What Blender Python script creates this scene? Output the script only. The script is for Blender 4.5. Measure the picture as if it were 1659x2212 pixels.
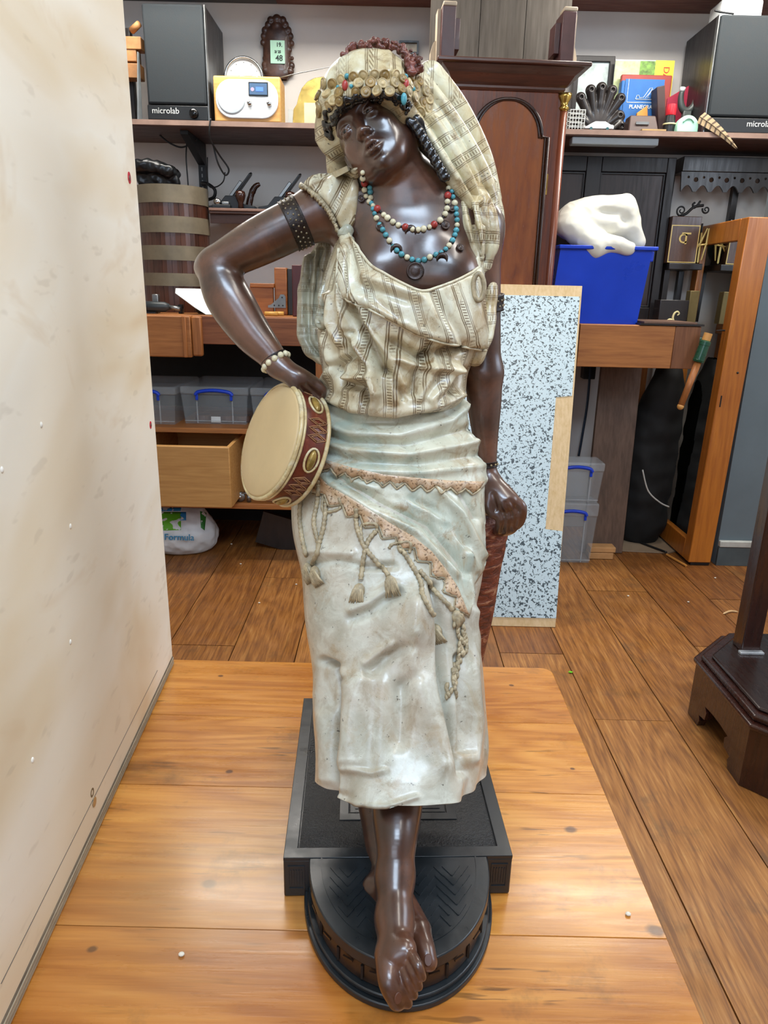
import bpy, bmesh, math, random
import numpy as np
from mathutils import Vector, Matrix, Euler, noise
from mathutils.bvhtree import BVHTree
from mathutils.geometry import delaunay_2d_cdt
random.seed(7); np.random.seed(7)
PI = math.pi
sc = bpy.context.scene
COL = sc.collection
for _o in list(bpy.data.objects): bpy.data.objects.remove(_o)

# ---------------------------------------------------------------- camera
FPX, TILT, ROLL, EYE = 1534.0, math.radians(17.4), math.radians(1.3), 0.97
_f = Vector((0, math.cos(TILT), -math.sin(TILT)))
_u = Vector((0, math.sin(TILT), math.cos(TILT))); _r = Vector((1, 0, 0))
_r2 = _r*math.cos(ROLL) + _u*math.sin(ROLL)
_u2 = _u*math.cos(ROLL) - _r*math.sin(ROLL)
cam_d = bpy.data.cameras.new('camera'); cam = bpy.data.objects.new('camera', cam_d); COL.objects.link(cam)
m3 = Matrix((_r2, _u2, -_f)).transposed()
cam.matrix_world = Matrix.Translation((0, 0, EYE)) @ m3.to_4x4()
cam_d.sensor_fit = 'VERTICAL'; cam_d.sensor_height = 36.0; cam_d.lens = 36.0*FPX/2212.0
cam_d.clip_start = 0.02
sc.camera = cam

# ---------------------------------------------------------------- light
w = bpy.data.worlds.new('world'); sc.world = w; w.use_nodes = True
w.node_tree.nodes['Background'].inputs[0].default_value = (0.75, 0.85, 1.0, 1)
w.node_tree.nodes['Background'].inputs[1].default_value = 0.05
def area(name, loc, target, sx, sy, power, col):
    d = bpy.data.lights.new(name, 'AREA'); d.shape = 'RECTANGLE'; d.size = sx; d.size_y = sy
    d.energy = power; d.color = col
    o = bpy.data.objects.new(name, d); COL.objects.link(o); o.location = loc
    o.rotation_euler = (Vector(target)-Vector(loc)).to_track_quat('-Z', 'Y').to_euler()
    return o
area('window_daylight', (-0.5, -1.62, 1.75), (0.1, 1.0, 0.85), 1.5, 1.1, 11, (0.80, 0.90, 1.0))
area('rooflight_daylight', (0.1, -0.35, 2.46), (0.05, 0.55, 0.9), 0.9, 0.7, 38, (0.64, 0.81, 1.0))
area('side_window_daylight', (1.86, 0.95, 1.5), (-0.3, 0.85, 0.9), 1.0, 0.9, 12, (0.84, 0.92, 1.0))
area('ceiling_lamp_light', (0.75, 0.55, 2.42), (0.75, 0.55, 0), 0.14, 1.2, 9, (1.0, 0.96, 0.90))
area('strip_lamp_light', (-0.50, 2.42, 2.02), (-0.50, 2.42, 0), 1.0, 0.12, 16, (1.0, 0.96, 0.89))
area('strip_lamp_light', (1.12, 2.42, 2.02), (1.12, 2.42, 0), 1.0, 0.12, 16, (1.0, 0.96, 0.89))
vs = sc.view_settings
vs.view_transform = 'Standard'; vs.look = 'None'; vs.gamma = 1.0; vs.use_curve_mapping = False
vs.exposure = 0.2

# ---------------------------------------------------------------- helpers
def ray(px, py): return _f*FPX + _r2*(px-829.5) - _u2*(py-1106)
def at(px, py, Y):
    v = ray(px, py); return Vector((0, 0, EYE)) + v*(Y/v.y)
def atz(px, py, Z):
    v = ray(px, py); return Vector((0, 0, EYE)) + v*((Z-EYE)/v.z)
def ppm(p):                                            # pixels of the photograph per metre at a point
    return FPX/((Vector(p)-Vector((0, 0, EYE))).dot(_f))
def proj_np(P):
    Q = np.asarray(P, float) - np.array((0, 0, EYE))
    z = Q @ np.array(_f)
    return np.stack([829.5 + FPX*(Q @ np.array(_r2))/z, 1106 - FPX*(Q @ np.array(_u2))/z], 1)

ORG = {}
def empty(name, loc, label, cat, group=None):
    o = bpy.data.objects.new(name, None); COL.objects.link(o); o.location = loc
    ORG[o.name] = Vector(loc); o['label'] = label; o['category'] = cat
    o.empty_display_size = 0.02
    if group: o['group'] = group
    return o
def tag(o, label, cat, group=None, kind=None):
    o['label'] = label; o['category'] = cat
    if group: o['group'] = group
    if kind: o['kind'] = kind
    return o
def structure(o, label=None):
    o['kind'] = 'structure'
    if label: o['label'] = label
    return o

class MB:
    """collects shapes in world coordinates (or in the frame M) and links them as one mesh object"""
    def __init__(s, M=None): s.v = []; s.f = []; s.M = M
    def add(s, vs_, fs):
        n = len(s.v)
        if s.M is not None: vs_ = [s.M @ Vector(p) for p in vs_]
        s.v += [Vector(p) for p in vs_]; s.f += [tuple(i+n for i in f) for f in fs]; return s
    def box(s, a, b, R=None):
        (x0, y0, z0), (x1, y1, z1) = a, b
        x0, x1 = min(x0, x1), max(x0, x1); y0, y1 = min(y0, y1), max(y0, y1); z0, z1 = min(z0, z1), max(z0, z1)
        p = [(x0,y0,z0),(x1,y0,z0),(x1,y1,z0),(x0,y1,z0),(x0,y0,z1),(x1,y0,z1),(x1,y1,z1),(x0,y1,z1)]
        if R is not None:
            c = Vector(((x0+x1)/2, (y0+y1)/2, (z0+z1)/2)); p = [c + R @ (Vector(q)-c) for q in p]
        return s.add(p, [(0,3,2,1),(4,5,6,7),(0,1,5,4),(1,2,6,5),(2,3,7,6),(3,0,4,7)])
    def hexa(s, p):                                    # eight corners: bottom ring then top ring, counter-clockwise from above
        return s.add(p, [(0,3,2,1),(4,5,6,7),(0,1,5,4),(1,2,6,5),(2,3,7,6),(3,0,4,7)])
    def tube(s, pts, rad, n=10, cap=True, closed=False):
        pts = [Vector(p) for p in pts]; m = len(pts)
        rads = [rad]*m if not hasattr(rad, '__len__') else rad
        vs_ = []; T0 = None; N = None
        for i, p in enumerate(pts):
            if closed: t = pts[(i+1) % m]-pts[i-1]
            else: t = pts[min(i+1, m-1)]-pts[max(i-1, 0)]
            if t.length < 1e-9: t = Vector((0, 0, 1))
            t.normalize()
            if N is None:
                N = t.cross(Vector((0, 0, 1)) if abs(t.z) < .9 else Vector((1, 0, 0))).normalized()
            else:
                N = (N - t*N.dot(t))
                if N.length < 1e-6: N = t.orthogonal()
                N.normalize()
            B = t.cross(N)
            for k in range(n):
                a = 2*PI*k/n; vs_.append(p + (N*math.cos(a)+B*math.sin(a))*rads[i])
        fs = []
        for i in range(m if closed else m-1):
            j = (i+1) % m
            for k in range(n):
                fs.append((i*n+k, i*n+(k+1) % n, j*n+(k+1) % n, j*n+k))
        if cap and not closed: fs += [tuple(range(n-1, -1, -1)), tuple((m-1)*n+k for k in range(n))]
        return s.add(vs_, fs)
    def cyl(s, p0, p1, r0, r1=None, n=24): return s.tube([p0, p1], [r0, r0 if r1 is None else r1], n)
    def lathe(s, prof, c=(0, 0, 0), axis='z', n=32, close=True):
        vs_ = []; c = Vector(c)
        for r, h in prof:
            for k in range(n):
                a = 2*PI*k/n; x, y = r*math.cos(a), r*math.sin(a)
                vs_.append(c + (Vector((x, y, h)) if axis == 'z' else Vector((x, -h, y)) if axis == 'y' else Vector((h, x, y))))
        fs = []; m = len(prof)
        for i in range(m-1):
            for k in range(n): fs.append((i*n+k, i*n+(k+1) % n, (i+1)*n+(k+1) % n, (i+1)*n+k))
        if close: fs += [tuple(range(n-1, -1, -1)), tuple((m-1)*n+k for k in range(n))]
        return s.add(vs_, fs)
    def sphere(s, c, r, n=12, m=8):
        if not hasattr(r, '__len__'): r = (r, r, r)
        vs_ = [(c[0], c[1], c[2]-r[2])]; fs = []
        for i in range(1, m):
            t = PI*i/m
            for k in range(n):
                a = 2*PI*k/n; vs_.append((c[0]+r[0]*math.sin(t)*math.cos(a), c[1]+r[1]*math.sin(t)*math.sin(a), c[2]-r[2]*math.cos(t)))
        vs_.append((c[0], c[1], c[2]+r[2])); L = len(vs_)-1
        for k in range(n):
            fs.append((0, 1+(k+1) % n, 1+k)); fs.append((L, L-n+k, L-n+(k+1) % n))
        for i in range(m-2):
            for k in range(n): fs.append((1+i*n+k, 1+i*n+(k+1) % n, 1+(i+1)*n+(k+1) % n, 1+(i+1)*n+k))
        return s.add(vs_, fs)
    def prism(s, poly, d, holes=None):                 # poly: 3D outline, d: extrusion vector
        P = [Vector(p) for p in poly]; d = Vector(d); n = len(P)
        return s.add(P+[p+d for p in P], [tuple(range(n-1, -1, -1)), tuple(range(n, 2*n))] + [(i, (i+1) % n, n+(i+1) % n, n+i) for i in range(n)])
    def ring(s, outer, inner, d):                      # frame between two outlines of equal count
        n = len(outer); d = Vector(d); A = [Vector(p) for p in outer]; B = [Vector(p) for p in inner]
        V = A+B+[p+d for p in A]+[p+d for p in B]; f = []
        for i in range(n):
            j = (i+1) % n
            f += [(i, n+i, n+j, j), (2*n+i, 2*n+j, 3*n+j, 3*n+i), (i, j, 2*n+j, 2*n+i), (n+i, 3*n+i, 3*n+j, n+j)]
        return s.add(V, f)
    def grid(s, fn, nu, nv, closed=False):
        vs_ = [fn(i/(nu-(0 if closed else 1)), j/(nv-1)) for j in range(nv) for i in range(nu)]
        fs = []
        for j in range(nv-1):
            for i in range(nu if closed else nu-1):
                fs.append((j*nu+i, j*nu+(i+1) % nu, (j+1)*nu+(i+1) % nu, (j+1)*nu+i))
        return s.add(vs_, fs)
    def build(s, name, mat, parent=None, bevel=0, seg=2, smooth=False, solid=0, sub=0, auto=None, fix=True):
        org = ORG[parent.name] if parent is not None else Vector((0, 0, 0))
        me = bpy.data.meshes.new(name)
        me.from_pydata([tuple(p-org) for p in s.v], [], s.f)
        if fix:
            bm = bmesh.new(); bm.from_mesh(me); bmesh.ops.recalc_face_normals(bm, faces=bm.faces); bm.to_mesh(me); bm.free()
        return finish(name, me, mat, parent, org, bevel, seg, smooth, solid, sub, auto)
def finish(name, me, mat, parent, org, bevel=0, seg=2, smooth=False, solid=0, sub=0, auto=None):
    me.materials.append(mat)
    o = bpy.data.objects.new(name, me); COL.objects.link(o); ORG[o.name] = org
    if parent is not None: o.parent = parent
    if smooth or auto: me.polygons.foreach_set('use_smooth', [True]*len(me.polygons))
    if solid:
        q = o.modifiers.new('s', 'SOLIDIFY'); q.thickness = solid; q.offset = 0
    if bevel:
        q = o.modifiers.new('b', 'BEVEL'); q.width = bevel; q.segments = seg; q.limit_method = 'ANGLE'; q.angle_limit = 0.6
        me.polygons.foreach_set('use_smooth', [True]*len(me.polygons)); q.harden_normals = False
        auto = auto or 35
    if sub:
        q = o.modifiers.new('u', 'SUBSURF'); q.levels = sub; q.render_levels = sub
    if auto: sharp(me, auto)
    me.update()
    return o
def sharp(me, deg):
    bm = bmesh.new(); bm.from_mesh(me); c = math.radians(deg)
    for e in bm.edges: e.smooth = not (len(e.link_faces) == 2 and e.calc_face_angle(0) > c)
    bm.to_mesh(me); bm.free()
def npmesh(name, V, F, mat, parent=None, smooth=True, attrs=None, **k):
    """numpy vertices / list or array of faces to an object; attrs: float point attributes"""
    org = ORG[parent.name] if parent is not None else Vector((0, 0, 0))
    me = bpy.data.meshes.new(name); V = np.asarray(V, float)
    me.from_pydata((V-np.array(org)).tolist(), [], F.tolist() if hasattr(F, 'tolist') else F)
    for a, val in (attrs or {}).items():
        at_ = me.attributes.new(a, 'FLOAT', 'POINT'); at_.data.foreach_set('value', np.asarray(val, np.float32))
    return finish(name, me, mat, parent, org, smooth=smooth, **k)
def copy_tree(o, parent=None, loc=None):
    c = o.copy(); COL.objects.link(c); c.parent = parent
    if loc is not None: c.location = loc
    ORG[c.name] = Vector(c.location) if parent is None else ORG[parent.name]
    for ch in [x for x in bpy.data.objects if x.parent == o]: copy_tree(ch, c)
    return c
def rectpx(x0, y0, x1, y1, Y):                         # pixel rectangle at depth Y: world X0, Z0, X1, Z1
    ym, xm = (y0+y1)/2, (x0+x1)/2
    return at(x0, ym, Y).x, at(xm, y1, Y).z, at(x1, ym, Y).x, at(xm, y0, Y).z
def lettering(txt, size, M, mat, parent, name='lettering', ext=0.0004, bold=0.0):
    cu = bpy.data.curves.new(name, 'FONT'); cu.body = txt; cu.size = size; cu.extrude = ext; cu.align_x = 'CENTER'; cu.align_y = 'CENTER'
    cu.offset = bold; cu.resolution_u = 3
    t = bpy.data.objects.new(name, cu); COL.objects.link(t)
    dg = bpy.context.evaluated_depsgraph_get()
    me = bpy.data.meshes.new_from_object(t.evaluated_get(dg)); bpy.data.objects.remove(t)
    org = ORG[parent.name]; me.transform(Matrix.Translation(-org) @ M); me.materials.clear()
    return finish(name, me, mat, parent, org)
def facing(loc, rz=0, rx=0):                           # frame for lettering that faces the camera side (-Y)
    return Matrix.Translation(loc) @ Matrix.Rotation(rz, 4, 'Z') @ Matrix.Rotation(PI/2+rx, 4, 'X')

# ---------------------------------------------------------------- materials
def srgb(h):
    if isinstance(h, str): c = [int(h[i:i+2], 16)/255 for i in (0, 2, 4)]
    else: c = [x/255 for x in h]
    return tuple((x/12.92 if x <= .04045 else ((x+.055)/1.055)**2.4) for x in c)
class NT:
    def __init__(s, name):
        s.m = bpy.data.materials.new(name); s.m.use_nodes = True; s.t = s.m.node_tree
        s.b = s.t.nodes['Principled BSDF']
    def n(s, typ, **kw):
        q = s.t.nodes.new('ShaderNode'+typ)
        for k, v in kw.items(): setattr(q, k, v)
        return q
    def l(s, a, b): s.t.links.new(a, b)
    def coord(s, scale=(1, 1, 1), rnd=True, rot=(0, 0, 0)):
        c = s.n('TexCoord'); mp = s.n('Mapping'); mp.inputs['Scale'].default_value = scale; mp.inputs['Rotation'].default_value = rot
        if rnd:
            oi = s.n('ObjectInfo'); mu = s.n('VectorMath', operation='ADD'); k = s.n('Math', operation='MULTIPLY'); k.inputs[1].default_value = 37.0
            s.l(oi.outputs['Random'], k.inputs[0]); s.l(c.outputs['Object'], mu.inputs[0]); s.l(k.outputs[0], mu.inputs[1]); s.l(mu.outputs[0], mp.inputs['Vector'])
        else: s.l(c.outputs['Object'], mp.inputs['Vector'])
        return mp.outputs[0]
    def noise(s, vec, scale, detail=4, rough=.55, dist=0):
        q = s.n('TexNoise'); q.inputs['Scale'].default_value = scale; q.inputs['Detail'].default_value = detail
        q.inputs['Roughness'].default_value = rough; q.inputs['Distortion'].default_value = dist
        if vec is not None: s.l(vec, q.inputs['Vector'])
        return q.outputs['Fac']
    def ramp(s, fac, stops, interp='LINEAR'):
        q = s.n('ValToRGB'); q.color_ramp.interpolation = interp; e = q.color_ramp.elements
        while len(e) < len(stops): e.new(0.5)
        for i, (p, c) in enumerate(stops):
            e[i].position = p
            c = (c, c, c) if not hasattr(c, '__len__') else c
            e[i].color = (*c[:3], 1)
        s.l(fac, q.inputs[0]); return q.outputs[0]
    def math(s, op, a, b=None, c=None, clamp=False):
        q = s.n('Math', operation=op); q.use_clamp = clamp
        for i, x in enumerate((a, b, c)):
            if x is None: continue
            if isinstance(x, (int, float)): q.inputs[i].default_value = x
            else: s.l(x, q.inputs[i])
        return q.outputs[0]
    def mix(s, fac, a, b, mode='MIX'):
        q = s.n('Mix', data_type='RGBA', blend_type=mode)
        for sock, x in ((q.inputs[0], fac), (q.inputs[6], a), (q.inputs[7], b)):
            if isinstance(x, (int, float)): sock.default_value = x
            elif isinstance(x, (tuple, list)): sock.default_value = (*x[:3], 1)
            else: s.l(x, sock)
        return q.outputs[2]
    def attr(s, name):
        q = s.n('Attribute', attribute_name=name); return q.outputs['Fac']
    def col(s, c):
        if isinstance(c, tuple): s.b.inputs['Base Color'].default_value = (*c[:3], 1)
        else: s.l(c, s.b.inputs['Base Color'])
    def rough(s, r):
        if isinstance(r, (int, float)): s.b.inputs['Roughness'].default_value = r
        else: s.l(r, s.b.inputs['Roughness'])
    def bump(s, h, strength=.3, dist=.001, prev=None):
        q = s.n('Bump'); q.inputs['Strength'].default_value = strength; q.inputs['Distance'].default_value = dist
        s.l(h, q.inputs['Height'])
        if prev is not None: s.l(prev, q.inputs['Normal'])
        s.l(q.outputs[0], s.b.inputs['Normal']); return q.outputs[0]
    def set(s, **k):
        for a, v in k.items(): s.b.inputs[a.replace('_', ' ')].default_value = v
        return s
def plain(name, c, rough=.5, metal=0, var=.12, scale=18, bump=.08, coat=0, dist=.0006, spec=.5):
    t = NT(name); c = srgb(c) if not isinstance(c, tuple) or max(c) > 1 else c
    v = t.coord(); n = t.noise(v, scale, 5, .6)
    lo = tuple(x*(1-var*1.6) for x in c); hi = tuple(min(1, x*(1+var)) for x in c)
    t.col(t.ramp(n, [(.3, lo), (.7, hi)]))
    t.rough(t.ramp(n, [(.3, max(.02, rough-.06)), (.7, min(1, rough+.06))]))
    t.set(Metallic=metal, Coat_Weight=coat, Specular_IOR_Level=spec)
    if bump: t.bump(t.noise(v, scale*6, 4), bump, dist)
    return t.m
def wood(name, c1, c2, axis='x', ring=14, rough=.42, stretch=12, bump=.12, dark=None, coat=0, amt=.5, knots=0):
    """c1/c2: light and dark grain, grain runs along axis"""
    t = NT(name); c1, c2 = srgb(c1), srgb(c2)
    sc_ = {'x': (1/stretch, 1, 1), 'y': (1, 1/stretch, 1), 'z': (1, 1, 1/stretch)}[axis]
    v = t.coord(sc_)
    big = t.noise(v, ring*.6, 3, .5, 1.2)
    wv = t.math('FRACT', t.math('MULTIPLY', big, 9.0))
    tri = t.math('ABSOLUTE', t.math('SUBTRACT', wv, .5))
    fine = t.noise(v, ring*16, 3, .6)
    sm = t.noise(t.coord(), 2.2, 3, .5)
    g = t.math('ADD', t.math('MULTIPLY', tri, amt), t.math('MULTIPLY', fine, .65))
    g = t.math('ADD', g, t.math('MULTIPLY', sm, .5))
    mid = tuple((a+b)/2 for a, b in zip(c1, c2))
    cc = t.ramp(g, [(.42, c2), (.66, mid), (.95, c1)])
    if knots:
        vo = t.n('TexVoronoi'); vo.inputs['Scale'].default_value = knots; vo.feature = 'F1'
        t.l(t.coord({'x': (.45, 1, 1), 'y': (1, .45, 1), 'z': (1, 1, .45)}[axis]), vo.inputs['Vector'])
        kn = t.ramp(vo.outputs['Distance'], [(.03, 1.0), (.075, 0.0)])
        cc = t.mix(kn, cc, srgb(dark or '6a3a1c'))
    t.col(cc); t.rough(t.ramp(fine, [(.3, rough+.1), (.7, max(.05, rough-.08))]))
    t.set(Coat_Weight=coat, Coat_Roughness=.15)
    t.bump(fine, bump, .0006)
    return t.m
def glassy(name, c, alpha=.35, rough=.25):
    t = NT(name); t.col(srgb(c)); t.rough(rough); t.set(Alpha=alpha); return t.m
def glow(name, c, s):
    t = NT(name); t.set(Emission_Strength=s); t.b.inputs['Emission Color'].default_value = (*srgb(c), 1); t.col(srgb(c)); return t.m
M_ = {}
def K(name, fn):                                       # material made once, by name
    if name not in M_: M_[name] = fn()
    return M_[name]
# ================================================================ setting
WY = 2.95
wall_m = plain('wall_paint', 'cfc9c2', .75, var=.05, scale=3, bump=.05)
grey_m = plain('slate_paint', '66757d', .55, var=.08, scale=4, bump=.05)
white_m = plain('white_paint', 'e6e4dd', .6, var=.04, scale=4, bump=.04)
def oak_floor():
    t = NT('oak_plank'); v = t.coord((1, .05, 1)); v2 = t.coord((1, .13, 1)); v3 = t.coord()
    oi = t.n('ObjectInfo')
    big = t.noise(v2, 4.5, 3, .5, 1.4)
    tri = t.math('ABSOLUTE', t.math('SUBTRACT', t.math('FRACT', t.math('MULTIPLY', big, 12.0)), .5))
    fine = t.noise(v, 210, 3, .65); pore = t.noise(v, 90, 2, .6)
    g = t.math('ADD', t.math('MULTIPLY', tri, .26), t.math('MULTIPLY', fine, .72))
    c = t.ramp(g, [(.30, srgb('835730')), (.48, srgb('a8753f')), (.7, srgb('c79a60'))])
    tint = t.ramp(oi.outputs['Random'], [(0, srgb('c9b49b')), (.5, srgb('e8dccb')), (1, srgb('fff6e2'))])
    c = t.mix(1.0, c, tint, 'MULTIPLY')
    por = t.ramp(pore, [(.60, 0.0), (.68, 1.0)])
    c = t.mix(t.math('MULTIPLY', por, .4), c, srgb('5e3c1e'))
    st = t.ramp(t.noise(v3, 9, 6, .7), [(.56, 0.0), (.75, 1.0)])
    c = t.mix(t.math('MULTIPLY', st, .6), c, srgb('55432d'))
    t.col(c); t.rough(t.ramp(t.noise(v3, 14, 4), [(.3, .34), (.7, .55)])); t.bump(g, .18, .0008)
    return t.m
oak = oak_floor()
floor = structure(MB().box((-1.9, -1.7, -.06), (1.9, WY, -.018)).build('floor', plain('subfloor', '2a1d12', .9)), 'worn oak plank floor')
PX = [-1.9, -1.72, -1.53, -1.345, -1.16, -.97, -.785, -.60, -.413, -.235, -.05, .14, .335, .515, .70, .91, 1.10, 1.29, 1.48, 1.67, 1.9]
JT = {7: [1.80, .75], 8: [2.30, 1.0], 9: [1.45], 10: [2.1, .9], 11: [1.6, .6], 12: [1.795, .45], 13: [1.477, .3], 14: [2.25, .85], 15: [1.86, .9], 16: [2.2, 1.25], 17: [1.6], 18: [2.0, .7]}
for i in range(len(PX)-1):
    ys = [-1.7] + sorted(JT.get(i, [0.8+.1*(i % 5)])) + [WY]
    for a, b in zip(ys[:-1], ys[1:]):
        dz = random.uniform(-.0012, 0)
        MB().box((PX[i]+.0014, a+.0012, -.018), (PX[i+1]-.0014, b-.0012, dz)).build('plank', oak, floor)
structure(MB().box((-1.9, WY, 0), (1.9, WY+.1, 2.5)).build('wall_back', wall_m), 'pale painted wall behind the shelves')
structure(MB().box((-2.0, -1.7, 0), (-1.9, WY, 2.5)).build('wall_left', wall_m))
structure(MB().box((1.9, -1.7, 0), (2.0, WY, 2.5)).build('wall_right', wall_m))
structure(MB().box((-1.9, -1.8, 0), (1.9, -1.7, 2.5)).build('wall_front', wall_m))
structure(MB().box((-2.0, -1.8, 2.5), (2.0, WY+.1, 2.6)).build('ceiling', white_m))
wn = structure(MB().ring([(-1.32, -1.70, 1.12), (.32, -1.70, 1.12), (.32, -1.70, 2.38), (-1.32, -1.70, 2.38)],
                         [(-1.25, -1.70, 1.19), (.25, -1.70, 1.19), (.25, -1.70, 2.31), (-1.25, -1.70, 2.31)], (0, .03, 0)).build('window_1', white_m))
MB().box((-1.25, -1.695, 1.19), (.25, -1.69, 2.31)).build('pane', glow('daylight_pane', 'cfe2ff', 1.5), wn)
w2 = structure(MB().ring([(1.9, .4, 1.0), (1.9, 1.5, 1.0), (1.9, 1.5, 2.0), (1.9, .4, 2.0)], [(1.9, .46, 1.06), (1.9, 1.44, 1.06), (1.9, 1.44, 1.94), (1.9, .46, 1.94)], (-.03, 0, 0)).build('window_2', white_m))
MB().box((1.892, .46, 1.06), (1.896, 1.44, 1.94)).build('pane', bpy.data.materials['daylight_pane'], w2)
w3 = structure(MB().ring([(-.4, -.75, 2.5), (.6, -.75, 2.5), (.6, .05, 2.5), (-.4, .05, 2.5)], [(-.35, -.7, 2.5), (.55, -.7, 2.5), (.55, 0, 2.5), (-.35, 0, 2.5)], (0, 0, -.02)).build('window_3', white_m))
MB().box((-.35, -.7, 2.492), (.55, 0, 2.497)).build('pane', bpy.data.materials['daylight_pane'], w3)
part_w = MB().box((1.262, 2.53, 0), (1.9, 2.60, 1.335)).build('partition_wall', grey_m); structure(part_w, 'slate grey painted low partition')
bb = MB(); bb.box((1.262, 2.515, 0), (1.9, 2.529, .072)); structure(bb.build('baseboard_right', plain('dark_slate', '4c585c', .5)))
structure(MB().box((1.262, 2.511, .074), (1.9, 2.529, .098)).build('trim_1', plain('off_white', 'b9bcb6', .5), bevel=.003))
for i, (lx, ly, a, b) in enumerate([(.75, .55, .18, 1.24)]):
    L_ = empty('ceiling_lamp', (lx, ly, 2.5), ['white strip lamp above the table side', 'white strip lamp above the radio', 'white strip lamp above the blue tub'][i], 'lamp', 'ceiling strip lamps')
    MB().box((lx-a/2, ly-b/2, 2.45), (lx+a/2, ly+b/2, 2.5)).build('housing', white_m, L_)
    MB().box((lx-a/2+.02, ly-b/2+.02, 2.43), (lx+a/2-.02, ly+b/2-.02, 2.45)).build('diffuser', glow('lamp_diffuser', 'fff4e2', 3.0), L_)
for i, lx in enumerate((-.50, 1.12)):
    L_ = empty('pendant_strip_lamp', (lx, 2.42, 2.5), ['white strip lamp hung above the radio', 'white strip lamp hung above the blue tub'][i], 'lamp', 'hung strip lamps')
    MB().box((lx-.53, 2.34, 2.045), (lx+.53, 2.50, 2.075)).build('housing', white_m, L_); MB().box((lx-.51, 2.355, 2.03), (lx+.51, 2.485, 2.0445)).build('diffuser', bpy.data.materials['lamp_diffuser'], L_)
    for s in (-.4, .4): MB().cyl((lx+s, 2.42, 2.0755), (lx+s, 2.42, 2.5), .004, n=8).build('hanger', white_m, L_)

# ---------------------------------------------------------------- pine table
TZ = .27
def pine_top():
    t = NT('varnished_pine'); v = t.coord((.05, 1, 1)); v2 = t.coord((.16, 1, 1)); v3 = t.coord(); vr = t.coord(rnd=False)
    big = t.noise(v2, 5, 3, .5, .9)
    tri = t.math('ABSOLUTE', t.math('SUBTRACT', t.math('FRACT', t.math('MULTIPLY', big, 11.0)), .5))
    fine = t.noise(v, 170, 3, .6)
    g = t.math('ADD', t.math('MULTIPLY', tri, .45), t.math('MULTIPLY', fine, .55))
    c = t.ramp(g, [(.25, srgb('bb7e3c')), (.45, srgb('d59a52')), (.75, srgb('e4b36c'))])
    big2 = t.ramp(t.noise(v3, 3.0, 3, .5), [(.35, srgb('d9bf9c')), (.65, srgb('fff2d0'))])
    c = t.mix(1.0, c, big2, 'MULTIPLY')
    tick = t.ramp(t.noise(t.coord((.10, 1, 1)), 120, 2, .5), [(.63, 0.0), (.69, 1.0)])
    msk = t.ramp(t.noise(v3, 6, 3), [(.42, 0.0), (.62, 1.0)])
    c = t.mix(t.math('MULTIPLY', t.math('MULTIPLY', tick, msk), .8), c, srgb('5f3812'))
    stn = t.ramp(t.noise(v3, 7, 6, .72), [(.57, 0.0), (.70, 1.0)])
    c = t.mix(t.math('MULTIPLY', stn, .55), c, srgb('6d4a26'))
    for (kx, ky, r) in [(-.205, .693, .011), (.265, .80, .010), (.345-.02, .64, .013), (-.225, .905, .007), (-.30, 1.18, .006), (.30, .93, .005), (.245, 1.17, .006), (-.31, .60, .007), (.09, .47, .009), (-.09, .47, .007)]:
        ds = t.n('VectorMath', operation='DISTANCE'); mp = t.n('Mapping'); mp.inputs['Scale'].default_value = (1, 1.35, 0); t.l(vr, mp.inputs[0])
        t.l(mp.outputs[0], ds.inputs[0]); ds.inputs[1].default_value = (kx+.14, (ky-.8)*1.35, 0)
        wob = t.math('ADD', ds.outputs['Value'], t.math('MULTIPLY', t.math('SUBTRACT', t.noise(v3, 60, 2), .5), r*.6))
        c = t.mix(t.ramp(t.math('DIVIDE', wob, r), [(.55, .85), (1.0, 0.0)]), c, srgb('52301a'))
    # worn, rougher patch on the left half, greyed to stand in for lamp glare
    ds = t.n('VectorMath', operation='DISTANCE'); t.l(vr, ds.inputs[0]); ds.inputs[1].default_value = (-.08, -.10, TZ)
    worn_glare = t.math('MULTIPLY', t.ramp(ds.outputs['Value'], [(.05, 1.0), (.20, 0.0)]), t.ramp(t.noise(v2, 9, 5, .7), [(.35, .25), (.6, 1.0)]))
    c = t.mix(t.math('MULTIPLY', worn_glare, .6), c, srgb('a08258'))
    ds2 = t.n('VectorMath', operation='DISTANCE'); mp = t.n('Mapping'); mp.inputs['Scale'].default_value = (1, 2.6, 1); t.l(vr, mp.inputs[0]); t.l(mp.outputs[0], ds2.inputs[0]); ds2.inputs[1].default_value = (-.22, .105*2.6, TZ)
    c = t.mix(t.math('MULTIPLY', t.ramp(ds2.outputs['Value'], [(.02, .85), (.12, 0.0)]), t.ramp(t.noise(v2, 16, 5, .7), [(.4, 0.0), (.62, 1.0)])), c, srgb('3f2a14'))
    t.col(c)
    t.rough(t.math('ADD', t.ramp(t.noise(v2, 30, 5, .7), [(.35, .22), (.7, .40)]), t.math('MULTIPLY', worn_glare, .06)))
    t.set(Coat_Weight=.25, Coat_Roughness=.18)
    t.bump(t.math('ADD', fine, t.math('MULTIPLY', t.noise(v2, 60, 4, .7), worn_glare)), .22, .0007)
    return t.m
pine = pine_top()
table = empty('pine_table', (-.14, .8, 0), 'low varnished pine table under the statue', 'table')
YB = [.33, .63, .872, 1.05, 1.238]
for i, (a, b) in enumerate(zip(YB[:-1], YB[1:])):
    m = MB(); x0, x1 = -.66, .334 - (.02 if i == 3 else .0)*0
    if i == 3:
        pts = [(x0, a+.0004)] + [(x1, a+.0004)] + [(x1-.022+.022*math.cos(q), b-.022+.022*math.sin(q)) for q in [k*PI/16 for k in range(9)]] + [(x0, b)]
    else: pts = [(x0, a+.0004), (x1, a+.0004), (x1, b-.0004), (x0, b-.0004)]
    m.prism([(x, y, TZ-.028) for x, y in pts], (0, 0, .028)).build('tabletop_board', pine, table, bevel=.002 if i == 3 else .0006)
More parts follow.
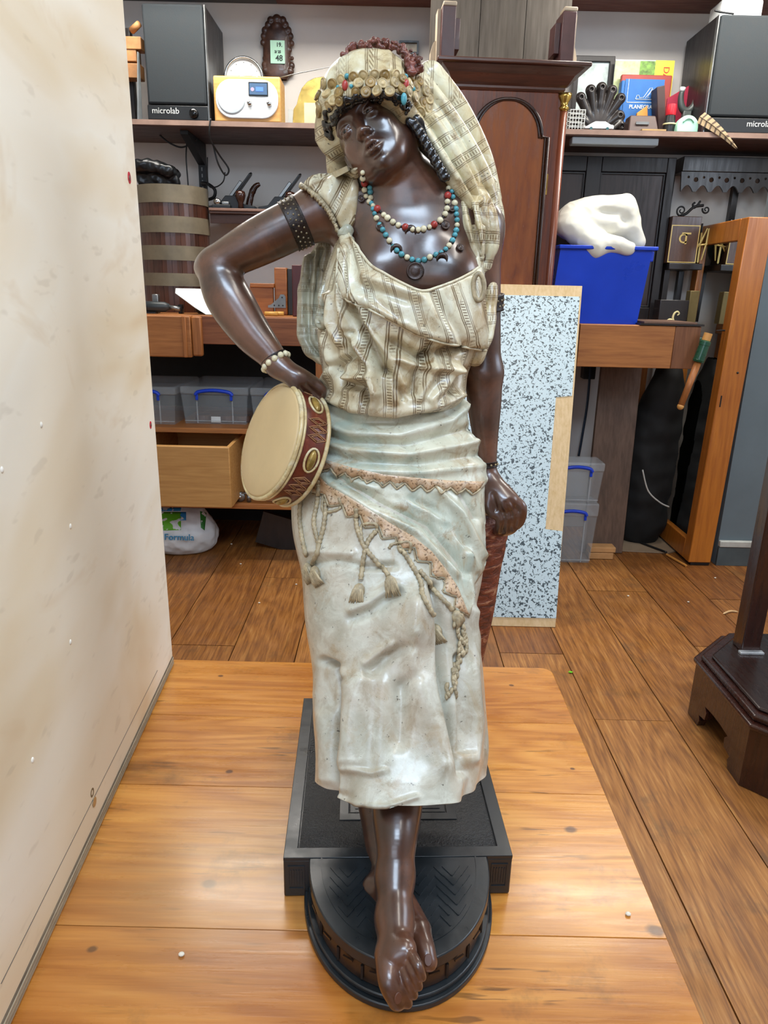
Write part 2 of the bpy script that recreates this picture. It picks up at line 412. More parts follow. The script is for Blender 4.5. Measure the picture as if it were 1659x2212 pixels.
for x in (-.60, .27):
    for y in (.40, 1.17): MB().box((x-.03, y-.03, 0), (x+.03, y+.03, TZ-.029)).build('leg', pine, table, bevel=.004)
MB().box((-.58, 1.165, .16), (.25, 1.19, TZ-.029)).build('apron', pine, table)
MB().box((-.58, .385, .16), (.25, .41, TZ-.029)).build('apron', pine, table)

# ---------------------------------------------------------------- plywood sheet on its flat base sheet
def ply_face():
    t = NT('plywood_face'); v = t.coord((1, .30, .55), rnd=False, rot=(.5, 0, 0)); v3 = t.coord(rnd=False)
    big = t.noise(v, 3.4, 3, .45, 2.2)
    c = t.ramp(big, [(.28, srgb('d9c09a')), (.38, srgb('e6d8bc')), (.50, srgb('f0e9d8')), (.62, srgb('f2eee0')), (.74, srgb('e9dcc2'))])
    rg = t.ramp(t.noise(v, 11, 4, .6, 1.0), [(.58, 0.0), (.70, 1.0)])
    c = t.mix(t.math('MULTIPLY', rg, .34), c, srgb('cdae80'))
    tick = t.ramp(t.noise(t.coord((1, .10, .35), rnd=False, rot=(.5, 0, 0)), 130, 2, .6), [(.63, 0.0), (.70, 1.0)])
    c = t.mix(t.math('MULTIPLY', tick, .16), c, srgb('9a8a72'))
    t.col(c); t.rough(.6); t.bump(t.noise(t.coord((1, .15, .4), rnd=False, rot=(.5, 0, 0)), 160, 3, .7), .18, .0006)
    return t.m
PN = Vector((1, .0611, 0)).normalized(); PP = Vector((-.401, 1.219, 0))          # the sheet's front plane
PD = Vector((.0611, -1, 0)).normalized()                                          # along it, towards the viewer
def onply(px, py):
    v = ray(px, py); o = Vector((0, 0, EYE)); return o + v*((PP-o).dot(PN)/v.dot(PN))
sheet = empty('plywood_sheet', PP + PD*.6 + Vector((0, 0, TZ+.018)), 'tall pale plywood sheet standing upright on the table', 'plywood')
a, b = PP.copy(), PP + PD*1.15
MB().hexa([a-PN*.018+Vector((0,0,TZ+.0185)), b-PN*.018+Vector((0,0,TZ+.0185)), b+Vector((0,0,TZ+.0185)), a+Vector((0,0,TZ+.0185)),
           a-PN*.018+Vector((0,0,1.95)), b-PN*.018+Vector((0,0,1.95)), b+Vector((0,0,1.95)), a+Vector((0,0,1.95))]).build('sheet', ply_face(), sheet)
red = plain('red_marker', 'c02034', .5, var=.25, scale=90); steel = plain('screw_steel', 'b8b4a6', .3, 1, scale=60)
def disc_on(px, py, r, mat, name, h=.0006, ring=None, sq=1):
    p = onply(px, py); n = 20; U = PD; W = Vector((0, 0, 1))
    m = MB(); P = [p + (U*math.cos(2*PI*k/n)*sq + W*math.sin(2*PI*k/n))*r for k in range(n)]
    if ring: m.ring(P, [p + (U*math.cos(2*PI*k/n)*sq + W*math.sin(2*PI*k/n))*ring for k in range(n)], PN*h)
    else: m.prism(P, PN*h)
    return m.build(name, mat, sheet)
for (x, y, r) in [(279, 384, .0085), (325, 918, .0065)]:
    disc_on(x, y, r, red, 'red_mark', sq=.9); disc_on(x, y, r*.45, steel, 'screw', .0012, sq=.9)
disc_on(203, 1732, .0065, steel, 'screw', .001); disc_on(199, 1712, .006, plain('screw_hole', '7d6c50', .8), 'screw_hole', .0004, ring=.0035)
pl = MB(); q0, q1 = onply(340, 1448), onply(2, 2125); pl.tube([q0, q1], .0005, 5, True).build('pencil_line', plain('graphite', '4b4a48', .6), sheet)
chip_m = plain('filler_white', 'f3f0e6', .6)
for (x, y) in [(152, 1137), (70, 1642), (89, 918), (152, 1387), (4, 1015)]:
    p = onply(x, y); MB().sphere(p, (.0014, .003, .0035), 8, 5).build('filler_speck', chip_m, sheet, smooth=True)
bsh = empty('plywood_base_sheet', PP + PD*.6 + Vector((0, 0, TZ)), 'grey edged plywood base lying flat under the upright sheet', 'plywood')
for k in range(7):
    z0 = TZ + .0003 + k*.0025; a = PP + PN*(.001 + .0012*(k % 2)); b = a + PD*1.0
    MB().hexa([a-PN*.25+Vector((0,0,z0)), b-PN*.25+Vector((0,0,z0)), b+Vector((0,0,z0)), a+Vector((0,0,z0)),
               a-PN*.25+Vector((0,0,z0+.0024)), b-PN*.25+Vector((0,0,z0+.0024)), b+Vector((0,0,z0+.0024)), a+Vector((0,0,z0+.0024))]).build(
        'ply_layer', K('plyA', lambda: wood('ply_edge_light', 'b3a68e', '857765', 'y', 30)) if k % 2 else K('plyB', lambda: wood('ply_edge_dark', '7b6f5e', '4a4036', 'y', 30)), bsh)
# ================================================================ sculpting tools
def P(px, py, Y): return np.array(at(px, py, Y))
class Vol:
    """signed distance field on a rectilinear grid, turned into a mesh by surface nets"""
    def __init__(s, xs, ys, zs):
        s.a = [np.asarray(q, np.float32) for q in (xs, ys, zs)]
        s.d = np.full([len(q) for q in s.a], 1.0, np.float32)
    def blk(s, lo, hi):
        sl = []
        for q, l, h in zip(s.a, lo, hi):
            i, j = np.searchsorted(q, l), np.searchsorted(q, h)
            sl.append(slice(max(0, i-1), min(len(q), j+1)))
        X = s.a[0][sl[0]][:, None, None]; Y = s.a[1][sl[1]][None, :, None]; Z = s.a[2][sl[2]][None, None, :]
        return tuple(sl), X, Y, Z
    def _op(s, sl, v, k, mode):
        d = s.d[sl]
        if d.size == 0: return
        if mode == 'sub': v = -v
        if mode == 'add':
            r = np.minimum(d, v)
            if k > 0: h = np.maximum(k-np.abs(d-v), 0)/k; r -= h*h*k*.25
        else:
            r = np.maximum(d, v)
            if k > 0: h = np.maximum(k-np.abs(d-v), 0)/k; r += h*h*k*.25
        s.d[sl] = r
    def cone(s, a, b, ra, rb=None, k=.006, mode='add', sq=None):
        """round cone; sq=(axis vector, factor) flattens it along an axis"""
        a, b = np.asarray(a, float), np.asarray(b, float); rb = ra if rb is None else rb
        m = max(ra, rb)*(max(1, sq[1]) if sq else 1) + k + .006
        sl, X, Y, Z = s.blk(np.minimum(a, b)-m, np.maximum(a, b)+m)
        ba = b-a; L = max(ba @ ba, 1e-12)
        px, py, pz = X-a[0], Y-a[1], Z-a[2]
        t = np.clip((px*ba[0]+py*ba[1]+pz*ba[2])/L, 0, 1)
        qx, qy, qz = px-t*ba[0], py-t*ba[1], pz-t*ba[2]
        if sq is not None:
            n = np.asarray(sq[0], float); n = n/np.linalg.norm(n); c = (qx*n[0]+qy*n[1]+qz*n[2])*(1/sq[1]-1)
            qx, qy, qz = qx+c*n[0], qy+c*n[1], qz+c*n[2]
        v = np.sqrt(qx*qx+qy*qy+qz*qz) - (ra+(rb-ra)*t)
        if sq is not None and sq[1] < 1: v = v*sq[1]**.5
        s._op(sl, v.astype(np.float32), k, mode); return s
    def chain(s, pts, rs, k=.006, mode='add', sq=None, n=9):
        """tapering limb along a smooth curve through the points"""
        Q = np.array(crom([(*p, r) for p, r in zip(pts, rs)], n)); m = Q[:, 3].max()*(max(1, sq[1]) if sq else 1)+k+.006
        sl, X, Y, Z = s.blk(Q[:, :3].min(0)-m, Q[:, :3].max(0)+m); v = None
        if sq is not None: nn = np.asarray(sq[0], float); nn = nn/np.linalg.norm(nn)
        for a, b in zip(Q[:-1], Q[1:]):
            ba = b[:3]-a[:3]; L = max(ba @ ba, 1e-12); px, py, pz = X-a[0], Y-a[1], Z-a[2]
            t = np.clip((px*ba[0]+py*ba[1]+pz*ba[2])/L, 0, 1)
            qx, qy, qz = px-t*ba[0], py-t*ba[1], pz-t*ba[2]
            if sq is not None:
                c = (qx*nn[0]+qy*nn[1]+qz*nn[2])*(1/sq[1]-1); qx, qy, qz = qx+c*nn[0], qy+c*nn[1], qz+c*nn[2]
            w_ = np.sqrt(qx*qx+qy*qy+qz*qz)-(a[3]+(b[3]-a[3])*t)
            v = w_ if v is None else np.minimum(v, w_)
        s._op(sl, v.astype(np.float32), k, mode); return s
    def ell(s, c, r, R=None, k=.006, mode='add', cut=None):
        """ellipsoid, R rows = local axes in world; cut=(point, normal) keeps only the side the normal points to"""
        c = np.asarray(c, float); r = np.asarray(r, float) if hasattr(r, '__len__') else np.array([r]*3, float)
        m = r.max()+k+.006
        sl, X, Y, Z = s.blk(c-m, c+m)
        p = [X-c[0], Y-c[1], Z-c[2]]
        if R is not None: p = [R[i][0]*p[0]+R[i][1]*p[1]+R[i][2]*p[2] for i in range(3)]
        k0 = np.sqrt((p[0]/r[0])**2+(p[1]/r[1])**2+(p[2]/r[2])**2)
        k1 = np.sqrt((p[0]/r[0]**2)**2+(p[1]/r[1]**2)**2+(p[2]/r[2]**2)**2)+1e-9
        v = k0*(k0-1)/k1
        if cut is not None:
            n = np.asarray(cut[1], float); n = n/np.linalg.norm(n)
            v = np.maximum(v, -((X-cut[0][0])*n[0]+(Y-cut[0][1])*n[1]+(Z-cut[0][2])*n[2]))
        s._op(sl, v.astype(np.float32), k, mode); return s
    def plane(s, p, n, k=.003):                        # removes what lies beyond the plane
        n = np.asarray(n, float); n = n/np.linalg.norm(n)
        v = ((s.a[0]-p[0])*n[0])[:, None, None]+((s.a[1]-p[1])*n[1])[None, :, None]+((s.a[2]-p[2])*n[2])[None, None, :]
        s._op((slice(None),)*3, v.astype(np.float32), k, 'int'); return s
    def mesh(s):
        d = s.d; ins = d < 0; sh = [n-1 for n in d.shape]
        cnt = np.zeros(sh, np.uint8)
        O = [(i, j, k) for i in (0, 1) for j in (0, 1) for k in (0, 1)]
        sub = lambda A, o: A[o[0]:o[0]+sh[0], o[1]:o[1]+sh[1], o[2]:o[2]+sh[2]]
        for o in O: cnt += sub(ins, o)
        act = np.argwhere((cnt > 0) & (cnt < 8)); del cnt
        idx = np.full(sh, -1, np.int32); idx[tuple(act.T)] = np.arange(len(act))
        val = {o: d[act[:, 0]+o[0], act[:, 1]+o[1], act[:, 2]+o[2]] for o in O}
        acc = np.zeros((len(act), 3)); n = np.zeros(len(act))
        for ax in range(3):
            for o in O:
                if o[ax]: continue
                e = list(o); e[ax] = 1; e = tuple(e); a, b = val[o], val[e]
                c = (a < 0) != (b < 0); t = np.where(c, a/np.where(c, a-b, 1), 0)
                q = np.array(o, float)[None, :].repeat(len(act), 0); q[:, ax] = t
                acc[c] += q[c]; n[c] += 1
        V = act + acc/n[:, None]
        V = np.stack([np.interp(V[:, i], np.arange(len(s.a[i])), s.a[i]) for i in range(3)], 1)
        F = []
        for ax in range(3):
            b_, c_ = (ax+1) % 3, (ax+2) % 3
            lo = [slice(0, d.shape[i]-1) if i == ax else slice(1, d.shape[i]-1) for i in range(3)]
            hi = [slice(1, d.shape[i]) if i == ax else slice(1, d.shape[i]-1) for i in range(3)]
            A, B = ins[tuple(lo)], ins[tuple(hi)]
            for flip, w_ in ((False, A & ~B), (True, ~A & B)):
                e = np.argwhere(w_)
                for i in range(3):
                    if i != ax: e[:, i] += 1
                q = []
                for (db, dc) in ((0, 0), (-1, 0), (-1, -1), (0, -1)):
                    g = e.copy(); g[:, b_] += db; g[:, c_] += dc; q.append(idx[tuple(g.T)])
                q = np.stack(q, 1)
                F.append(q if not flip else q[:, ::-1])
        return V, np.concatenate(F)
def smooth_np(V, F, it=1, lam=.5):
    F = np.asarray(F); k = F.shape[1]
    for _ in range(it):
        acc = np.zeros_like(V); n = np.zeros(len(V))
        for i in range(k):
            a, b = F[:, i], F[:, (i+1) % k]
            for c in range(3): acc[:, c] += np.bincount(a, V[b, c], len(V)) + np.bincount(b, V[a, c], len(V))
            n += np.bincount(a, minlength=len(V)) + np.bincount(b, minlength=len(V))
        V = V + lam*(acc/np.maximum(n, 1)[:, None]-V)
    return V
def normals_np(V, F):
    F = np.asarray(F); n = np.cross(V[F[:, 2]]-V[F[:, 0]], V[F[:, -1]]-V[F[:, 1]])
    N = np.zeros_like(V)
    for i in range(F.shape[1]):
        for c in range(3): N[:, c] += np.bincount(F[:, i], n[:, c], len(V))
    return N/np.maximum(np.linalg.norm(N, axis=1), 1e-12)[:, None]
def seg_dist(q, pts):
    """distance of 2D points to a polyline"""
    best = np.full(len(q), 1e9)
    for a, b in zip(pts[:-1], pts[1:]):
        a, b = np.array(a, float), np.array(b, float); ba = b-a
        t = np.clip(((q-a) @ ba)/max(ba @ ba, 1e-9), 0, 1)
        best = np.minimum(best, np.linalg.norm(q-a-t[:, None]*ba, axis=1))
    return best
def sculpt(V, F, strokes, out=None):
    """carve folds: strokes (polyline seen in the photo, half width there, height in m) move front-facing vertices along their normals"""
    N = normals_np(V, F); eye = np.array((0, 0, EYE)); q = proj_np(V)
    D = V-eye; D /= np.linalg.norm(D, axis=1)[:, None]
    front = np.clip(-(N*D).sum(1)*4, 0, 1)
    disp = np.zeros(len(V))
    for pts, wd, amp in strokes: disp += amp*np.exp(-(seg_dist(q, pts)/wd)**2)
    return V + N*(disp*front)[:, None]
def loft(rows, nu, nv, pw=2.2):
    """rows: (y, xl, xr, Yside, front, back, lift); horizontal rings fitted between outline points; returns V, F, u, v"""
    R = np.array([[*P(r[1], r[0], r[3]), *P(r[2], r[0], r[3]), r[4], r[5], r[6] if len(r) > 6 else 0] for r in rows])
    t = np.linspace(0, len(rows)-1, nv); k = np.arange(len(rows))
    def cr(c):                                         # Catmull-Rom along the rows
        i = np.clip(t.astype(int), 0, len(rows)-2); f = t-i
        p0, p1, p2, p3 = c[np.maximum(i-1, 0)], c[i], c[i+1], c[np.minimum(i+2, len(rows)-1)]
        return .5*((2*p1)+(-p0+p2)*f+(2*p0-5*p1+4*p2-p3)*f**2+(-p0+3*p1-3*p2+p3)*f**3)
    Q = np.stack([cr(R[:, c]) for c in range(9)], 1)
    th = np.linspace(0, 2*PI, nu, endpoint=False)      # 0 = viewer's right, pi/2 = front
    c, s_ = np.cos(th), np.sin(th)
    ce = np.sign(c)*np.abs(c)**(2/pw); se = np.sign(s_)*np.abs(s_)**(2/pw)
    mid = (Q[:, 0:3]+Q[:, 3:6])/2; half = (Q[:, 3:6]-Q[:, 0:3])/2
    V = mid[:, None, :] + ce[None, :, None]*half[:, None, :]
    dep = np.where(se[None, :] > 0, -Q[:, 6:7]*se[None, :], -Q[:, 7:8]*se[None, :])
    V[:, :, 1] += dep; V[:, :, 2] += Q[:, 8:9]*np.clip(se, 0, 1)[None, :]**2
    U = np.broadcast_to(th[None, :], V.shape[:2]); T = np.broadcast_to(t[:, None], V.shape[:2])
    j, i = np.meshgrid(np.arange(nv-1), np.arange(nu), indexing='ij'); i2 = (i+1) % nu
    F = np.stack([j*nu+i, (j+1)*nu+i, (j+1)*nu+i2, j*nu+i2], -1).reshape(-1, 4)[:, ::-1]
    return V.reshape(-1, 3), F, U.reshape(-1), T.reshape(-1)
def bvh(V, F): return BVHTree.FromPolygons([tuple(p) for p in V], [tuple(int(i) for i in f) for f in F])
EYEV = Vector((0, 0, EYE))
def hit(trees, px, py, fallback=.85):
    v = ray(px, py).normalized(); best = None
    for t in trees:
        h = t.ray_cast(EYEV, v)
        if h[0] is not None and (best is None or h[3] < best[3]): best = h
    if best is None: return at(px, py, fallback), -v
    n = best[1]
    return best[0], (n if n.dot(v) < 0 else -n)
def dens(poly, step):
    out = []
    for i, a in enumerate(poly):
        b = poly[(i+1) % len(poly)]; n = max(1, int(math.dist(a, b)/step))
        out += [(a[0]+(b[0]-a[0])*k/n, a[1]+(b[1]-a[1])*k/n) for k in range(n)]
    return out
def inside(q, poly):
    r = np.zeros(len(q), bool)
    for (x0, y0), (x1, y1) in zip(poly, poly[1:]+poly[:1]):
        c = (y0 > q[:, 1]) != (y1 > q[:, 1])
        r ^= c & (q[:, 0] < (x1-x0)*(q[:, 1]-y0)/((y1-y0) if y1 != y0 else 1e-9)+x0)
    return r
def patch(name, poly, trees, mat, parent, step=6, off=.003, sink=.006, fold=None, smooth_it=2, pat=None):
    """a piece of cloth laid over a sculpted surface: outline as seen in the photo, real thickness, edges turned in"""
    bd = dens(poly, step); B = np.array(bd)
    gx, gy = np.meshgrid(np.arange(B[:, 0].min(), B[:, 0].max(), step), np.arange(B[:, 1].min(), B[:, 1].max(), step))
    g = np.stack([gx.ravel()+(np.arange(gx.size)//gx.shape[1] % 2)*step*.5, gy.ravel()], 1)
    g = g[inside(g, bd)]; g = g[seg_dist(g, bd+[bd[0]]) > step*.55] if len(g) else g
    n = len(bd); pts = [Vector(p) for p in bd] + [Vector(p) for p in g.tolist()]
    r = delaunay_2d_cdt(pts, [(i, (i+1) % n) for i in range(n)], [list(range(n))], 1, 1e-4)
    V2, F2 = r[0], [tuple(f) for f in r[2]]
    cx, cy = B.mean(0)
    def near(p):                                       # outline points that just miss the surface slide inwards
        v = Vector(((cx-p.x), (cy-p.y)*.15)); v = v/max(v.length, 1e-6)
        for k in range(16):
            x, y = p.x+v.x*k*3, p.y+v.y*k*3; d = ray(x, y).normalized()
            if any(t.ray_cast(EYEV, d)[0] is not None for t in trees): return hit(trees, x, y)
        return hit(trees, p.x, p.y)
    W = np.array([[*h[0], *h[1]] for h in (near(p) for p in V2)])
    V, N = W[:, :3], W[:, 3:]; q = np.array([(p.x, p.y) for p in V2])
    F3 = [f if len(f) == 3 else None for f in F2]; F3 = np.array([f for f in F3 if f])
    # smooth the base surface and its normals inside the piece
    isb = np.zeros(len(V), bool); isb[:n] = True
    V = np.where(isb[:, None], V, smooth_np(V, F3, smooth_it)); N = smooth_np(N, F3, 4); N /= np.maximum(np.linalg.norm(N, axis=1), 1e-9)[:, None]
    dist = seg_dist(q, bd+[bd[0]])
    o = off if not callable(off) else off(q)
    h = o*np.clip((dist/(step*1.4)), 0, 1)**.5*.45 + o*.55
    if fold is not None: h = h + fold(q)*np.clip(dist/(step*2.0), .25, 1)
    top = V + N*h[:, None]; rim = V - N*sink
    out = np.concatenate([top, rim[:n]]); m = len(top)
    e = {}
    for f in F3:
        for a, b in ((f[0], f[1]), (f[1], f[2]), (f[2], f[0])): e[(a, b)] = e.get((a, b), 0)+1
    # face orientation towards the camera
    c = np.cross(top[F3[:, 1]]-top[F3[:, 0]], top[F3[:, 2]]-top[F3[:, 0]]); D = top[F3[:, 0]]-np.array(EYEV)
    fl = (c*D).sum(1) > 0; F3[fl] = F3[fl][:, ::-1]
    F = [tuple(int(i) for i in f) for f in F3]; ids = {}
    for k in range(n): ids[k] = m+k
    es = {}
    for f in F:
        for a, b in ((f[0], f[1]), (f[1], f[2]), (f[2], f[0])): es[(a, b)] = 1
    for (a, b) in list(es):
        if (b, a) not in es and a in ids and b in ids: F.append((b, a, ids[a], ids[b]))
    at_ = {}
    if pat is not None:
        s_, t_ = pat(np.concatenate([q, q[:n]])); at_ = {'su': s_, 'sv': t_}
    return npmesh(name, out, F, mat, parent, attrs=at_), (out, F)
def onsurf(pts, trees, off=.002, fallback=.85):
    r = []
    for p in pts:
        h, n = hit(trees, p[0], p[1], fallback); r.append(h + n*off)
    return r
def poly_dense(pts, step):
    out = []
    for a, b in zip(pts[:-1], pts[1:]):
        n = max(1, int(math.dist(a, b)/step)); out += [tuple(a[i]+(b[i]-a[i])*k/n for i in range(len(a))) for k in range(n)]
    return out + [tuple(pts[-1])]
def crom(pts, n=6):
    """smooth curve through points (tuples of any length)"""
    A = np.array(pts, float); out = []
    for i in range(len(A)-1):
        p0, p1, p2, p3 = A[max(i-1, 0)], A[i], A[i+1], A[min(i+2, len(A)-1)]
        for k in range(n):
            f = k/n; out.append(tuple(.5*((2*p1)+(-p0+p2)*f+(2*p0-5*p1+4*p2-p3)*f*f+(-p0+3*p1-3*p2+p3)*f**3)))
    return out + [tuple(A[-1])]
# ================================================================ the statue
BZ = TZ + .058                                          # top of its plinth
ST = (.025, .80, TZ)
statue = empty('statue', ST, 'painted terracotta statue of a veiled woman leaning with a tambourine on her hip', 'statue')
def skin_mat():
    t = NT('bronzed_skin'); v = t.coord(rnd=False)
    n = t.noise(v, 14, 5, .6, .6)
    c = t.ramp(n, [(.28, srgb('23130d')), (.48, srgb('44291d')), (.70, srgb('6b4431'))])
    d = t.ramp(t.noise(v, 55, 5, .7), [(.60, 0.0), (.75, 1.0)])
    c = t.mix(t.math('MULTIPLY', d, .5), c, srgb('1c100c'))
    t.col(c); t.rough(t.ramp(t.noise(v, 40, 5, .65), [(.3, .26), (.7, .42)])); t.set(Coat_Weight=.75, Coat_Roughness=.2, Specular_IOR_Level=.55)
    t.bump(t.noise(v, 300, 4, .6), .14, .0006)
    return t.m
skin = skin_mat()
def axis(lo, hi, h, fine=None):
    if fine is None: return np.arange(lo, hi, h)
    a, b, hf = fine; return np.concatenate([np.arange(lo, a, h), np.arange(a, b, hf), np.arange(b, hi, h)])
def rp(px, p): return px/ppm(p)
B = Vol(axis(-.245, .195, .0022, (-.095, .06, .00105)), axis(.755, 1.0, .0014), axis(.62, 1.27, .0022, (1.05, 1.235, .00105)))
# ---- torso
hipc = P(845, 1000, .915)
for (px, py, Y, rx, ry, rz) in [(845, 990, .915, .085, .058, .06), (850, 860, .915, .073, .052, .06), (868, 740, .915, .085, .060, .075), (880, 600, .912, .088, .064, .065), (885, 510, .915, .086, .055, .045)]:
    B.ell(P(px, py, Y), (rx, ry, rz), k=.03)
for px, py in ((815, 600), (968, 600)): B.ell(P(px, py, .872), (.036, .032, .036), k=.022)   # bust
sL, sR = P(702, 452, .915), P(1030, 492, .915)
nb = P(888, 425, .915)
B.cone(sL, nb, .030, .034, .03); B.cone(sR, nb, .030, .034, .03)
for a, b in (((888, 436), (770, 420)), ((892, 436), (990, 440))): B.cone(P(*a, .882), P(*b, .892), .0055, .006, .012)    # collar bones
# ---- arm bent on the hip
uA = [sL, P(640, 482, .908), P(560, 522, .90), P(470, 570, .893)]
B.chain(uA, [rp(56, sL), rp(52, sL), rp(49, sL), rp(38, sL)], .012)
fA = [P(464, 576, .893), P(492, 640, .885), P(540, 715, .873), P(583, 765, .862), P(600, 789, .858)]
B.chain(fA, [rp(37, fA[0]), rp(50, fA[0]), rp(43, fA[0]), rp(31, fA[0]), rp(27, fA[0])], .007)
B.ell(P(446, 580, .905), rp(25, fA[0]), k=.014)
# hand seen from its back, knuckles pressed to the hip
hA = [P(603, 792, .858), P(640, 815, .853), P(672, 832, .858)]
B.chain(hA, [rp(26, hA[0]), rp(31, hA[0]), rp(27, hA[0])], .010, sq=((.5, .1, 1), .8))
for j, (a, b, c_) in enumerate([((668, 822), (694, 842), (692, 866)), ((658, 832), (684, 856), (680, 878)), ((646, 838), (668, 864), (662, 884)), ((634, 838), (652, 866), (648, 882))]):
    q = [P(*a, .856), P(*b, .852), P(*c_, .862)]; B.chain(q, [rp(12, q[0]), rp(11, q[0]), rp(9, q[0])], .003)
B.chain([P(622, 806, .85), P(640, 836, .842), P(652, 850, .845)], [.0075, .0065, .005], .005)
# ---- straight arm resting on the jar
r0 = sR
uB = [sR, P(1042, 600, .922), P(1046, 700, .926), P(1046, 800, .928)]
B.chain(uB, [rp(48, r0), rp(40, r0), rp(37, r0), rp(38, r0)], .02)
fB = [P(1046, 810, .928), P(1046, 870, .926), P(1049, 950, .922), P(1053, 1010, .918), P(1056, 1030, .916)]
B.chain(fB, [rp(39, fB[0]), rp(37, fB[0]), rp(27, fB[0]), rp(20, fB[0]), rp(20, fB[0])], .014)
hB = [P(1056, 1034, .915), P(1072, 1062, .902), P(1092, 1082, .892)]
B.chain(hB, [rp(21, hB[0]), rp(31, hB[0]), rp(30, hB[0])], .010, sq=((0, -.3, 1), .82))
for (a, b, c_, d_) in [((1106, 1078), (1126, 1097), (1122, 1128), (1104, 1142)), ((1098, 1090), (1114, 1112), (1108, 1140), (1094, 1150)),
                       ((1086, 1096), (1098, 1120), (1092, 1144), (1082, 1152)), ((1074, 1098), (1082, 1122), (1078, 1142), (1072, 1148))]:
    q = [P(*a, .890), P(*b, .884), P(*c_, .890), P(*d_, .900)]
    B.chain(q, [rp(13, hB[0]), rp(12, hB[0]), rp(10.5, hB[0]), rp(8.5, hB[0])], .0012)
B.chain([P(1052, 1062, .898), P(1054, 1092, .888), P(1064, 1112, .884)], [rp(13, hB[0]), rp(11, hB[0]), rp(9, hB[0])], .005)
# ---- neck and head
HC = P(806, 291, .897)
Dv = np.array(ray(806, 291).normalized()); Wv = -Dv
Rt = np.array(_r2); Rt = Rt-Dv*(Rt @ Dv); Rt /= np.linalg.norm(Rt); Up = np.cross(Wv, Rt)
cf = lambda a: a[0]*Rt+a[1]*Up+a[2]*Wv
HE = cf((.79, .60, .14)); HE /= np.linalg.norm(HE)
HV = cf((-.42, .76, -.50)); HV -= HE*(HV @ HE); HV /= np.linalg.norm(HV); HN = np.cross(HE, HV)
HS = 1.02/ppm(HC)
HR = np.stack([HE, HN, HV])
def HL(x, y, z): return HC + HS*(x*HE+y*HN+z*HV)
mm = lambda *r: np.array(r)*HS if len(r) > 1 else r[0]*HS
B.cone(P(890, 450, .918), HL(6, -22, -55), .032, .029, .022)
B.cone(P(862, 452, .892), HL(45, -10, -50), .008, .010, .012); B.cone(P(905, 450, .89), HL(48, -5, -50), .008, .010, .012)
def hell(c, r, k=6, mode='add', cut=None, rot=None):
    R = HR
    if rot is not None: R = np.array(Euler(rot).to_matrix()).T @ HR
    B.ell(HL(*c), np.array(r if hasattr(r, '__len__') else (r, r, r))*HS, R, k*HS, mode, None if cut is None else (HL(*cut[0]), cut[1][0]*HE+cut[1][1]*HN+cut[1][2]*HV))
def hcone(a, b, ra, rb, k=5, mode='add'): B.cone(HL(*a), HL(*b), ra*HS, rb*HS, k*HS, mode)
hell((0, -10, 28), (73, 92, 82), 10)
hell((0, 16, -30), (64, 62, 80), 22)
for s in (-1, 1):
    hcone((s*46, 2, -45), (s*26, 44, -84), 20, 18, 26)
    hcone((s*26, 44, -84), (0, 62, -96), 18, 16, 22)
    hell((s*37, 50, -28), (22, 19, 18), 18); hell((s*33, 40, -58), (24, 24, 28), 20)
hell((0, 70, -98), (15, 12, 13), 10)
hell((0, 62, -66), (30, 22, 24), 14)
hell((0, 62, 34), (50, 24, 28), 18)
for s in (-1, 1):
    hcone((s*9, 81, 14), (s*30, 79, 19), 5.5, 6, 9); hcone((s*30, 79, 19), (s*50, 62, 12), 6, 5, 9)
    hell((s*31, 90, 0), (17, 12, 11), 10, 'sub')
    hell((s*30, 66.5, -1), (15, 14.5, 13), 2)
    hell((s*30, 66.0, 0), (18.2, 17.6, 15.6), 2.2, cut=((s*30, 66, 1.4), (s*.12, 0, 1)))     # upper lid
    hell((s*30, 66.0, -2), (17.4, 16.4, 14.2), 2.2, cut=((s*30, 66, -5.5), (0, 0, -1)))      # lower lid
    hell((s*11.5, 86.5, -38), (7.4, 9.5, 7.4), 5)
hcone((0, 79, 10), (0, 95, -32), 7.0, 8.8, 11)
hell((0, 96.5, -36), (8.8, 8.5, 7.6), 5)
for s in (-1, 1): hell((s*6.4, 96, -45), (4.0, 5.5, 3.6), 2, 'sub')
hcone((0, 82, -46), (0, 82, -57), 6, 7, 9)
for s in (-1, 1):                                        # lips, slightly parted
    hcone((s*22, 74.5, -66.5), (s*5, 87, -60.5), 3.6, 6.4, 4); hcone((s*21, 74.5, -69), (s*6, 86, -76), 3.6, 7.4, 4)
hell((0, 91, -67.8), (17, 11, 1.2), 2, 'sub')
hell((0, 88, -88), (15, 8, 4), 7, 'sub')
for s in (-1, 1):                                        # ears
    hell((s*73, -4, -8), (9, 17, 29), 5, rot=(0, 0, s*.35)); hell((s*80, 0, -4), (8, 10, 18), 4, 'sub', rot=(0, 0, s*.35)); hell((s*74, 2, -33), (6, 7, 8), 4)
V1, F1 = B.mesh(); del B
V1 = sculpt(V1, F1, [([(1092, 1086), (1106, 1112), (1102, 1146)], 4, -.0035), ([(1104, 1082), (1119, 1106), (1114, 1140)], 4, -.0035), ([(1080, 1094), (1090, 1122), (1086, 1148)], 4, -.003), ([(1064, 1068), (1070, 1100)], 5, -.003), ([(650, 838), (672, 862)], 4, -.003), ([(664, 832), (688, 856)], 4, -.003)])
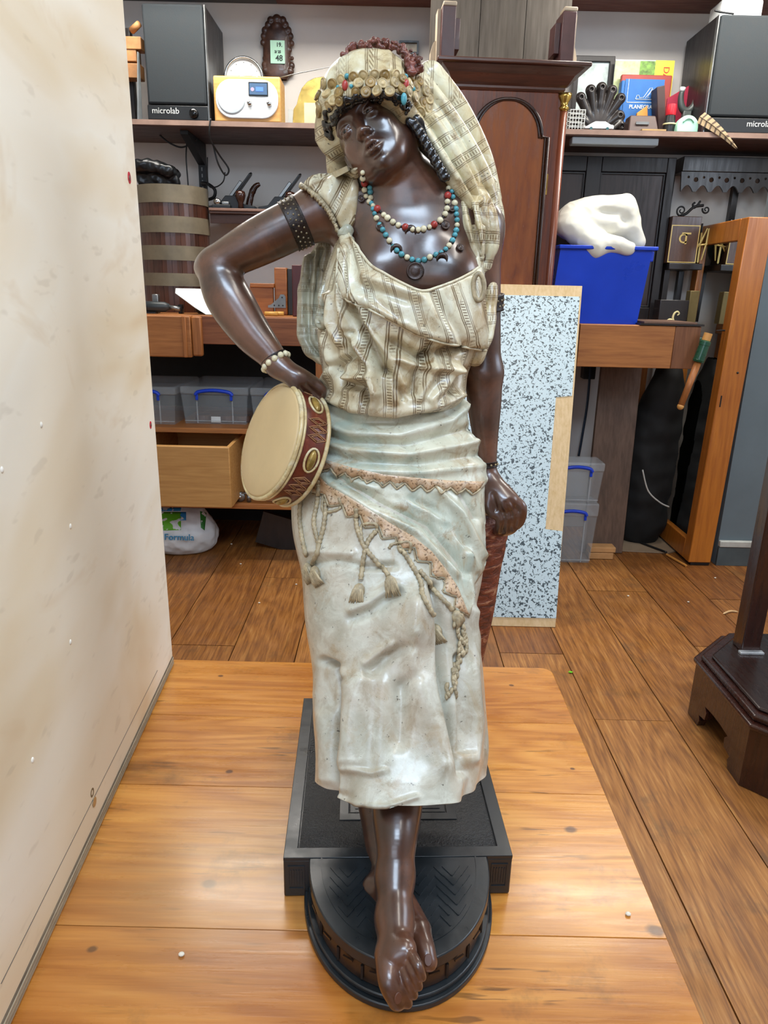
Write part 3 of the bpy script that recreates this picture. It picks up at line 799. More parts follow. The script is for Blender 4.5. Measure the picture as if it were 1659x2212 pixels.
# ---- legs and feet
Lg = Vol(axis(-.06, .10, .0015), axis(.485, .96, .0017, (.485, .64, .0013)), axis(.275, .78, .002, (.28, .47, .0013)))
k2 = P(905, 1320, .815); k1 = P(800, 1330, .83)
an = P(853, 1893, .612); sh = P(858, 1745, .670)
Lg.cone(P(895, 1030, .90), k2, .052, .034, .02); Lg.chain([k2, P(878, 1500, .765), P(866, 1640, .712), sh, P(856, 1818, .636), an], [.034, .034, .032, .0285, .0225, .0185], .014)
heel = P(838, 1925, .632)
ins = P(852, 1985, .574); ball = P(858, 2062, .537)
Lg.cone(an, heel, .016, .013, .012); Lg.cone(an, ins, .0185, .0185, .012); Lg.cone(heel, P(856, 2050, .55), .012, .011, .012)
Lg.chain([ins, ball], [.018, .0165], .012); Lg.cone(P(838, 2066, .538), P(876, 2050, .535), .0125, .0095, .012)
toes = [((838, 2078), (842, 2122), (858, 2160), .0125, .0095), ((856, 2080), (868, 2126), (880, 2166), .0070, .0055), ((867, 2074), (881, 2114), (893, 2148), .0064, .0050),
        ((877, 2066), (893, 2100), (904, 2130), .0060, .0047), ((886, 2056), (902, 2084), (912, 2110), .0056, .0044)]
for a, b, c_, ra, rb in toes:
    Lg.chain([P(*a, .531), P(*b, .515), P(*c_, .511)], [ra, ra*.88, rb], .0012)
# the other foot, crossed behind, its big toe to the viewer's right
h2 = P(812, 1925, .642)
Lg.chain([k1, P(800, 1560, .79), P(820, 1780, .715), P(836, 1895, .668)], [.032, .033, .022, .018], .014)
Lg.cone(P(836, 1895, .668), h2, .017, .0165, .012)
Lg.chain([P(838, 1900, .655), P(872, 1960, .618), P(902, 2010, .586)], [.017, .0165, .0145], .012)
Lg.cone(h2, P(895, 2020, .59), .014, .012, .012)
Lg.chain([P(905, 2012, .582), P(918, 2050, .560), P(926, 2078, .549)], [.0125, .0105, .0092], .004)
for i in range(3): Lg.chain([P(893-9*i, 2025, .585), P(903-9*i, 2062, .562), P(905-9*i, 2080, .557)], [.0075, .0065, .0055], .003)
V2_, F2_ = Lg.mesh(); del Lg
body_V = np.concatenate([smooth_np(V1, F1, 2, .5), smooth_np(V2_, F2_, 3, .5)]); body_F = np.concatenate([F1, F2_+len(V1)])
body = npmesh('body', body_V, body_F, skin, statue)
T_up = bvh(V1, F1); T_leg = bvh(V2_, F2_)
nail_m = plain('toe_nail', '5e3a2a', .5, var=.15)
for a, r in (((860, 2156), .0058), ((925, 2074), .0056)):
    h, n = hit([T_leg], *a, .52); u = Vector((1, 0, 0)); u = (u-n*u.dot(n)).normalized(); w_ = n.cross(u)
    m = MB(); m.prism([h-n*.001+(u*math.cos(t)*.72+w_*math.sin(t))*r for t in [2*PI*k/14 for k in range(14)]], n*.0018); m.build('toe_nail', nail_m, body, bevel=.0006)
eye_m = plain('eye_paint', '5d463a', .15, var=.1); iris_m = plain('iris_paint', '140c0a', .08, var=.05)
for s in (-1, 1):
    m = MB(); m.sphere((0, 0, 0), 1, 20, 14); C_, A_ = HL(s*30, 66.3, -1), np.array((15.4, 15.2, 13.4))*HS
    m.v = [Vector(C_ + HE*v.x*A_[0] + HN*v.y*A_[1] + HV*v.z*A_[2]) for v in m.v]; ey = m.build('eye', eye_m, body, smooth=True)
    m = MB(); m.sphere((0, 0, 0), 1, 16, 10); C_ = HL(s*30-2.5, 77.8, -1.6)
    m.v = [Vector(C_ + HE*v.x*5.6*HS + HN*v.y*4.2*HS + HV*v.z*5.4*HS) for v in m.v]; m.build('iris', iris_m, body, smooth=True)
# ---------------------------------------------------------------- painted cloth
def cloth_mat(name, c, hi, stripe=0.0, green=.0, per=.026, dirt=.5, pit=0):
    """antique painted drapery: cream ground, brown worn glaze, optional engraved stripes driven by the su/sv attributes"""
    t = NT(name); v = t.coord(rnd=False)
    n = t.noise(v, 16, 5, .62, .4)
    cc = t.ramp(n, [(.30, srgb(c)), (.62, srgb(hi))])
    if green:
        g = t.ramp(t.noise(v, 9, 4, .6, .8), [(.42, 0.0), (.62, 1.0)]); cc = t.mix(t.math('MULTIPLY', g, green), cc, srgb('8fa39a'))
    pt = t.ramp(t.noise(v, 38, 5, .68, .7), [(.50, 0.0), (.66, 1.0)])
    cc = t.mix(t.math('MULTIPLY', pt, .42), cc, srgb('dfe3d6'))
    oc = t.ramp(t.noise(t.coord((1, 1, .6), rnd=False), 22, 6, .7, 1.5), [(.52, 0.0), (.66, 1.0)])
    cc = t.mix(t.math('MULTIPLY', oc, .3+dirt*.35), cc, srgb('a3865a'))
    br = t.ramp(t.noise(v, 34, 6, .72, 1.0), [(.53, 0.0), (.68, 1.0)])
    cc = t.mix(t.math('MULTIPLY', br, dirt), cc, srgb('7d5c30'))
    ck = t.ramp(t.noise(v, 120, 4, .75), [(.645, 0.0), (.69, 1.0)])
    cc = t.mix(t.math('MULTIPLY', ck, .75), cc, srgb('2a2018'))
    h = t.math('MULTIPLY', n, .4)
    if pit:
        sp_ = t.ramp(t.noise(v, 330, 2, .5), [(.56, 0.0), (.64, 1.0)]); cc = t.mix(t.math('MULTIPLY', sp_, pit), cc, srgb('6b4a28')); h = t.math('SUBTRACT', h, t.math('MULTIPLY', sp_, .8))
    if stripe:
        s_, q = t.attr('su'), t.attr('sv')
        wob = t.math('MULTIPLY', t.math('SUBTRACT', t.noise(v, 25, 2), .5), .15)
        f = t.math('FRACT', t.math('ADD', t.math('DIVIDE', s_, per), wob))
        def pulse(p, w_): return t.math('LESS_THAN', t.math('ABSOLUTE', t.math('SUBTRACT', f, p)), w_)
        ln = t.math('MAXIMUM', t.math('MAXIMUM', pulse(.12, .022), pulse(.19, .022)), t.math('MAXIMUM', pulse(.46, .022), pulse(.53, .018)))
        tick = t.math('MULTIPLY', t.math('LESS_THAN', t.math('ABSOLUTE', t.math('SUBTRACT', f, .325)), .085), t.math('LESS_THAN', t.math('FRACT', t.math('DIVIDE', q, .0032)), .42))
        gap = t.ramp(t.noise(v, 30, 3, .6), [(.40, 0.0), (.50, 1.0)])
        ln = t.math('MULTIPLY', t.math('MAXIMUM', ln, t.math('MULTIPLY', tick, gap)), t.ramp(t.noise(v, 22, 4, .6), [(.30, .15), (.52, 1.0)]))
        cc = t.mix(t.math('MULTIPLY', ln, stripe), cc, srgb('5e4420'))
        h = t.math('SUBTRACT', h, t.math('MULTIPLY', ln, .6))
    t.col(cc); t.rough(t.ramp(t.noise(v, 50, 4, .6), [(.3, .26), (.7, .48)])); t.set(Coat_Weight=.3, Coat_Roughness=.15)
    t.bump(t.math('ADD', h, t.math('ADD', t.math('MULTIPLY', t.noise(v, 210, 4, .65), .5), t.math('MULTIPLY', t.noise(v, 60, 4, .6), .8))), .4, .0012)
    return t.m
m_skirt = cloth_mat('skirt_paint', 'aa9f8a', 'd0cbbb', 0, .25, dirt=.35)
m_blouse = cloth_mat('blouse_paint', 'b59c70', 'd9d4ba', .85, .15, dirt=.75)
m_scarf = cloth_mat('scarf_paint', 'b39b68', 'dcd6b6', .7, .1, per=.030, dirt=.75)
m_sash = cloth_mat('sash_paint', 'b3b19b', 'd3d2be', 0, .6, dirt=.6)
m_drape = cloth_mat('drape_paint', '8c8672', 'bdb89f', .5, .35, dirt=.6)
m_trim = cloth_mat('trim_paint', 'b08a62', 'd2b494', 0, 0, dirt=.5, pit=.75)
m_cord = plain('cord_paint', 'b0a182', .45, var=.3, scale=120, bump=.4)

# ---- skirt
rows = [(858, 700, 975, .915, .075, .06, 0), (905, 676, 996, .915, .088, .065, 0), (960, 655, 1016, .912, .097, .07, 0), (1040, 634, 1043, .905, .108, .08, 0), (1130, 634, 1042, .89, .120, .08, 0), (1220, 653, 1040, .87, .125, .08, 0), (1320, 662, 1022, .845, .122, .08, .004),
        (1420, 679, 1036, .815, .117, .08, .008), (1520, 686, 1041, .785, .112, .08, .014), (1600, 697, 1043, .755, .108, .08, .022), (1655, 698, 1033, .737, .106, .075, .030)]
SV, SF, SU, STt = loft(rows, 300, 330, 2.25)
ang = SU; low = np.clip((STt-5)/5, 0, 1)
N0 = normals_np(SV, SF)
rip = (.006*np.sin(ang*7+.6)*low**1.5+.004*np.sin(ang*13+1.0)*low**2)*np.clip(np.abs(np.cos(ang))*1.6-.25, 0, 1)
SV = SV+N0*rip[:, None]
SV = sculpt(SV, SF, [(p_, w_, a_*1.45) for p_, w_, a_ in [
    ([(700, 1430), (722, 1440), (734, 1500), (736, 1600), (727, 1690), (716, 1720)], 9, -.015), ([(700, 1440), (694, 1500), (702, 1600), (704, 1680)], 16, .006),
    ([(704, 1450), (706, 1520)], 16, -.009), ([(722, 1440), (745, 1455)], 8, .004), ([(752, 1480), (756, 1600), (745, 1700)], 16, .006),
    ([(935, 1270), (952, 1380), (958, 1470), (975, 1560), (992, 1640), (998, 1665)], 10, -.013), ([(1020, 1320), (1018, 1450), (1028, 1560), (1020, 1640)], 14, .007), ([(990, 1420), (1000, 1540), (1006, 1620)], 8, -.007),
    ([(900, 1320), (890, 1350)], 55, .012), ([(893, 1300), (888, 1400), (890, 1455)], 16, .007), ([(890, 1462), (868, 1480)], 14, -.006),
    ([(762, 1335), (800, 1320), (860, 1280)], 11, -.006), ([(760, 1318), (800, 1302), (850, 1265)], 10, .004), ([(800, 1450), (850, 1410), (880, 1395)], 12, -.006), ([(790, 1432), (845, 1392)], 10, .004),
    ([(780, 1470), (772, 1560), (766, 1640)], 24, .007), ([(905, 1480), (940, 1570), (960, 1650)], 26, .007), ([(866, 1500), (862, 1600)], 18, -.006), ([(830, 1480), (820, 1640)], 20, .003),
    ([(672, 1220), (730, 1212), (790, 1225), (850, 1222)], 8, -.004), ([(670, 1190), (760, 1195)], 9, .003),
    ([(760, 1662), (800, 1672), (830, 1665)], 7, .003), ([(735, 1722), (780, 1744), (840, 1742), (900, 1722)], 6, .003)]])
skirt = npmesh('skirt', SV, SF, m_skirt, statue, attrs={'su': SU*.1, 'sv': STt*.05}); skirt.modifiers.new('t', 'SOLIDIFY').thickness = .005; skirt.modifiers['t'].offset = -1
T_sk = bvh(SV, SF)

# ---- blouse: loose lower part that bags over the waist
rows = [(455, 745, 1028, .918, .050, .055), (500, 735, 1040, .915, .070, .06), (560, 712, 1045, .915, .084, .06), (620, 695, 1045, .912, .090, .065), (680, 688, 1046, .912, .094, .065), (740, 688, 1036, .912, .096, .065), (800, 698, 1010, .912, .098, .065),
        (846, 703, 1003, .912, .100, .065), (868, 716, 990, .912, .090, .06), (872, 735, 975, .912, .070, .05)]
QV, QF, QU, QT = loft(rows, 260, 230, 2.3)
QV = sculpt(QV, QF, [(p_, w_, a_*1.5) for p_, w_, a_ in [
    ([(745, 545), (738, 640), (750, 720), (800, 790), (812, 850)], 8, .008), ([(760, 660), (800, 740), (830, 800)], 9, -.009), ([(772, 650), (790, 700), (835, 760), (870, 830)], 8, .006),
    ([(700, 720), (720, 790), (700, 830)], 9, .006), ([(725, 790), (760, 770), (755, 720)], 8, -.008), ([(730, 800), (742, 830), (785, 838), (792, 866)], 8, -.010), ([(745, 815), (800, 815), (812, 850), (806, 872)], 9, .009),
    ([(850, 740), (900, 770), (960, 760), (1005, 745)], 10, -.009), ([(860, 775), (900, 790), (985, 795)], 9, .006), ([(930, 750), (900, 800), (890, 850)], 9, -.007), ([(940, 760), (925, 820), (905, 860)], 8, .006), ([(985, 790), (960, 830), (930, 862)], 9, .006), ([(1000, 800), (975, 850)], 7, -.006),
    ([(850, 820), (855, 862)], 10, .005), ([(830, 800), (850, 815), (870, 862)], 7, -.005), ([(700, 660), (690, 720)], 10, -.008), ([(712, 640), (716, 700), (735, 740)], 8, .007),
    ([(690, 850), (760, 880), (850, 890), (950, 872), (995, 852)], 8, .005)]])
neck_poly = [(700, 380), (760, 520), (795, 568), (830, 592), (870, 614), (910, 630), (945, 622), (985, 607), (1012, 594), (1030, 580), (1046, 420), (900, 330)]
qc = QV[QF].mean(1); qq = proj_np(qc); qn = np.cross(QV[QF[:, 2]]-QV[QF[:, 0]], QV[QF[:, 3]]-QV[QF[:, 1]]); fr = (qn*(qc-np.array((0, 0, EYE)))).sum(1) < 0
keep = ~(inside(qq, neck_poly) & fr) & ~((qq[:, 1] < 560) & ~fr)
QF2 = QF[keep]
blouse = npmesh('blouse', QV, QF2, m_blouse, statue, attrs={'su': QU*.085, 'sv': QV[:, 2]}); q = blouse.modifiers.new('t', 'SOLIDIFY'); q.thickness = .004; q.offset = -1
T_bl = bvh(QV, QF2)
# ---- fold of cloth turned down across the bust
flap_poly = [(738, 497), (752, 503), (762, 520), (795, 566), (830, 590), (870, 612), (910, 628), (945, 620), (985, 605), (1018, 588), (1036, 578), (1040, 600), (1043, 660), (1050, 757), (1025, 752), (1000, 748), (950, 738), (900, 722), (850, 695), (800, 668), (765, 655), (738, 642), (728, 612), (730, 560)]
flT = bvh(QV, QF)
def fl_fold(q):
    d = .004*np.exp(-(seg_dist(q, [(745, 520), (735, 600), (760, 650)])/9)**2)-.004*np.exp(-(seg_dist(q, [(760, 540), (775, 610), (860, 690)])/10)**2)
    d += .005*np.exp(-(seg_dist(q, [(790, 600), (860, 625), (900, 640)])/11)**2)-.005*np.exp(-(seg_dist(q, [(800, 625), (880, 650)])/9)**2)
    d += .0045*np.exp(-(seg_dist(q, [(905, 640), (960, 720)])/12)**2)-.004*np.exp(-(seg_dist(q, [(930, 630), (990, 735)])/9)**2)+.003*np.exp(-(seg_dist(q, [(1015, 600), (1030, 745)])/8)**2)
    d += .005*np.exp(-(seg_dist(q, [(800, 668), (850, 695), (900, 722), (950, 738), (1000, 748)])/10)**2)
    return d
flap, (fV, fF) = patch('blouse_flap', flap_poly, [flT], m_blouse, statue, 5, lambda q: .004+.006*np.clip((q[:, 1]-540)/200, 0, 1), .003, fl_fold, 3,
                       pat=lambda q: ((q[:, 0]-.28*(q[:, 1]-600))*.00057, q[:, 1]*.00055))
T_fl = bvh(fV, fF)
hem_flap = onsurf(poly_dense([(728, 612), (738, 642), (765, 655), (800, 668), (850, 695), (900, 722), (950, 738), (1000, 748), (1050, 757)], 6), [T_fl, flT], .001)
MB().tube(hem_flap, .0013, 8).build('rolled_hem', m_blouse, statue, smooth=True)
MB().tube(onsurf(crom([(752, 503), (795, 568), (830, 592), (870, 614), (910, 630), (945, 622), (985, 607), (1018, 590), (1036, 578)], 8), [T_fl, flT], .001), .0016, 8).build('rolled_hem', m_blouse, statue, smooth=True)

# ---- strap over the shoulder, with fringe and knot
strap_poly = [(652, 402), (668, 388), (700, 372), (740, 364), (772, 362), (776, 400), (772, 440), (766, 480), (752, 508), (742, 500), (730, 478), (712, 450), (690, 425), (668, 410)]
T_body = T_up
strap, (pV, pF) = patch('shoulder_strap', strap_poly, [T_up], m_blouse, statue, 5, .006, .004,
    lambda q: .0025*np.sin((q[:, 0]*.8+q[:, 1]*.35)*.16), 3, pat=lambda q: ((q[:, 0]*.75+q[:, 1]*.45)*.0005, (q[:, 1]-q[:, 0])*.0004))
T_st = bvh(pV, pF)
fr_m = MB()
for (x, y) in poly_dense([(652, 402), (668, 412), (690, 428), (712, 453), (730, 481), (742, 503)], 3.2):
    a = onsurf([(x, y), (x+random.uniform(-7, 1), y+random.uniform(3, 9))], [T_st, T_up], .004); fr_m.tube([a[0], (a[0]+a[1])/2+Vector((0, -.002, 0)), a[1]], [.0022, .0021, .0013], 6)
fr_m.build('fringe', m_cord, statue, smooth=True)['kind'] = 'stuff'
# ---- sash: two wraps of grey-green cloth with toothed trims, cords and tassels
def zig(pts, amp, per):
    L = poly_dense(pts, 2); out = []; d = 0; k = 0
    for a, b in zip(L[:-1], L[1:]):
        d += math.dist(a, b)
        if d >= per/2:
            d = 0; k += 1; t = (b[0]-a[0], b[1]-a[1]); n = math.hypot(*t) or 1
            s_ = amp if k % 2 else -amp*.6
            out.append((b[0]-t[1]/n*s_*-1*-1, b[1]+t[0]/n*s_))
    return out
low1 = [(652, 1000), (700, 1012), (760, 1030), (830, 1045), (900, 1052), (970, 1058), (1043, 1062)]
z1 = zig(low1, 9, 29)
low2 = [(668, 1040), (700, 1075), (745, 1100), (790, 1128), (840, 1160), (885, 1185), (925, 1218), (955, 1255), (980, 1295), (1003, 1332)]
z2 = zig(low2, 11, 44)
def ss(q, lst):
    d = np.zeros(len(q))
    for p, wd, a in lst: d += a*np.exp(-(seg_dist(q, p)/wd)**2)
    return d
s2_poly = [(655, 1005)] + [(664, 1030)] + z2 + [(1010, 1334), (1018, 1300), (1022, 1262), (1051, 1216), (1047, 1150), (1042, 1090), (1043, 1050), (900, 1030), (760, 1010)]
s2, (aV, aF) = patch('sash_wrap', s2_poly, [T_sk], m_sash, statue, 5, .005, .003, lambda q: ss(q, [
    ([(700, 1030), (800, 1100), (900, 1150), (980, 1240)], 9, .006), ([(720, 1025), (820, 1090), (920, 1140), (1000, 1240)], 9, -.006), ([(760, 1040), (860, 1070), (960, 1130), (1020, 1230)], 8, .006), ([(830, 1060), (930, 1100), (1000, 1180)], 9, -.006),
    ([(940, 1060), (990, 1110), (1035, 1200)], 8, .007), ([(990, 1065), (1020, 1120)], 7, -.006), ([(1000, 1200), (1005, 1260), (1012, 1320)], 8, .006)]), 2)
T_s2 = bvh(aV, aF)
t2_in = [(x+8, y-27) for x, y in low2][::-1]
t2, (bV, bF) = patch('sash_trim', z2 + [(1014, 1330)] + t2_in[1:], [T_s2, T_sk], m_trim, statue, 5, .0018, .002)
s1_poly = [(688, 862), (760, 878), (850, 884), (940, 874), (985, 858), (1002, 905), (1015, 955), (1036, 1005), (1046, 1040)] + z1[::-1] + [(648, 985), (662, 945), (674, 900)]
s1, (cV, cF) = patch('sash_wrap', s1_poly, [T_sk], m_sash, statue, 5, .010, .004, lambda q: ss(q, [
    ([(675, 905), (760, 940), (860, 945), (960, 915), (990, 880)], 9, .007), ([(670, 925), (760, 958), (880, 962), (1005, 930)], 8, -.008), ([(665, 945), (760, 975), (880, 985), (1015, 960)], 8, .007), ([(690, 880), (760, 915), (850, 915), (930, 890)], 9, -.006),
    ([(660, 965), (780, 1000), (900, 1005), (1030, 985)], 8, -.006), ([(655, 985), (780, 1018), (900, 1024), (1040, 1010)], 8, .005), ([(980, 870), (985, 920), (1010, 980)], 9, .005)]), 2)
T_s1 = bvh(cV, cF)
t1_in = [(x, y-20) for x, y in low1][::-1]
t1, _ = patch('sash_trim', z1 + [(1046, 1040)] + t1_in[1:], [T_s1], m_trim, statue, 5, .0016, .002)
for lst in (z1, z2): MB().tube(onsurf(poly_dense(lst, 4), [T_s1, T_s2, T_sk], .0016), .0011, 6).build('trim_edge', m_cord, statue, smooth=True)
ALL_SK = [T_sk, T_s2, T_s1]
def rope(pts, r=.0028):
    L = onsurf(poly_dense(crom(pts, 6), 2.5), ALL_SK, r*.7); m = MB()
    m.tube(L, [r*(1+.22*math.sin(i*1.9)) for i in range(len(L))], 8); return m.build('cord', m_cord, statue, smooth=True)
def tassel(x, y, dx, dy, r=17):
    p, n = hit(ALL_SK, x, y); q, _ = hit(ALL_SK, x+dx, y+dy); ax = (q-p).normalized(); s_ = 1/ppm(p); u = n.cross(ax).normalized(); m = MB()
    T = tas_root = m.sphere((0, 0, 0), 1, 10, 8); R_ = Matrix((u, ax, n)).transposed()
    m.v = [p + n*.002 + R_ @ Vector((v.x*r*s_*.8, v.y*r*s_, v.z*r*s_*.55)) for v in m.v]
    o = m.build('tassel', m_cord, statue, smooth=True)
    for k in range(7):
        a = (k-3)/3; w_ = MB(); b0 = p + n*(.002+r*s_*.45) + u*(a*r*s_*.55); b1 = p + ax*(r*s_*1.0)+n*(.002+.25*r*s_)+u*(a*r*s_*.75); b2 = p+ax*(r*s_*1.7)+n*.001+u*(a*r*s_*.95+random.uniform(-1, 1)*.001)
        w_.tube([p-ax*r*s_*.8+n*.003, b0, b1, b2], [.0008, .0017, .0016, .0008], 6); w_.build('tassel_strand', m_cord, o, smooth=True)
for pts, t in [([(770, 1098), (772, 1140), (790, 1185), (822, 1222), (840, 1244)], (846, 1262, 2, 10)), ([(812, 1148), (795, 1170), (786, 1205), (780, 1252)], (776, 1276, -2, 10)),
               ([(862, 1178), (890, 1222), (908, 1258), (912, 1290), (935, 1330)], (945, 1362, 4, 10)), ([(905, 1232), (930, 1262), (955, 1292), (975, 1318)], (984, 1332, 4, 10)),
               ([(690, 1035), (688, 1080), (680, 1130), (690, 1180), (676, 1215)], (684, 1238, 3, 10)), ([(706, 1080), (702, 1130), (690, 1180)], None), ([(655, 1060), (650, 1110), (655, 1160), (664, 1200)], (668, 1232, 2, 10))]:
    rope(pts)
    if t: tassel(*t)
for st_ in ([(700, 1070), (700, 1105), (735, 1098), (733, 1075)], [(782, 1165), (782, 1135), (812, 1132), (814, 1150)], [(840, 1185), (850, 1175), (885, 1172), (884, 1195)]):
    rope(st_, .0018)
fr_m = MB()                                              # long frayed end hanging at the side
for k in range(70):
    t = k/70; x, y = 985+12*math.sin(t*5)+random.uniform(-9, 9), 1335+t*165; a = onsurf([(x, y), (x+random.uniform(-4, 4), y+14)], ALL_SK, .002)
    fr_m.tube([a[0], (a[0]+a[1])/2+Vector((0, -.0015, 0)), a[1]], [.002, .0024, .0008], 6)
fr_m.build('frayed_end', m_cord, statue, smooth=True)['kind'] = 'stuff'

# ---- drapery behind the bent arm, shoulder drape and knot
D = Vol(axis(-.13, .20, .0018), axis(.80, 1.02, .0018), axis(.82, 1.27, .0018))
def ch(pts, k=.006, **kw):
    q = [P(a[0], a[1], a[2]) for a in pts]; D.chain(q, [rp(a[3], q[i]) for i, a in enumerate(pts)], k, **kw)
ch([(705, 520, .955, 16), (682, 590, .958, 26), (672, 670, .955, 25), (670, 730, .945, 23), (694, 766, .935, 20)], .012)
ch([(664, 560, .95, 9), (654, 640, .95, 9), (656, 720, .945, 10), (672, 755, .935, 12)], .010)
ch([(735, 560, .89, 11), (716, 620, .88, 16), (704, 670, .872, 19), (694, 698, .868, 15)], .008)
ch([(742, 545, .87, 8), (728, 610, .862, 9), (716, 670, .86, 9)], .006)
ch([(700, 775, .92, 14), (722, 800, .90, 18), (712, 830, .89, 16)], .012)
ch([(752, 497, .872, 13), (738, 505, .872, 10)], .004); ch([(745, 515, .87, 9), (758, 520, .868, 9)], .004)
# cloth over the straight arm's shoulder, gathered to a ring
ch([(1005, 400, .915, 26), (1030, 450, .895, 36), (1046, 520, .893, 34), (1040, 580, .89, 11)], .010)
ch([(1050, 400, .925, 24), (1066, 470, .92, 24), (1064, 530, .915, 18), (1050, 575, .90, 10)], .008)
ch([(992, 430, .892, 12), (1012, 490, .875, 13), (1026, 540, .872, 10), (1035, 580, .876, 7)], .006)
ch([(1030, 440, .878, 9), (1040, 500, .868, 9), (1040, 560, .87, 7)], .004)
ch([(1062, 620, .905, 12), (1056, 680, .895, 16), (1040, 735, .885, 22), (1026, 778, .88, 16)], .008)
V3, F3_ = D.mesh(); V3 = smooth_np(V3, F3_, 1)
V3 = sculpt(V3, F3_, [([(672, 545), (664, 640), (668, 730), (685, 762)], 6, -.009), ([(692, 540), (684, 620), (680, 700)], 6, -.009), ([(682, 560), (674, 660), (676, 735)], 6, .005), ([(655, 600), (653, 700)], 5, .004), ([(712, 600), (698, 660), (690, 700)], 5, -.006), ([(722, 590), (708, 650), (704, 695)], 4, .004), ([(690, 690), (700, 700), (712, 690)], 5, .006), ([(702, 610), (690, 660)], 4, .004),
    ([(1010, 430), (1030, 500), (1038, 560)], 5, -.006), ([(1040, 430), (1050, 500), (1046, 565)], 5, -.006), ([(1060, 440), (1064, 520), (1052, 565)], 6, -.005), ([(1025, 440), (1040, 520)], 5, .004), ([(1000, 440), (1020, 520)], 4, .003)])
N3 = np.array([noise.noise(Vector(p)*55) for p in V3.tolist()]); V3 = V3 + normals_np(V3, F3_)*(N3*.0022)[:, None]
T_dr = bvh(V3, F3_)
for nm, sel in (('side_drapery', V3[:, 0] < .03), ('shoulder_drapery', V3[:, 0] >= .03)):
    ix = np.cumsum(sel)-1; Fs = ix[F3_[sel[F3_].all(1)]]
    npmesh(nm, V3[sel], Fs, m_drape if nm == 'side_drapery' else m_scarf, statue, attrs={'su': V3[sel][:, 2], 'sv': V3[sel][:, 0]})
ringp = [P(1034+12*math.cos(a), 620+29*math.sin(a), .838) for a in [2*PI*k/24 for k in range(24)]]
MB().tube(ringp, .0028, 8, closed=True).build('drape_ring', m_cord, statue, smooth=True)
# ---- head scarf
Hd = Vol(axis(-.115, .165, .0016), axis(.80, 1.02, .0016), axis(1.0, 1.275, .0016))
def Hell(c, r, k=6, mode='add', cut=None):
    Hd.ell(HL(*c), np.array(r)*HS, HR, k*HS, mode, cut)
Hd.ell(P(800, 224, .905), (.0585, .066, .0520), k=.004)
Hd.ell(P(735, 285, .925), (.030, .040, .030), k=.014)
Hd.ell(P(880, 240, .925), (.034, .040, .040), k=.014)
Hd.ell(P(798, 310, .832), (.0535, .062, .0515), k=.005, mode='sub')
Hd.cone(P(770, 420, .86), P(800, 330, .84), .045, .045, .006, 'sub')
def hc(pts, k=.006, **kw):
    q = [P(a[0], a[1], a[2]) for a in pts]; Hd.chain(q, [rp(a[3], q[i]) for i, a in enumerate(pts)], k, **kw)
hc([(905, 190, .915, 30), (950, 250, .915, 33), (1000, 330, .915, 34), (1040, 410, .915, 32), (1058, 480, .912, 24)], .010)
hc([(880, 215, .895, 20), (915, 265, .893, 27), (958, 335, .888, 28), (995, 395, .885, 25), (1024, 440, .885, 18)], .008)
hc([(930, 165, .945, 30), (985, 240, .95, 30), (1035, 340, .95, 28), (1062, 430, .945, 22)], .010)
hc([(915, 330, .94, 24), (965, 400, .935, 26), (1000, 450, .925, 20)], .010)
hc([(735, 300, .965, 30), (735, 360, .965, 30), (745, 400, .96, 28)], .010); hc([(775, 320, .97, 30), (790, 380, .965, 30)], .010)
for s0, s1, w_ in [((770, 118), (764, 175), 7), ((800, 112), (800, 170), 6), ((835, 112), (842, 168), 6)]: pass
V4, F4 = Hd.mesh(); V4 = smooth_np(V4, F4, 1)
V4 = sculpt(V4, F4, [([(905, 225), (955, 300), (1000, 375), (1030, 425)], 6, -.009), ([(935, 200), (990, 275), (1040, 370), (1060, 430)], 7, -.008), ([(790, 115), (780, 170)], 8, -.002), ([(840, 112), (845, 170)], 7, .002), ([(720, 150), (712, 200)], 7, -.003),
    ([(880, 140), (905, 200), (930, 235)], 8, -.005), ([(735, 130), (780, 112), (850, 112)], 6, .002), ([(700, 190), (735, 172), (800, 163), (860, 166)], 7, -.003), ([(692, 215), (740, 208), (800, 200), (870, 200)], 12, .003), ([(690, 300), (706, 325), (730, 345)], 8, .004), ([(940, 260), (1000, 345), (1045, 440)], 9, .004), ([(905, 255), (950, 325), (990, 385)], 8, .004), ([(1000, 300), (1055, 400)], 8, .003)])
q4 = proj_np(V4); dirn = np.array([.55, .83]); sA = np.where(q4[:, 1] > 215, q4 @ dirn, q4[:, 0]*.9+60)*.00055
scarf = npmesh('head_scarf', V4, F4, m_scarf, statue, attrs={'su': sA, 'sv': (q4 @ np.array([.83, -.55]))*.0005})
T_sc = bvh(V4, F4)
# ---- hair: curls on the brow, braid at the side
hair_m = plain('black_hair', '0e0d0e', .22, var=.3, scale=60, bump=.2, coat=.4)
Hr = Vol(axis(-.10, .08, .0013), axis(.80, .95, .0013), axis(1.02, 1.24, .0013))
rnd = random.Random(4)
def blob(px, py, r, tr, dy=.0):
    h, n = hit(tr, px, py, .86); Hr.ell(np.array(h+n*.0015), rp(r, h)*np.array((1, 1, 1)), k=.0004)
for (x, y) in poly_dense(crom([(708, 292), (704, 262), (712, 236), (735, 218), (765, 208), (800, 203), (838, 201), (868, 212), (884, 232)], 5), 3):
    blob(x+rnd.uniform(-3, 3), y+rnd.uniform(-4, 4), rnd.uniform(4, 7.5), [T_up, T_sc]); blob(x*.9+80+rnd.uniform(-4, 4), y+10+rnd.uniform(-7, 7), rnd.uniform(3.5, 6.5), [T_up, T_sc])
for (x, y) in poly_dense(crom([(716, 275), (730, 245), (752, 230), (775, 220)], 4), 4): blob(x+rnd.uniform(-4, 4), y+rnd.uniform(-4, 4), rnd.uniform(4, 7), [T_up, T_sc])
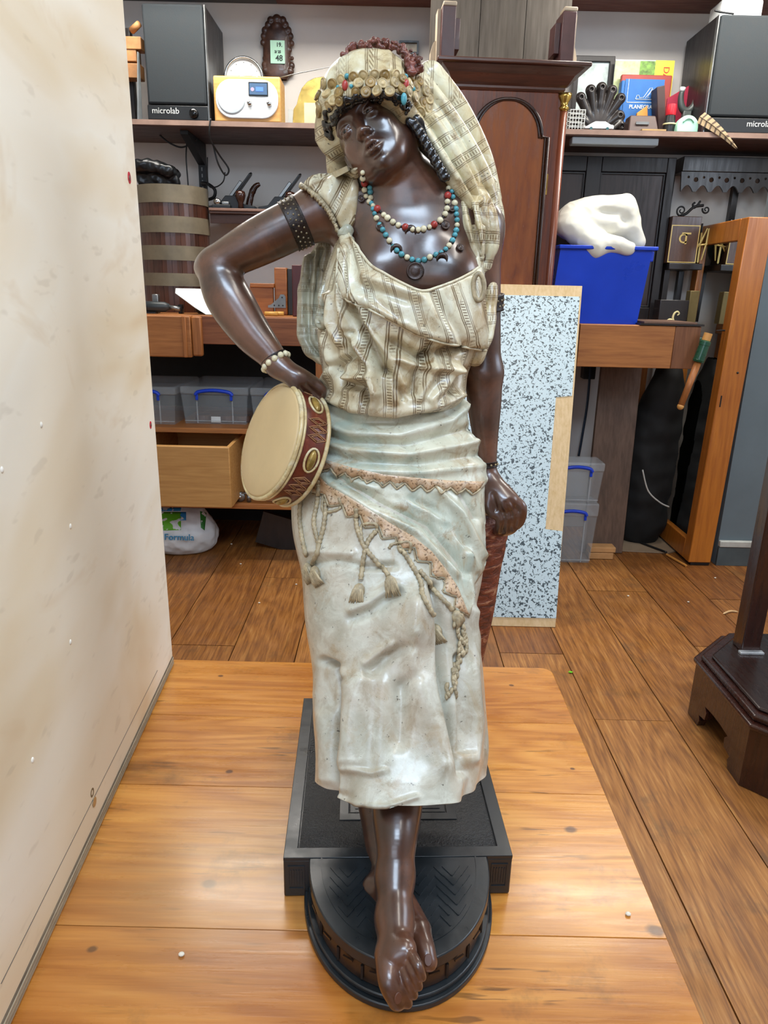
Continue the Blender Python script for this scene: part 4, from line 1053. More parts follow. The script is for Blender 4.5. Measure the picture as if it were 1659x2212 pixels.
for i, (x, y) in enumerate(poly_dense(crom([(888, 262), (905, 285), (925, 320), (945, 355), (962, 385)], 5), 8)):
    q = P(x+(4 if i % 2 else -4), y, .868); Hr.ell(q, rp(9, q), k=.0015)
    q = P(x+10, y-4, .88); Hr.ell(q, rp(11, q), k=.003)
for (x, y) in poly_dense([(786, 345), (778, 372), (784, 400)], 8): q = P(x, y, .885); Hr.ell(q, rp(9, q), k=.003)
V5, F5 = Hr.mesh(); npmesh('hair', smooth_np(V5, F5, 1), F5, hair_m, statue); T_hr = bvh(V5, F5)
# ---- coral and bead ornament across the crown
coral = plain('coral_red_brown', '6b3a30', .35, var=.5, scale=70, bump=.3)
i = 0
orn = empty_part = None
Cr = Vol(axis(-.08, .07, .0014), axis(.83, .97, .0014), axis(1.17, 1.29, .0014))
for (x, y) in poly_dense(crom([(738, 122), (760, 104), (785, 96), (815, 88), (845, 92), (870, 104), (890, 122), (905, 148)], 5), 5):
    for _ in range(5):
        q = P(x+rnd.uniform(-9, 9), y+rnd.uniform(-5, 16), .895+rnd.uniform(-.022, .02)); Cr.ell(q, rp(rnd.uniform(3.2, 6.5), q), k=.0008)
for _ in range(60):
    q = P(893+rnd.uniform(-18, 18), 142+rnd.uniform(-18, 18), .878+rnd.uniform(-.01, .01)); Cr.ell(q, rp(rnd.uniform(3.5, 7), q), k=.0008)
V6, F6 = Cr.mesh(); npmesh('crown_ornament', V6, F6, coral, statue)
# ---- coins, stones and drops on the brow band
gold = plain('old_gilt', 'b7a276', .35, 0, var=.35, scale=80, bump=.35)
turq = plain('turquoise_glaze', '4f9aa6', .25, var=.2, scale=60); redb = plain('red_glaze', 'a83a34', .3, var=.2, scale=60); cream = plain('cream_glaze', 'd8d0b0', .35, var=.15, scale=60)
darkm = plain('dark_pendant', '3a2a24', .3, .2, var=.4, scale=120, bump=.4)
SCT = [T_sc, T_hr, T_up, T_dr]
def z2px(x, y): return 640+x*.2833, 60+y*.2833
coin_xy = [(440, 380), (515, 365), (595, 360), (672, 362), (750, 360), (475, 430), (565, 420), (655, 430), (745, 420), (530, 495), (620, 485), (712, 490), (280, 430), (215, 425), (235, 510), (170, 520), (285, 560), (180, 600), (150, 645), (350, 400),
           (860, 430), (905, 450), (850, 490), (900, 530), (965, 570), (985, 485), (1010, 540), (930, 410), (1000, 610), (950, 640), (330, 500), (255, 590)]
def slide(px, py, trees):                                # keep ornaments on the sculpted surface
    for k in range(12):
        x = px+(3*k if px < 830 else -3*k); d = ray(x, py).normalized()
        if any(t.ray_cast(EYEV, d)[0] is not None for t in trees): return (x+(5 if k and px < 830 else -5 if k else 0), py)
    return px, py
def coin(px, py, r, mat, trees, name='coin', par=None):
    if par is None and trees is SCT: par = scarf
    px, py = slide(px, py, trees)
    h, n = hit(trees, px, py); R_ = n.to_track_quat('Z', 'X').to_matrix(); rr = r/ppm(h); m = MB()
    m.lathe([(rr*.97, -.001), (rr, .0012), (rr*.95, .0019), (rr*.84, .0019), (rr*.80, .0016), (rr*.5, .0018), (rr*.42, .0023), (rr*.2, .0024), (.0001, .0024)], n=18, close=False)
    m.v = [h + n*.001 + R_ @ v for v in m.v]; return m.build(name, mat, par or statue, smooth=True)
gold2 = plain('old_gilt_dark', '957a48', .35, 0, var=.35, scale=80, bump=.35)
for i, (x, y) in enumerate(coin_xy): coin(*z2px(x, y), 11.5, gold2 if i % 3 == 0 else gold, SCT)
for (x, y) in [(330, 560), (455, 487), (800, 470), (810, 395), (880, 380)]: coin(*z2px(x, y), 10, gold2, SCT)
def bead(px, py, r, mat, trees, name='bead', par=None, st=(1, 1, 1)):
    if par is None and trees is SCT: par = scarf
    px, py = slide(px, py, trees)
    h, n = hit(trees, px, py); rr = r/ppm(h); m = MB(); m.sphere(h+n*rr*.45, (rr*st[0], rr*st[1], rr*st[2]), 12, 8); return m.build(name, mat, par or statue, smooth=True)
for x, y, r in [(320, 455, 4), (422, 450, 4.5), (390, 368, 5.5), (830, 375, 5), (886, 470, 5)]: bead(*z2px(x, y), r, turq, SCT, 'turquoise_stone')
for x, y in ((378, 445), (828, 440)): bead(*z2px(x, y), 9, redb, SCT, 'red_stone', st=(.75, .5, 1.15))
bead(*z2px(812, 540), 8.5, turq, SCT, 'ear_drop', st=(.8, .7, 1.45))
# ---- necklaces
def necklace(pts, cols, rmin, rmax, label):
    L = poly_dense(crom(pts, 8), 1.0); root = None; d = 0; i = 0
    string = MB().tube(onsurf(L[::6]+[L[-1]], [T_up, T_hr], .0012, .86), .0012, 6).build('necklace', plain('dark_string', '1c1512', .5), statue, smooth=True)
    k = 0; nxt = 0
    while nxt < len(L):
        r = rnd.uniform(rmin, rmax); c = cols[k % len(cols)]
        if c is redb: r = rmax*1.1
        bead(L[int(nxt)][0], L[int(nxt)][1], r, c, [T_up, T_hr], 'bead', string, (1, .9, .95)); nxt += r*1.75; k += 1
    return string
necklace([(785, 372), (787, 400), (791, 425), (803, 442), (818, 454), (835, 470), (858, 486), (880, 493), (905, 497), (930, 490), (952, 475), (964, 455), (966, 425), (969, 395)], [cream, cream, redb, cream, cream, cream, cream, redb, cream, cream], 5.2, 7.2, 1)
necklace([(800, 405), (803, 440), (812, 468), (826, 495), (842, 522), (860, 545), (885, 559), (908, 564), (932, 555), (958, 543), (976, 522), (986, 490), (984, 455), (976, 420), (972, 400)], [turq, turq, cream, turq, turq, turq, cream, turq], 5.2, 7.0, 2)
CH = [T_up]
coin(897, 586, 19, darkm, CH, 'medallion')
for x, y, r in [(822, 490, 10), (961, 487, 10), (993, 537, 9), (975, 452, 8), (782, 430, 8)]: coin(x, y, r, darkm, CH, 'pendant_coin')
for x, y in [(887, 503), (856, 543), (955, 562)]:
    h, n = hit(CH, x, y); s_ = 1/ppm(h); u = Vector((1, 0, 0)); w_ = n.cross(u).normalized(); u = w_.cross(n)
    MB().tube([h+n*.0015+(u*math.cos(a)+w_*math.sin(a)*-1)*11*s_ for a in [PI*.95+PI*1.1*k/10 for k in range(11)]], [.0006+.0022*math.sin(PI*k/10) for k in range(11)], 7).build('crescent_pendant', darkm, statue, smooth=True)
# ---- bands on the arms, bracelets
def band(a, b, ra, rb, mat, name, studs=None, ns=12, rows_=2, sr=.002):
    a, b = Vector(a), Vector(b); m = MB(); L = [a+(b-a)*t for t in (0, .02, .12, .5, .88, .98, 1)]
    f = [ra+(rb-ra)*t for t in (0, .02, .12, .5, .88, .98, 1)]; e = (.96, 1.06, 1.03, 1.03, 1.03, 1.06, .96)
    o = m.tube(L, [x*y for x, y in zip(f, e)], 40).build(name, mat, statue, smooth=True)
    if studs:
        t = (b-a).normalized(); N_ = t.orthogonal().normalized(); B_ = t.cross(N_)
        for j in range(rows_):
            for k in range(ns):
                q = 2*PI*(k+.5*(j % 2))/ns; s_ = (j+1)/(rows_+1); r_ = (ra+(rb-ra)*s_)*1.03
                MB().sphere(a+(b-a)*s_+(N_*math.cos(q)+B_*math.sin(q))*r_, sr, 8, 6).build('stud', studs, o, smooth=True)
    return o
m_stud = plain('stud_dull', '8d8066', .35, .3, var=.3, scale=90)
bm_ = plain('dark_band', '241814', .3, .2, var=.5, scale=160, bump=.6)
u0, u1 = Vector(P(622, 491, .906)), Vector(P(656, 475, .909)); band(u0, u1, rp(51.5, u0), rp(53, u0), bm_, 'arm_band', m_stud, 26, 3, .0012)
u0, u1 = Vector(P(1046, 672, .926)), Vector(P(1046, 636, .924)); band(u0, u1, rp(40, u0), rp(41, u0), bm_, 'arm_band', m_stud, 20, 2, .0015)
u0, u1 = Vector(P(590, 773, .861)), Vector(P(602, 791, .858)); band(u0, u1, rp(30, u0), rp(28, u0), bm_, 'bracelet', cream, 12, 1, .0040)
u0, u1 = Vector(P(1052, 998, .919)), Vector(P(1053, 1010, .918)); band(u0, u1, rp(22, u0), rp(21, u0), bm_, 'bracelet', gold, 12, 1, .0014)
# ---------------------------------------------------------------- plinth
def iron_mat(name, c, rough_bump):
    t = NT(name); v = t.coord(rnd=False)
    n = t.noise(v, 30, 5, .6); t.col(t.ramp(n, [(.3, tuple(x*.6 for x in srgb(c))), (.7, srgb(c))])); t.rough(t.ramp(n, [(.3, .26), (.7, .42)]))
    t.set(Specular_IOR_Level=.6); t.bump(t.noise(v, 330 if rough_bump > .5 else 90, 4, .6), rough_bump, .002); return t.m
m_pl = iron_mat('black_plinth', '20262a', .08); m_rough = iron_mat('rough_black', '171b1e', 1.0); m_brown = plain('plinth_brown', '33231a', .35, var=.35, scale=40, bump=.2, coat=.2)
PR = Matrix.Translation((.026, .70, 0)) @ Matrix.Rotation(math.radians(2.5), 4, 'Z')
hw, y0, y1, rr = .1365, -.018, .325, .106
def rbox(m, a, b): return m.box(a, b)
cz = (TZ+.0005, BZ)
def mbp(): return MB(PR)
plin = mbp().box((-hw, y0, cz[0]), (hw, y1, cz[1]-.004)).build('plinth', m_pl, statue, bevel=.002)
def front_arc(r, dep, n=40): return [(r*math.cos(PI+PI*k/n), y0+.001+dep*math.sin(PI+PI*k/n)) for k in range(n+1)]
def slab(m, r, dep, z0, z1): m.prism([(x, y, z0) for x, y in front_arc(r, dep)], (0, 0, z1-z0))
for r, dp, z0, z1, mt, nm in [(rr, .140, cz[1]-.016, cz[1]-.001, m_pl, 'front_step_top'), (rr-.004, .136, cz[0]+.014, cz[1]-.016, m_brown, 'front_step_side'), (rr+.002, .143, cz[0]+.008, cz[0]+.014, m_pl, 'front_step_band'), (rr+.006, .148, cz[0], cz[0]+.008, m_pl, 'front_step_foot')]:
    m = mbp(); slab(m, r, dp, z0, z1); m.build(nm, mt, statue, bevel=.0015)
zt = cz[1]-.004
def frame(x0, x1, a0, a1, wd, mat, nm, h): mbp().ring([(x0, a0, zt-.001), (x1, a0, zt-.001), (x1, a1, zt-.001), (x0, a1, zt-.001)], [(x0+wd, a0+wd, zt-.001), (x1-wd, a0+wd, zt-.001), (x1-wd, a1-wd, zt-.001), (x0+wd, a1-wd, zt-.001)], (0, 0, h)).build(nm, mat, plin, bevel=.0006)
frame(-hw, hw, y0, y1, .016, m_pl, 'plinth_border', .005)
mbp().box((-hw+.0175, y0+.0175, zt-.001), (hw-.0175, y1-.0175, zt+.0022)).build('rough_panel', m_rough, plin)
frame(-.072, .078, .045, .255, .012, m_pl, 'panel_border', .0045)
mbp().box((-.058, .059, zt), (.064, .241, zt+.0028)).build('panel_centre', m_pl, plin)
mbp().ring([(-.052, .065, zt), (.058, .065, zt), (.058, .235, zt), (-.052, .235, zt)], [(-.0505, .0665, zt), (.0565, .0665, zt), (.0565, .2335, zt), (-.0505, .2335, zt)], (0, 0, .0036)).build('panel_line', m_pl, plin)
for sx in (-1, 1):                                       # recessed tablets on the front corners
    x = sx*(hw-.015); mbp().ring([(x-.010, y0, cz[0]+.012), (x+.010, y0, cz[0]+.012), (x+.010, y0, cz[0]+.046), (x-.010, y0, cz[0]+.046)], [(x-.0085, y0, cz[0]+.0135), (x+.0085, y0, cz[0]+.0135), (x+.0085, y0, cz[0]+.0445), (x-.0085, y0, cz[0]+.0445)], (0, -.0012, 0)).build('tablet_frame', m_pl, plin)
    for k in range(5): mbp().box((x-.007+k*.0032, y0-.001, cz[0]+.018), (x-.0058+k*.0032, y0+.001, cz[0]+.040)).build('tablet_bar', m_pl, plin)
m = mbp(); A_ = front_arc(rr-.014, .122); I_ = front_arc(rr-.0155, .1205)
m.ring([(x, y, cz[1]-.0015) for x, y in A_], [(x, y, cz[1]-.0015) for x, y in I_], (0, 0, .0013)).build('arc_line', m_pl, plin)
for i in range(-4, 5):                                    # chevrons on the rounded step
    for j in range(8):
        cx, cy = i*.020, y0-.008-j*.0135
        for s_ in (-1, 1):
            a, b = (cx, cy-.007*(1 if i % 2 else -1)), (cx+s_*.0098, cy+.007*(1 if i % 2 else -1))
            if all((q[0]/(rr-.017))**2+((q[1]-y0)/.119)**2 < 1 and q[1] < y0-.004 for q in (a, b)):
                d_ = Vector((b[0]-a[0], b[1]-a[1], 0)).normalized(); n_ = Vector((-d_.y, d_.x, 0))*.0007; A3, B3 = Vector((*a, cz[1]-.0012)), Vector((*b, cz[1]-.0012))
                mbp().prism([A3-n_, B3-n_, B3+n_, A3+n_], (0, 0, .0011)).build('chevron_line', m_pl, plin, fix=True)
for k in range(9):                                        # blocks on the step's rounded side
    a = PI+PI*(k+.8)/10.6; p = Vector(((rr-.003)*math.cos(a), y0+.136*math.sin(a), cz[0]+.024))
    mbp().box(p-Vector((.0012, .0012, .006)), p+Vector((.0012, .0012, .012))).build('step_joint', plain('joint_black', '120e0c', .5) if k == 0 else bpy.data.materials['joint_black'], plin)
    q = Vector(((rr-.002)*math.cos(a+.14), y0+.137*math.sin(a+.14), cz[0]+.034)); Rz = Matrix.Rotation(a+.14+PI/2, 3, 'Z')
    mbp().box(q-Vector((.006, .001, .0012)), q+Vector((.006, .001, .0012)), Rz).build('step_mark', m_brown, plin)
# ---------------------------------------------------------------- jar under the hand
jar_m = NT('terracotta_jar'); v = jar_m.coord(rnd=False)
n = jar_m.noise(jar_m.coord((1, 1, 3), rnd=False), 45, 5, .65, .8); jar_m.col(jar_m.ramp(n, [(.35, srgb('3d1a10')), (.55, srgb('7a3a24')), (.72, srgb('b98a68'))])); jar_m.rough(.45); jar_m.bump(n, .8, .004)
jt = P(1062, 1100, .93); jx, jy, jz = 0.122, .945, float(jt[2])
prof = [(.014, .328-jz+.001), (.022, .34-jz), (.020, .40-jz), (.030, -.24), (.040, -.16), (.048, -.08), (.052, -.035), (.050, -.015), (.042, -.002), (.044, .004), (.041, .009), (.034, .007), (.032, -.01)]
pr = crom(prof, 5); m = MB(); m.lathe([(r*(1+.015*math.sin(h*420)), h) for r, h in pr], (jx, jy, jz), n=48, close=True); jar = m.build('jar', jar_m.m, statue, smooth=True)
MB().lathe([(.040, -.003), (.046, .001), (.0465, .006), (.043, .010), (.036, .009)], (jx, jy, jz), n=40, close=False).build('jar_lip', cloth_mat('jar_lip_paint', 'a98f70', 'd6cbb2', 0, 0, dirt=.6), jar, smooth=True)
# ---------------------------------------------------------------- tambourine
tc = P(579, 952, .835); Dt = np.array(ray(579, 952).normalized())
rt = np.array(_r2)-Dt*(np.array(_r2) @ Dt); rt /= np.linalg.norm(rt); up = np.cross(-Dt, rt)
tn = -.42*Dt + .907*(-.955*rt+.296*up); tn /= np.linalg.norm(tn)
ta = .296*rt+.955*up; ta -= tn*(ta @ tn); ta /= np.linalg.norm(ta); tb = np.cross(tn, ta)
R_t = 128/ppm(tc)/1.0; TW = .042
tamb = MB(); nT = 72
TM = Matrix(((ta[0], tb[0], tn[0], tc[0]), (ta[1], tb[1], tn[1], tc[1]), (ta[2], tb[2], tn[2], tc[2]), (0, 0, 0, 1)))
skin_t = plain('drum_skin', 'cdb385', .5, var=.07, scale=9, bump=.1)
hoop_m = NT('hoop_red_brown'); n = hoop_m.noise(hoop_m.coord(rnd=False), 60, 5, .65); hoop_m.col(hoop_m.ramp(n, [(.3, srgb('3a160f')), (.6, srgb('6b2c1c')), (.75, srgb('8d5a3a'))])); hoop_m.rough(.32); hoop_m.set(Coat_Weight=.2); hoop_m.bump(n, .3, .001)
thoop = MB(TM).lathe([(R_t*.955, -.003), (R_t*.985, -.006), (R_t*.985, -TW+.004), (R_t*.955, -TW)], n=nT, close=False).build('tambourine_hoop', hoop_m.m, statue, smooth=True)
drum = MB(TM).lathe([(.0001, .001), (R_t*.6, .0008), (R_t*.93, .0004), (R_t*.965, -.001), (R_t*.97, -.004)], n=nT, close=False).build('tambourine_skin', skin_t, thoop, smooth=True)
m_rim = cloth_mat('rim_paint', 'a98c58', 'd8c796', 0, 0, dirt=.6)
for z, w_ in ((-.0035, .0028), (-.0085, .0018), (-TW+.0015, .0026)):
    MB(TM).tube([(R_t*.992*math.cos(a), R_t*.992*math.sin(a), z) for a in [2*PI*k/nT for k in range(nT)]], w_, 8, closed=True).build('tambourine_rim', m_rim, thoop, smooth=True)
zc = (-.010-TW)/2; hh = .0125
dk = plain('hoop_line', '9a6b46', .35, var=.3, scale=90)
for k in range(6):
    a0 = 2*PI*k/6+.42
    for s_ in (.62, 1.0):                                 # nested diamonds
        for c_ in (-1, 0, 1):
            ctr = a0+PI/6+c_*.145; w_ = .0725*s_; h_ = hh*s_
            pts = [(ctr-w_, zc), (ctr, zc+h_), (ctr+w_, zc), (ctr, zc-h_), (ctr-w_, zc)]
            L = poly_dense(pts, .02)
            MB(TM).tube([(R_t*.992*math.cos(q), R_t*.992*math.sin(q), z) for q, z in L], .0008, 5).build('hoop_diamond', dk, thoop, smooth=True)
    MB(TM).tube([(R_t*.992*math.cos(a0+.20*math.cos(q)), R_t*.992*math.sin(a0+.20*math.cos(q)), zc+.0085*math.sin(q)) for q in [2*PI*i/20 for i in range(20)]], .0015, 6, closed=True).build('jingle_slot', m_rim, thoop, smooth=True)
    jm = Vector((R_t*.985*math.cos(a0), R_t*.985*math.sin(a0), zc)); m = MB(TM); tdir = Vector((-math.sin(a0), math.cos(a0), 0)); rdir = Vector((math.cos(a0), math.sin(a0), 0))
    q = MB(); q.sphere((0, 0, 0), 1, 14, 10); m.add([jm + tdir*(v.x*.0125) + rdir*(v.y*.0045) + Vector((0, 0, v.z*.005)) for v in q.v], q.f)
    m.build('jingle', plain('jingle_gold', '9c8040', .3, .3, var=.3, scale=80) if k == 0 else bpy.data.materials['jingle_gold'], thoop, smooth=True)
# ================================================================ workshop furniture
mahog = wood('mahogany', '8a4a30', '4a2114', 'z', 9, .32, 14, .08, coat=.3, amt=.3)
mahog_d = wood('dark_mahogany', '5a3226', '33190f', 'x', 9, .35, 14, .08, coat=.2, amt=.3)
blackwood = wood('ebonised_wood', '231a16', '0f0b0a', 'z', 9, .35, 12, .08, coat=.2, amt=.3)
beech = wood('beech_bench', 'b9793f', '8a5226', 'x', 9, .5, 14, .1, amt=.35)
beech_z = wood('beech_upright', 'b27038', '7f4a22', 'z', 9, .5, 14, .1, amt=.35)
pine_d = wood('pine_drawer', 'c99a5c', 'a5743a', 'x', 8, .5, 14, .1, amt=.35)
shelf_m = wood('brown_shelf', '5a3a2c', '38211a', 'x', 8, .5, 14, .08, amt=.3)
pale_w = wood('pale_wood', 'd8bf94', 'b99a68', 'x', 9, .55, 12, .1, amt=.35)
blk_pl = plain('black_plastic', '15181a', .4, var=.2); blk_rub = plain('black_rubber', '0d0e0f', .55, var=.3, bump=.15)
chrome = plain('chrome', 'c8c8c6', .18, 1, var=.05); brass = plain('brass', 'c9a75a', .25, 1, var=.15); steel_g = plain('grey_steel', '8d8f8e', .35, .9, var=.15)
white_pl = plain('white_plastic', 'dfe3e2', .4, var=.04); blue_pl = plain('blue_plastic', '0d3fc4', .32, var=.08, scale=6)
def pbox(name, x0, y0, x1, y1, Y, dep, mat, parent=None, bevel=.002, z0=None):
    X0, Z0, X1, Z1 = rectpx(x0, y0, x1, y1, Y)
    if z0 is not None: Z0 = z0
    return MB().box((X0, Y, Z0), (X1, Y+dep, Z1)).build(name, mat, parent, bevel=bevel)
def solo(o, label, cat, group=None): return tag(o, label, cat, group)
SZ = 1.495                                              # top of the long shelf
sh_ = empty('wall_shelf', (0, 2.8, 1.475), 'long brown shelf carrying the speakers and radio', 'shelf')
MB().box((-1.35, 2.65, 1.475), (1.75, 2.948, SZ)).build('shelf_board', shelf_m, sh_, bevel=.002)
MB().box((-1.35, 2.646, 1.4785), (1.75, 2.6495, SZ-.001)).build('edge_strip', plain('shelf_lip', '8d7365', .5, var=.15), sh_)
ts = empty('wall_shelf', (0, 2.8, 1.93), 'upper red-brown shelf at the very top of the wall', 'shelf')
MB().box((-.42, 2.62, 1.93), (1.75, 2.948, 1.955)).build('shelf_board', wood('red_shelf', '7d4632', '5a2e20', 'x', 8, .5, 14, .06, amt=.3), ts)
MB().box((-1.35, 2.55, 1.93), (-.421, 2.948, 1.955)).build('shelf_board', plain('grey_shelf', '4a4a4c', .6), ts)

# ---------------------------------------------------------------- loudspeakers
grille = plain('grille_cloth', '1e2529', .8, var=.15, scale=60, bump=.3); cab = wood('speaker_black', '262223', '131112', 'z', 12, .35, 12, .06, amt=.3)
def speaker(x0, x1, yt, Y, label, text, knob):
    X0, _, X1, Z1 = rectpx(x0, yt, x1, 255, Y); d = .27; s = empty('loudspeaker', ((X0+X1)/2, Y+d/2, SZ), label, 'speaker', 'pair of shelf speakers')
    z = SZ+.0006; H_ = Z1-z
    MB().box((X0, Y+.022, z), (X1, Y+d, Z1)).build('cabinet', cab, s, bevel=.003)
    cp = MB().box((X0+.002, Y+.004, z+.0), (X1-.002, Y+.0215, z+H_*.135)).build('control_panel', blk_pl, s, bevel=.003)
    MB().box((X0+.006, Y, z+H_*.14), (X1-.006, Y+.0215, Z1-.002)).build('grille', grille, s, bevel=.007, seg=3)
    tx = (X0+(X1-X0)*.30) if knob else (X0+(X1-X0)*.72)
    lettering(text, .026, facing((tx, Y+.0035, z+H_*.082)), plain('logo_silver', 'c9ccca', .35) if 'logo_silver' not in bpy.data.materials else bpy.data.materials['logo_silver'], cp)
    if knob:
        k = Vector((X0+(X1-X0)*.76, Y+.004, z+H_*.06)); MB().lathe([(.0001, .016), (.012, .016), (.0145, .012), (.015, 0)], k, 'y', 24, False).build('volume_knob', plain('gloss_black', '0a0b0c', .12), cp, smooth=True)
        MB().sphere(k+Vector((.006, -.016, .004)), .002, 8, 6).build('knob_dot', chrome, cp)
    MB().box((X1-.003 if knob else X0-.0008, Y+.004, z), (X1+.0008 if knob else X0+.003, Y+.0215, Z1-.002)).build('edge_trim', steel_g, s)
    return s
speaker(309, 446, 6, 2.655, 'black loudspeaker beside the white and wood radio', 'microlab', True)
speaker(1540, 1712, 30, 2.655, 'black loudspeaker behind the striped feather', 'microlab', False)

# ---------------------------------------------------------------- radio
X0, _, X1, Z1 = rectpx(461, 163, 606, 258, 2.665); z = SZ+.0006; xc = (X0+X1)/2; zc_ = (z+Z1)/2
rd = empty('table_radio', (xc, 2.72, SZ), 'white faced radio in a light wood case with carrying handle', 'radio')
MB().box((X0, 2.668, z), (X1, 2.775, Z1)).build('case', wood('maple_case', 'd8ab68', 'bb8643', 'x', 8, .45, 12, .06, amt=.3), rd, bevel=.006, seg=3)
def rrect(cx, cz, w, h, r, y, n=8):
    P_ = []
    for (sx, sz, a0) in ((1, 1, 0), (-1, 1, PI/2), (-1, -1, PI), (1, -1, 1.5*PI)):
        for k in range(n+1):
            a = a0+PI/2*k/n; P_.append((cx+sx*(w/2-r)+r*math.cos(a), y, cz+sz*(h/2-r)+r*math.sin(a)))
    return P_
W_, H_ = X1-X0, Z1-z
fp = MB().prism(rrect(xc, zc_, W_*.93, H_*.84, H_*.38, 2.668), (0, -.006, 0)).build('front_panel', white_pl, rd, bevel=.003)
cx_ = xc-W_*.23
MB().lathe([(H_*.34, 0), (H_*.34, .0012), (H_*.30, .0022), (.001, .0022)], (cx_, 2.662, zc_), 'y', 40, False).build('speaker_cover', plain('speaker_white', 'b9c3c8', .6, bump=.3), fp, smooth=True)
MB().box((xc+W_*.03, 2.6595, zc_+H_*.06), (xc+W_*.32, 2.6625, zc_+H_*.36)).build('display_bezel', plain('bezel', '12181c', .3), fp, bevel=.001)
MB().box((xc+W_*.045, 2.6585, zc_+H_*.09), (xc+W_*.305, 2.6592, zc_+H_*.33)).build('display', glow('lcd_blue', '35506e', .35), fp)
MB().box((xc+W_*.14, 2.6578, zc_+H_*.16), (xc+W_*.25, 2.6584, zc_+H_*.25)).build('display_text_block', glow('lcd_text', '3f66e0', .9), fp)
MB().lathe([(.006, 0), (.006, .0006)], (xc+W_*.09, 2.6584, zc_+H_*.2), 'y', 16).build('display_mark', glow('lcd_mark', '8d7f95', .5), fp)
for dx in (.045, .335): MB().lathe([(.0001, .014), (.0075, .014), (.0085, .011), (.0085, 0)], (xc+W_*dx, 2.662, zc_-H_*.10), 'y', 20, False).build('dial_knob', chrome, fp, smooth=True)
MB().tube(crom([(xc-W_*.27, 2.715, Z1-.002), (xc-W_*.2, 2.715, Z1+.006), (xc, 2.715, Z1+.011), (xc+W_*.2, 2.715, Z1+.006), (xc+W_*.27, 2.715, Z1-.002)], 5), .003, 8).build('carry_handle', chrome, rd, smooth=True)
MB().tube([at(603, 168, 2.76), at(640, 159, 2.76), at(700, 147, 2.76), at(760, 134, 2.76)], [.002, .0018, .0014, .0012], 8).build('aerial', steel_g, rd, smooth=True)

# ---------------------------------------------------------------- dial scale behind the radio, carved thermometer, small things
c = at(528, 172, 2.86); r_ = 43/ppm(c); ds = empty('dial_scale', (c.x, 2.86, SZ), 'round white dial with chrome rim showing above the radio', 'scale')
MB().lathe([(r_*.90, -.02), (r_, -.02), (r_, .012), (r_*.94, .016), (r_*.88, .012), (r_*.88, .004)], c, 'y', 48, False).build('rim', chrome, ds, smooth=True)
MB().lathe([(r_*.89, 0), (r_*.89, .004)], c, 'y', 48).build('dial', white_pl, ds)
MB().box((c.x-.035, 2.845, SZ+.0006), (c.x+.035, 2.90, c.z-r_*.9)).build('stand', steel_g, ds, bevel=.004)
for k in range(12):
    a = 2*PI*k/12; p = c+Vector((math.cos(a)*r_*.74, -.0042, math.sin(a)*r_*.74)); MB().box(p-Vector((.0012, .0004, .0012)), p+Vector((.0012, .0004, .0012))).build('hour_mark', blk_pl, ds)
for a, L in ((1.25, .7), (3.7, .35)): MB().prism([c+Vector((0, -.0055, .0008)), c+Vector((0, -.0055, -.0008)), c+Vector((math.cos(a)*r_*L, -.0055, math.sin(a)*r_*L))], (0, .0006, 0)).build('needle', blk_pl, ds)
carve = plain('carved_walnut', '4a3024', .4, var=.4, scale=40, bump=.5, coat=.15)
cth = empty('carved_thermometer', at(598, 165, 2.93), 'small digital thermometer in a carved dark scrollwork frame on the wall', 'thermometer')
V_ = Vol(axis(*[q for q in (at(558, 100, 2.93).x, at(640, 100, 2.93).x)], .0016), axis(2.90, 2.95, .0016), axis(at(598, 172, 2.93).z, at(598, 26, 2.93).z, .0016))
def vb(x, y, r, sq=1): p = np.array(at(x, y, 2.932)); V_.ell(p, np.array((1, .75, sq))*r/ppm(p), k=.003)
V_.cone(np.array(at(598, 80, 2.935)), np.array(at(598, 150, 2.935)), 30/ppm(at(598, 100, 2.93)), k=.004, sq=((0, 1, 0), .35))
for x, y, r in [(598, 42, 10), (585, 44, 8), (611, 44, 8), (580, 54, 8), (616, 54, 8), (598, 56, 10), (573, 66, 8), (622, 66, 8), (570, 78, 7), (627, 78, 7), (568, 92, 6), (630, 94, 6), (574, 104, 5), (626, 108, 5), (572, 140, 7), (630, 142, 7), (574, 152, 8), (627, 154, 8), (584, 158, 8), (616, 160, 8), (600, 160, 9), (585, 70, 9), (611, 70, 9), (598, 68, 8), (571, 126, 4), (631, 126, 4)]: vb(x, y, r)
a_, b_ = V_.mesh(); npmesh('carved_frame', a_, b_, carve, cth)
pbox('lcd_screen', 584, 87, 615, 137, 2.914, .004, glow('lcd_green', '9fc7ae', .35), cth, .0004)
seg_m = plain('lcd_ink', '20302a', .5)
def lcd(txt, x, y, size): lettering(txt, size, facing(at(x, y, 2.9128)), seg_m, cth, 'lcd_digits', .0001, .0006)
lcd('48', 603, 126, .026); lcd('19.', 603, 97, .018); lcd('3/ 25', 600, 112, .011)
plate = empty('brass_dial_plate', (at(672, 262, 2.87).x, 2.87, SZ), 'bright arched brass plate leaning on the wall behind the statue', 'plate')
Zb = SZ+.001; pp_ = [(630, 262), (634, 236), (641, 225), (645, 208), (652, 190), (664, 176), (680, 168), (700, 165), (722, 170), (740, 190), (748, 225), (752, 262)]
MB().prism([(at(x, y, 2.87).x, 2.87, max(Zb, at(x, y, 2.87).z) if y < 262 else Zb) for x, y in pp_], (0, .004, 0)).build('plate', brass, plate, bevel=.001)
solo(pbox('card', 657, 222, 684, 262, 2.80, .003, plain('cream_card', 'cfc59e', .6), None, .0004, SZ+.0006), 'small cream card before the brass plate', 'card')
solo(pbox('glass_tumbler', 622, 236, 632, 262, 2.76, .012, glassy('thin_glass', 'c9d4d2', .3, .1), None, .001, SZ+.0006), 'narrow clear glass next to the radio', 'glass')
pf = empty('picture_frame', at(882, 102, 2.94), 'little dark framed picture on the wall above the scarf', 'picture')
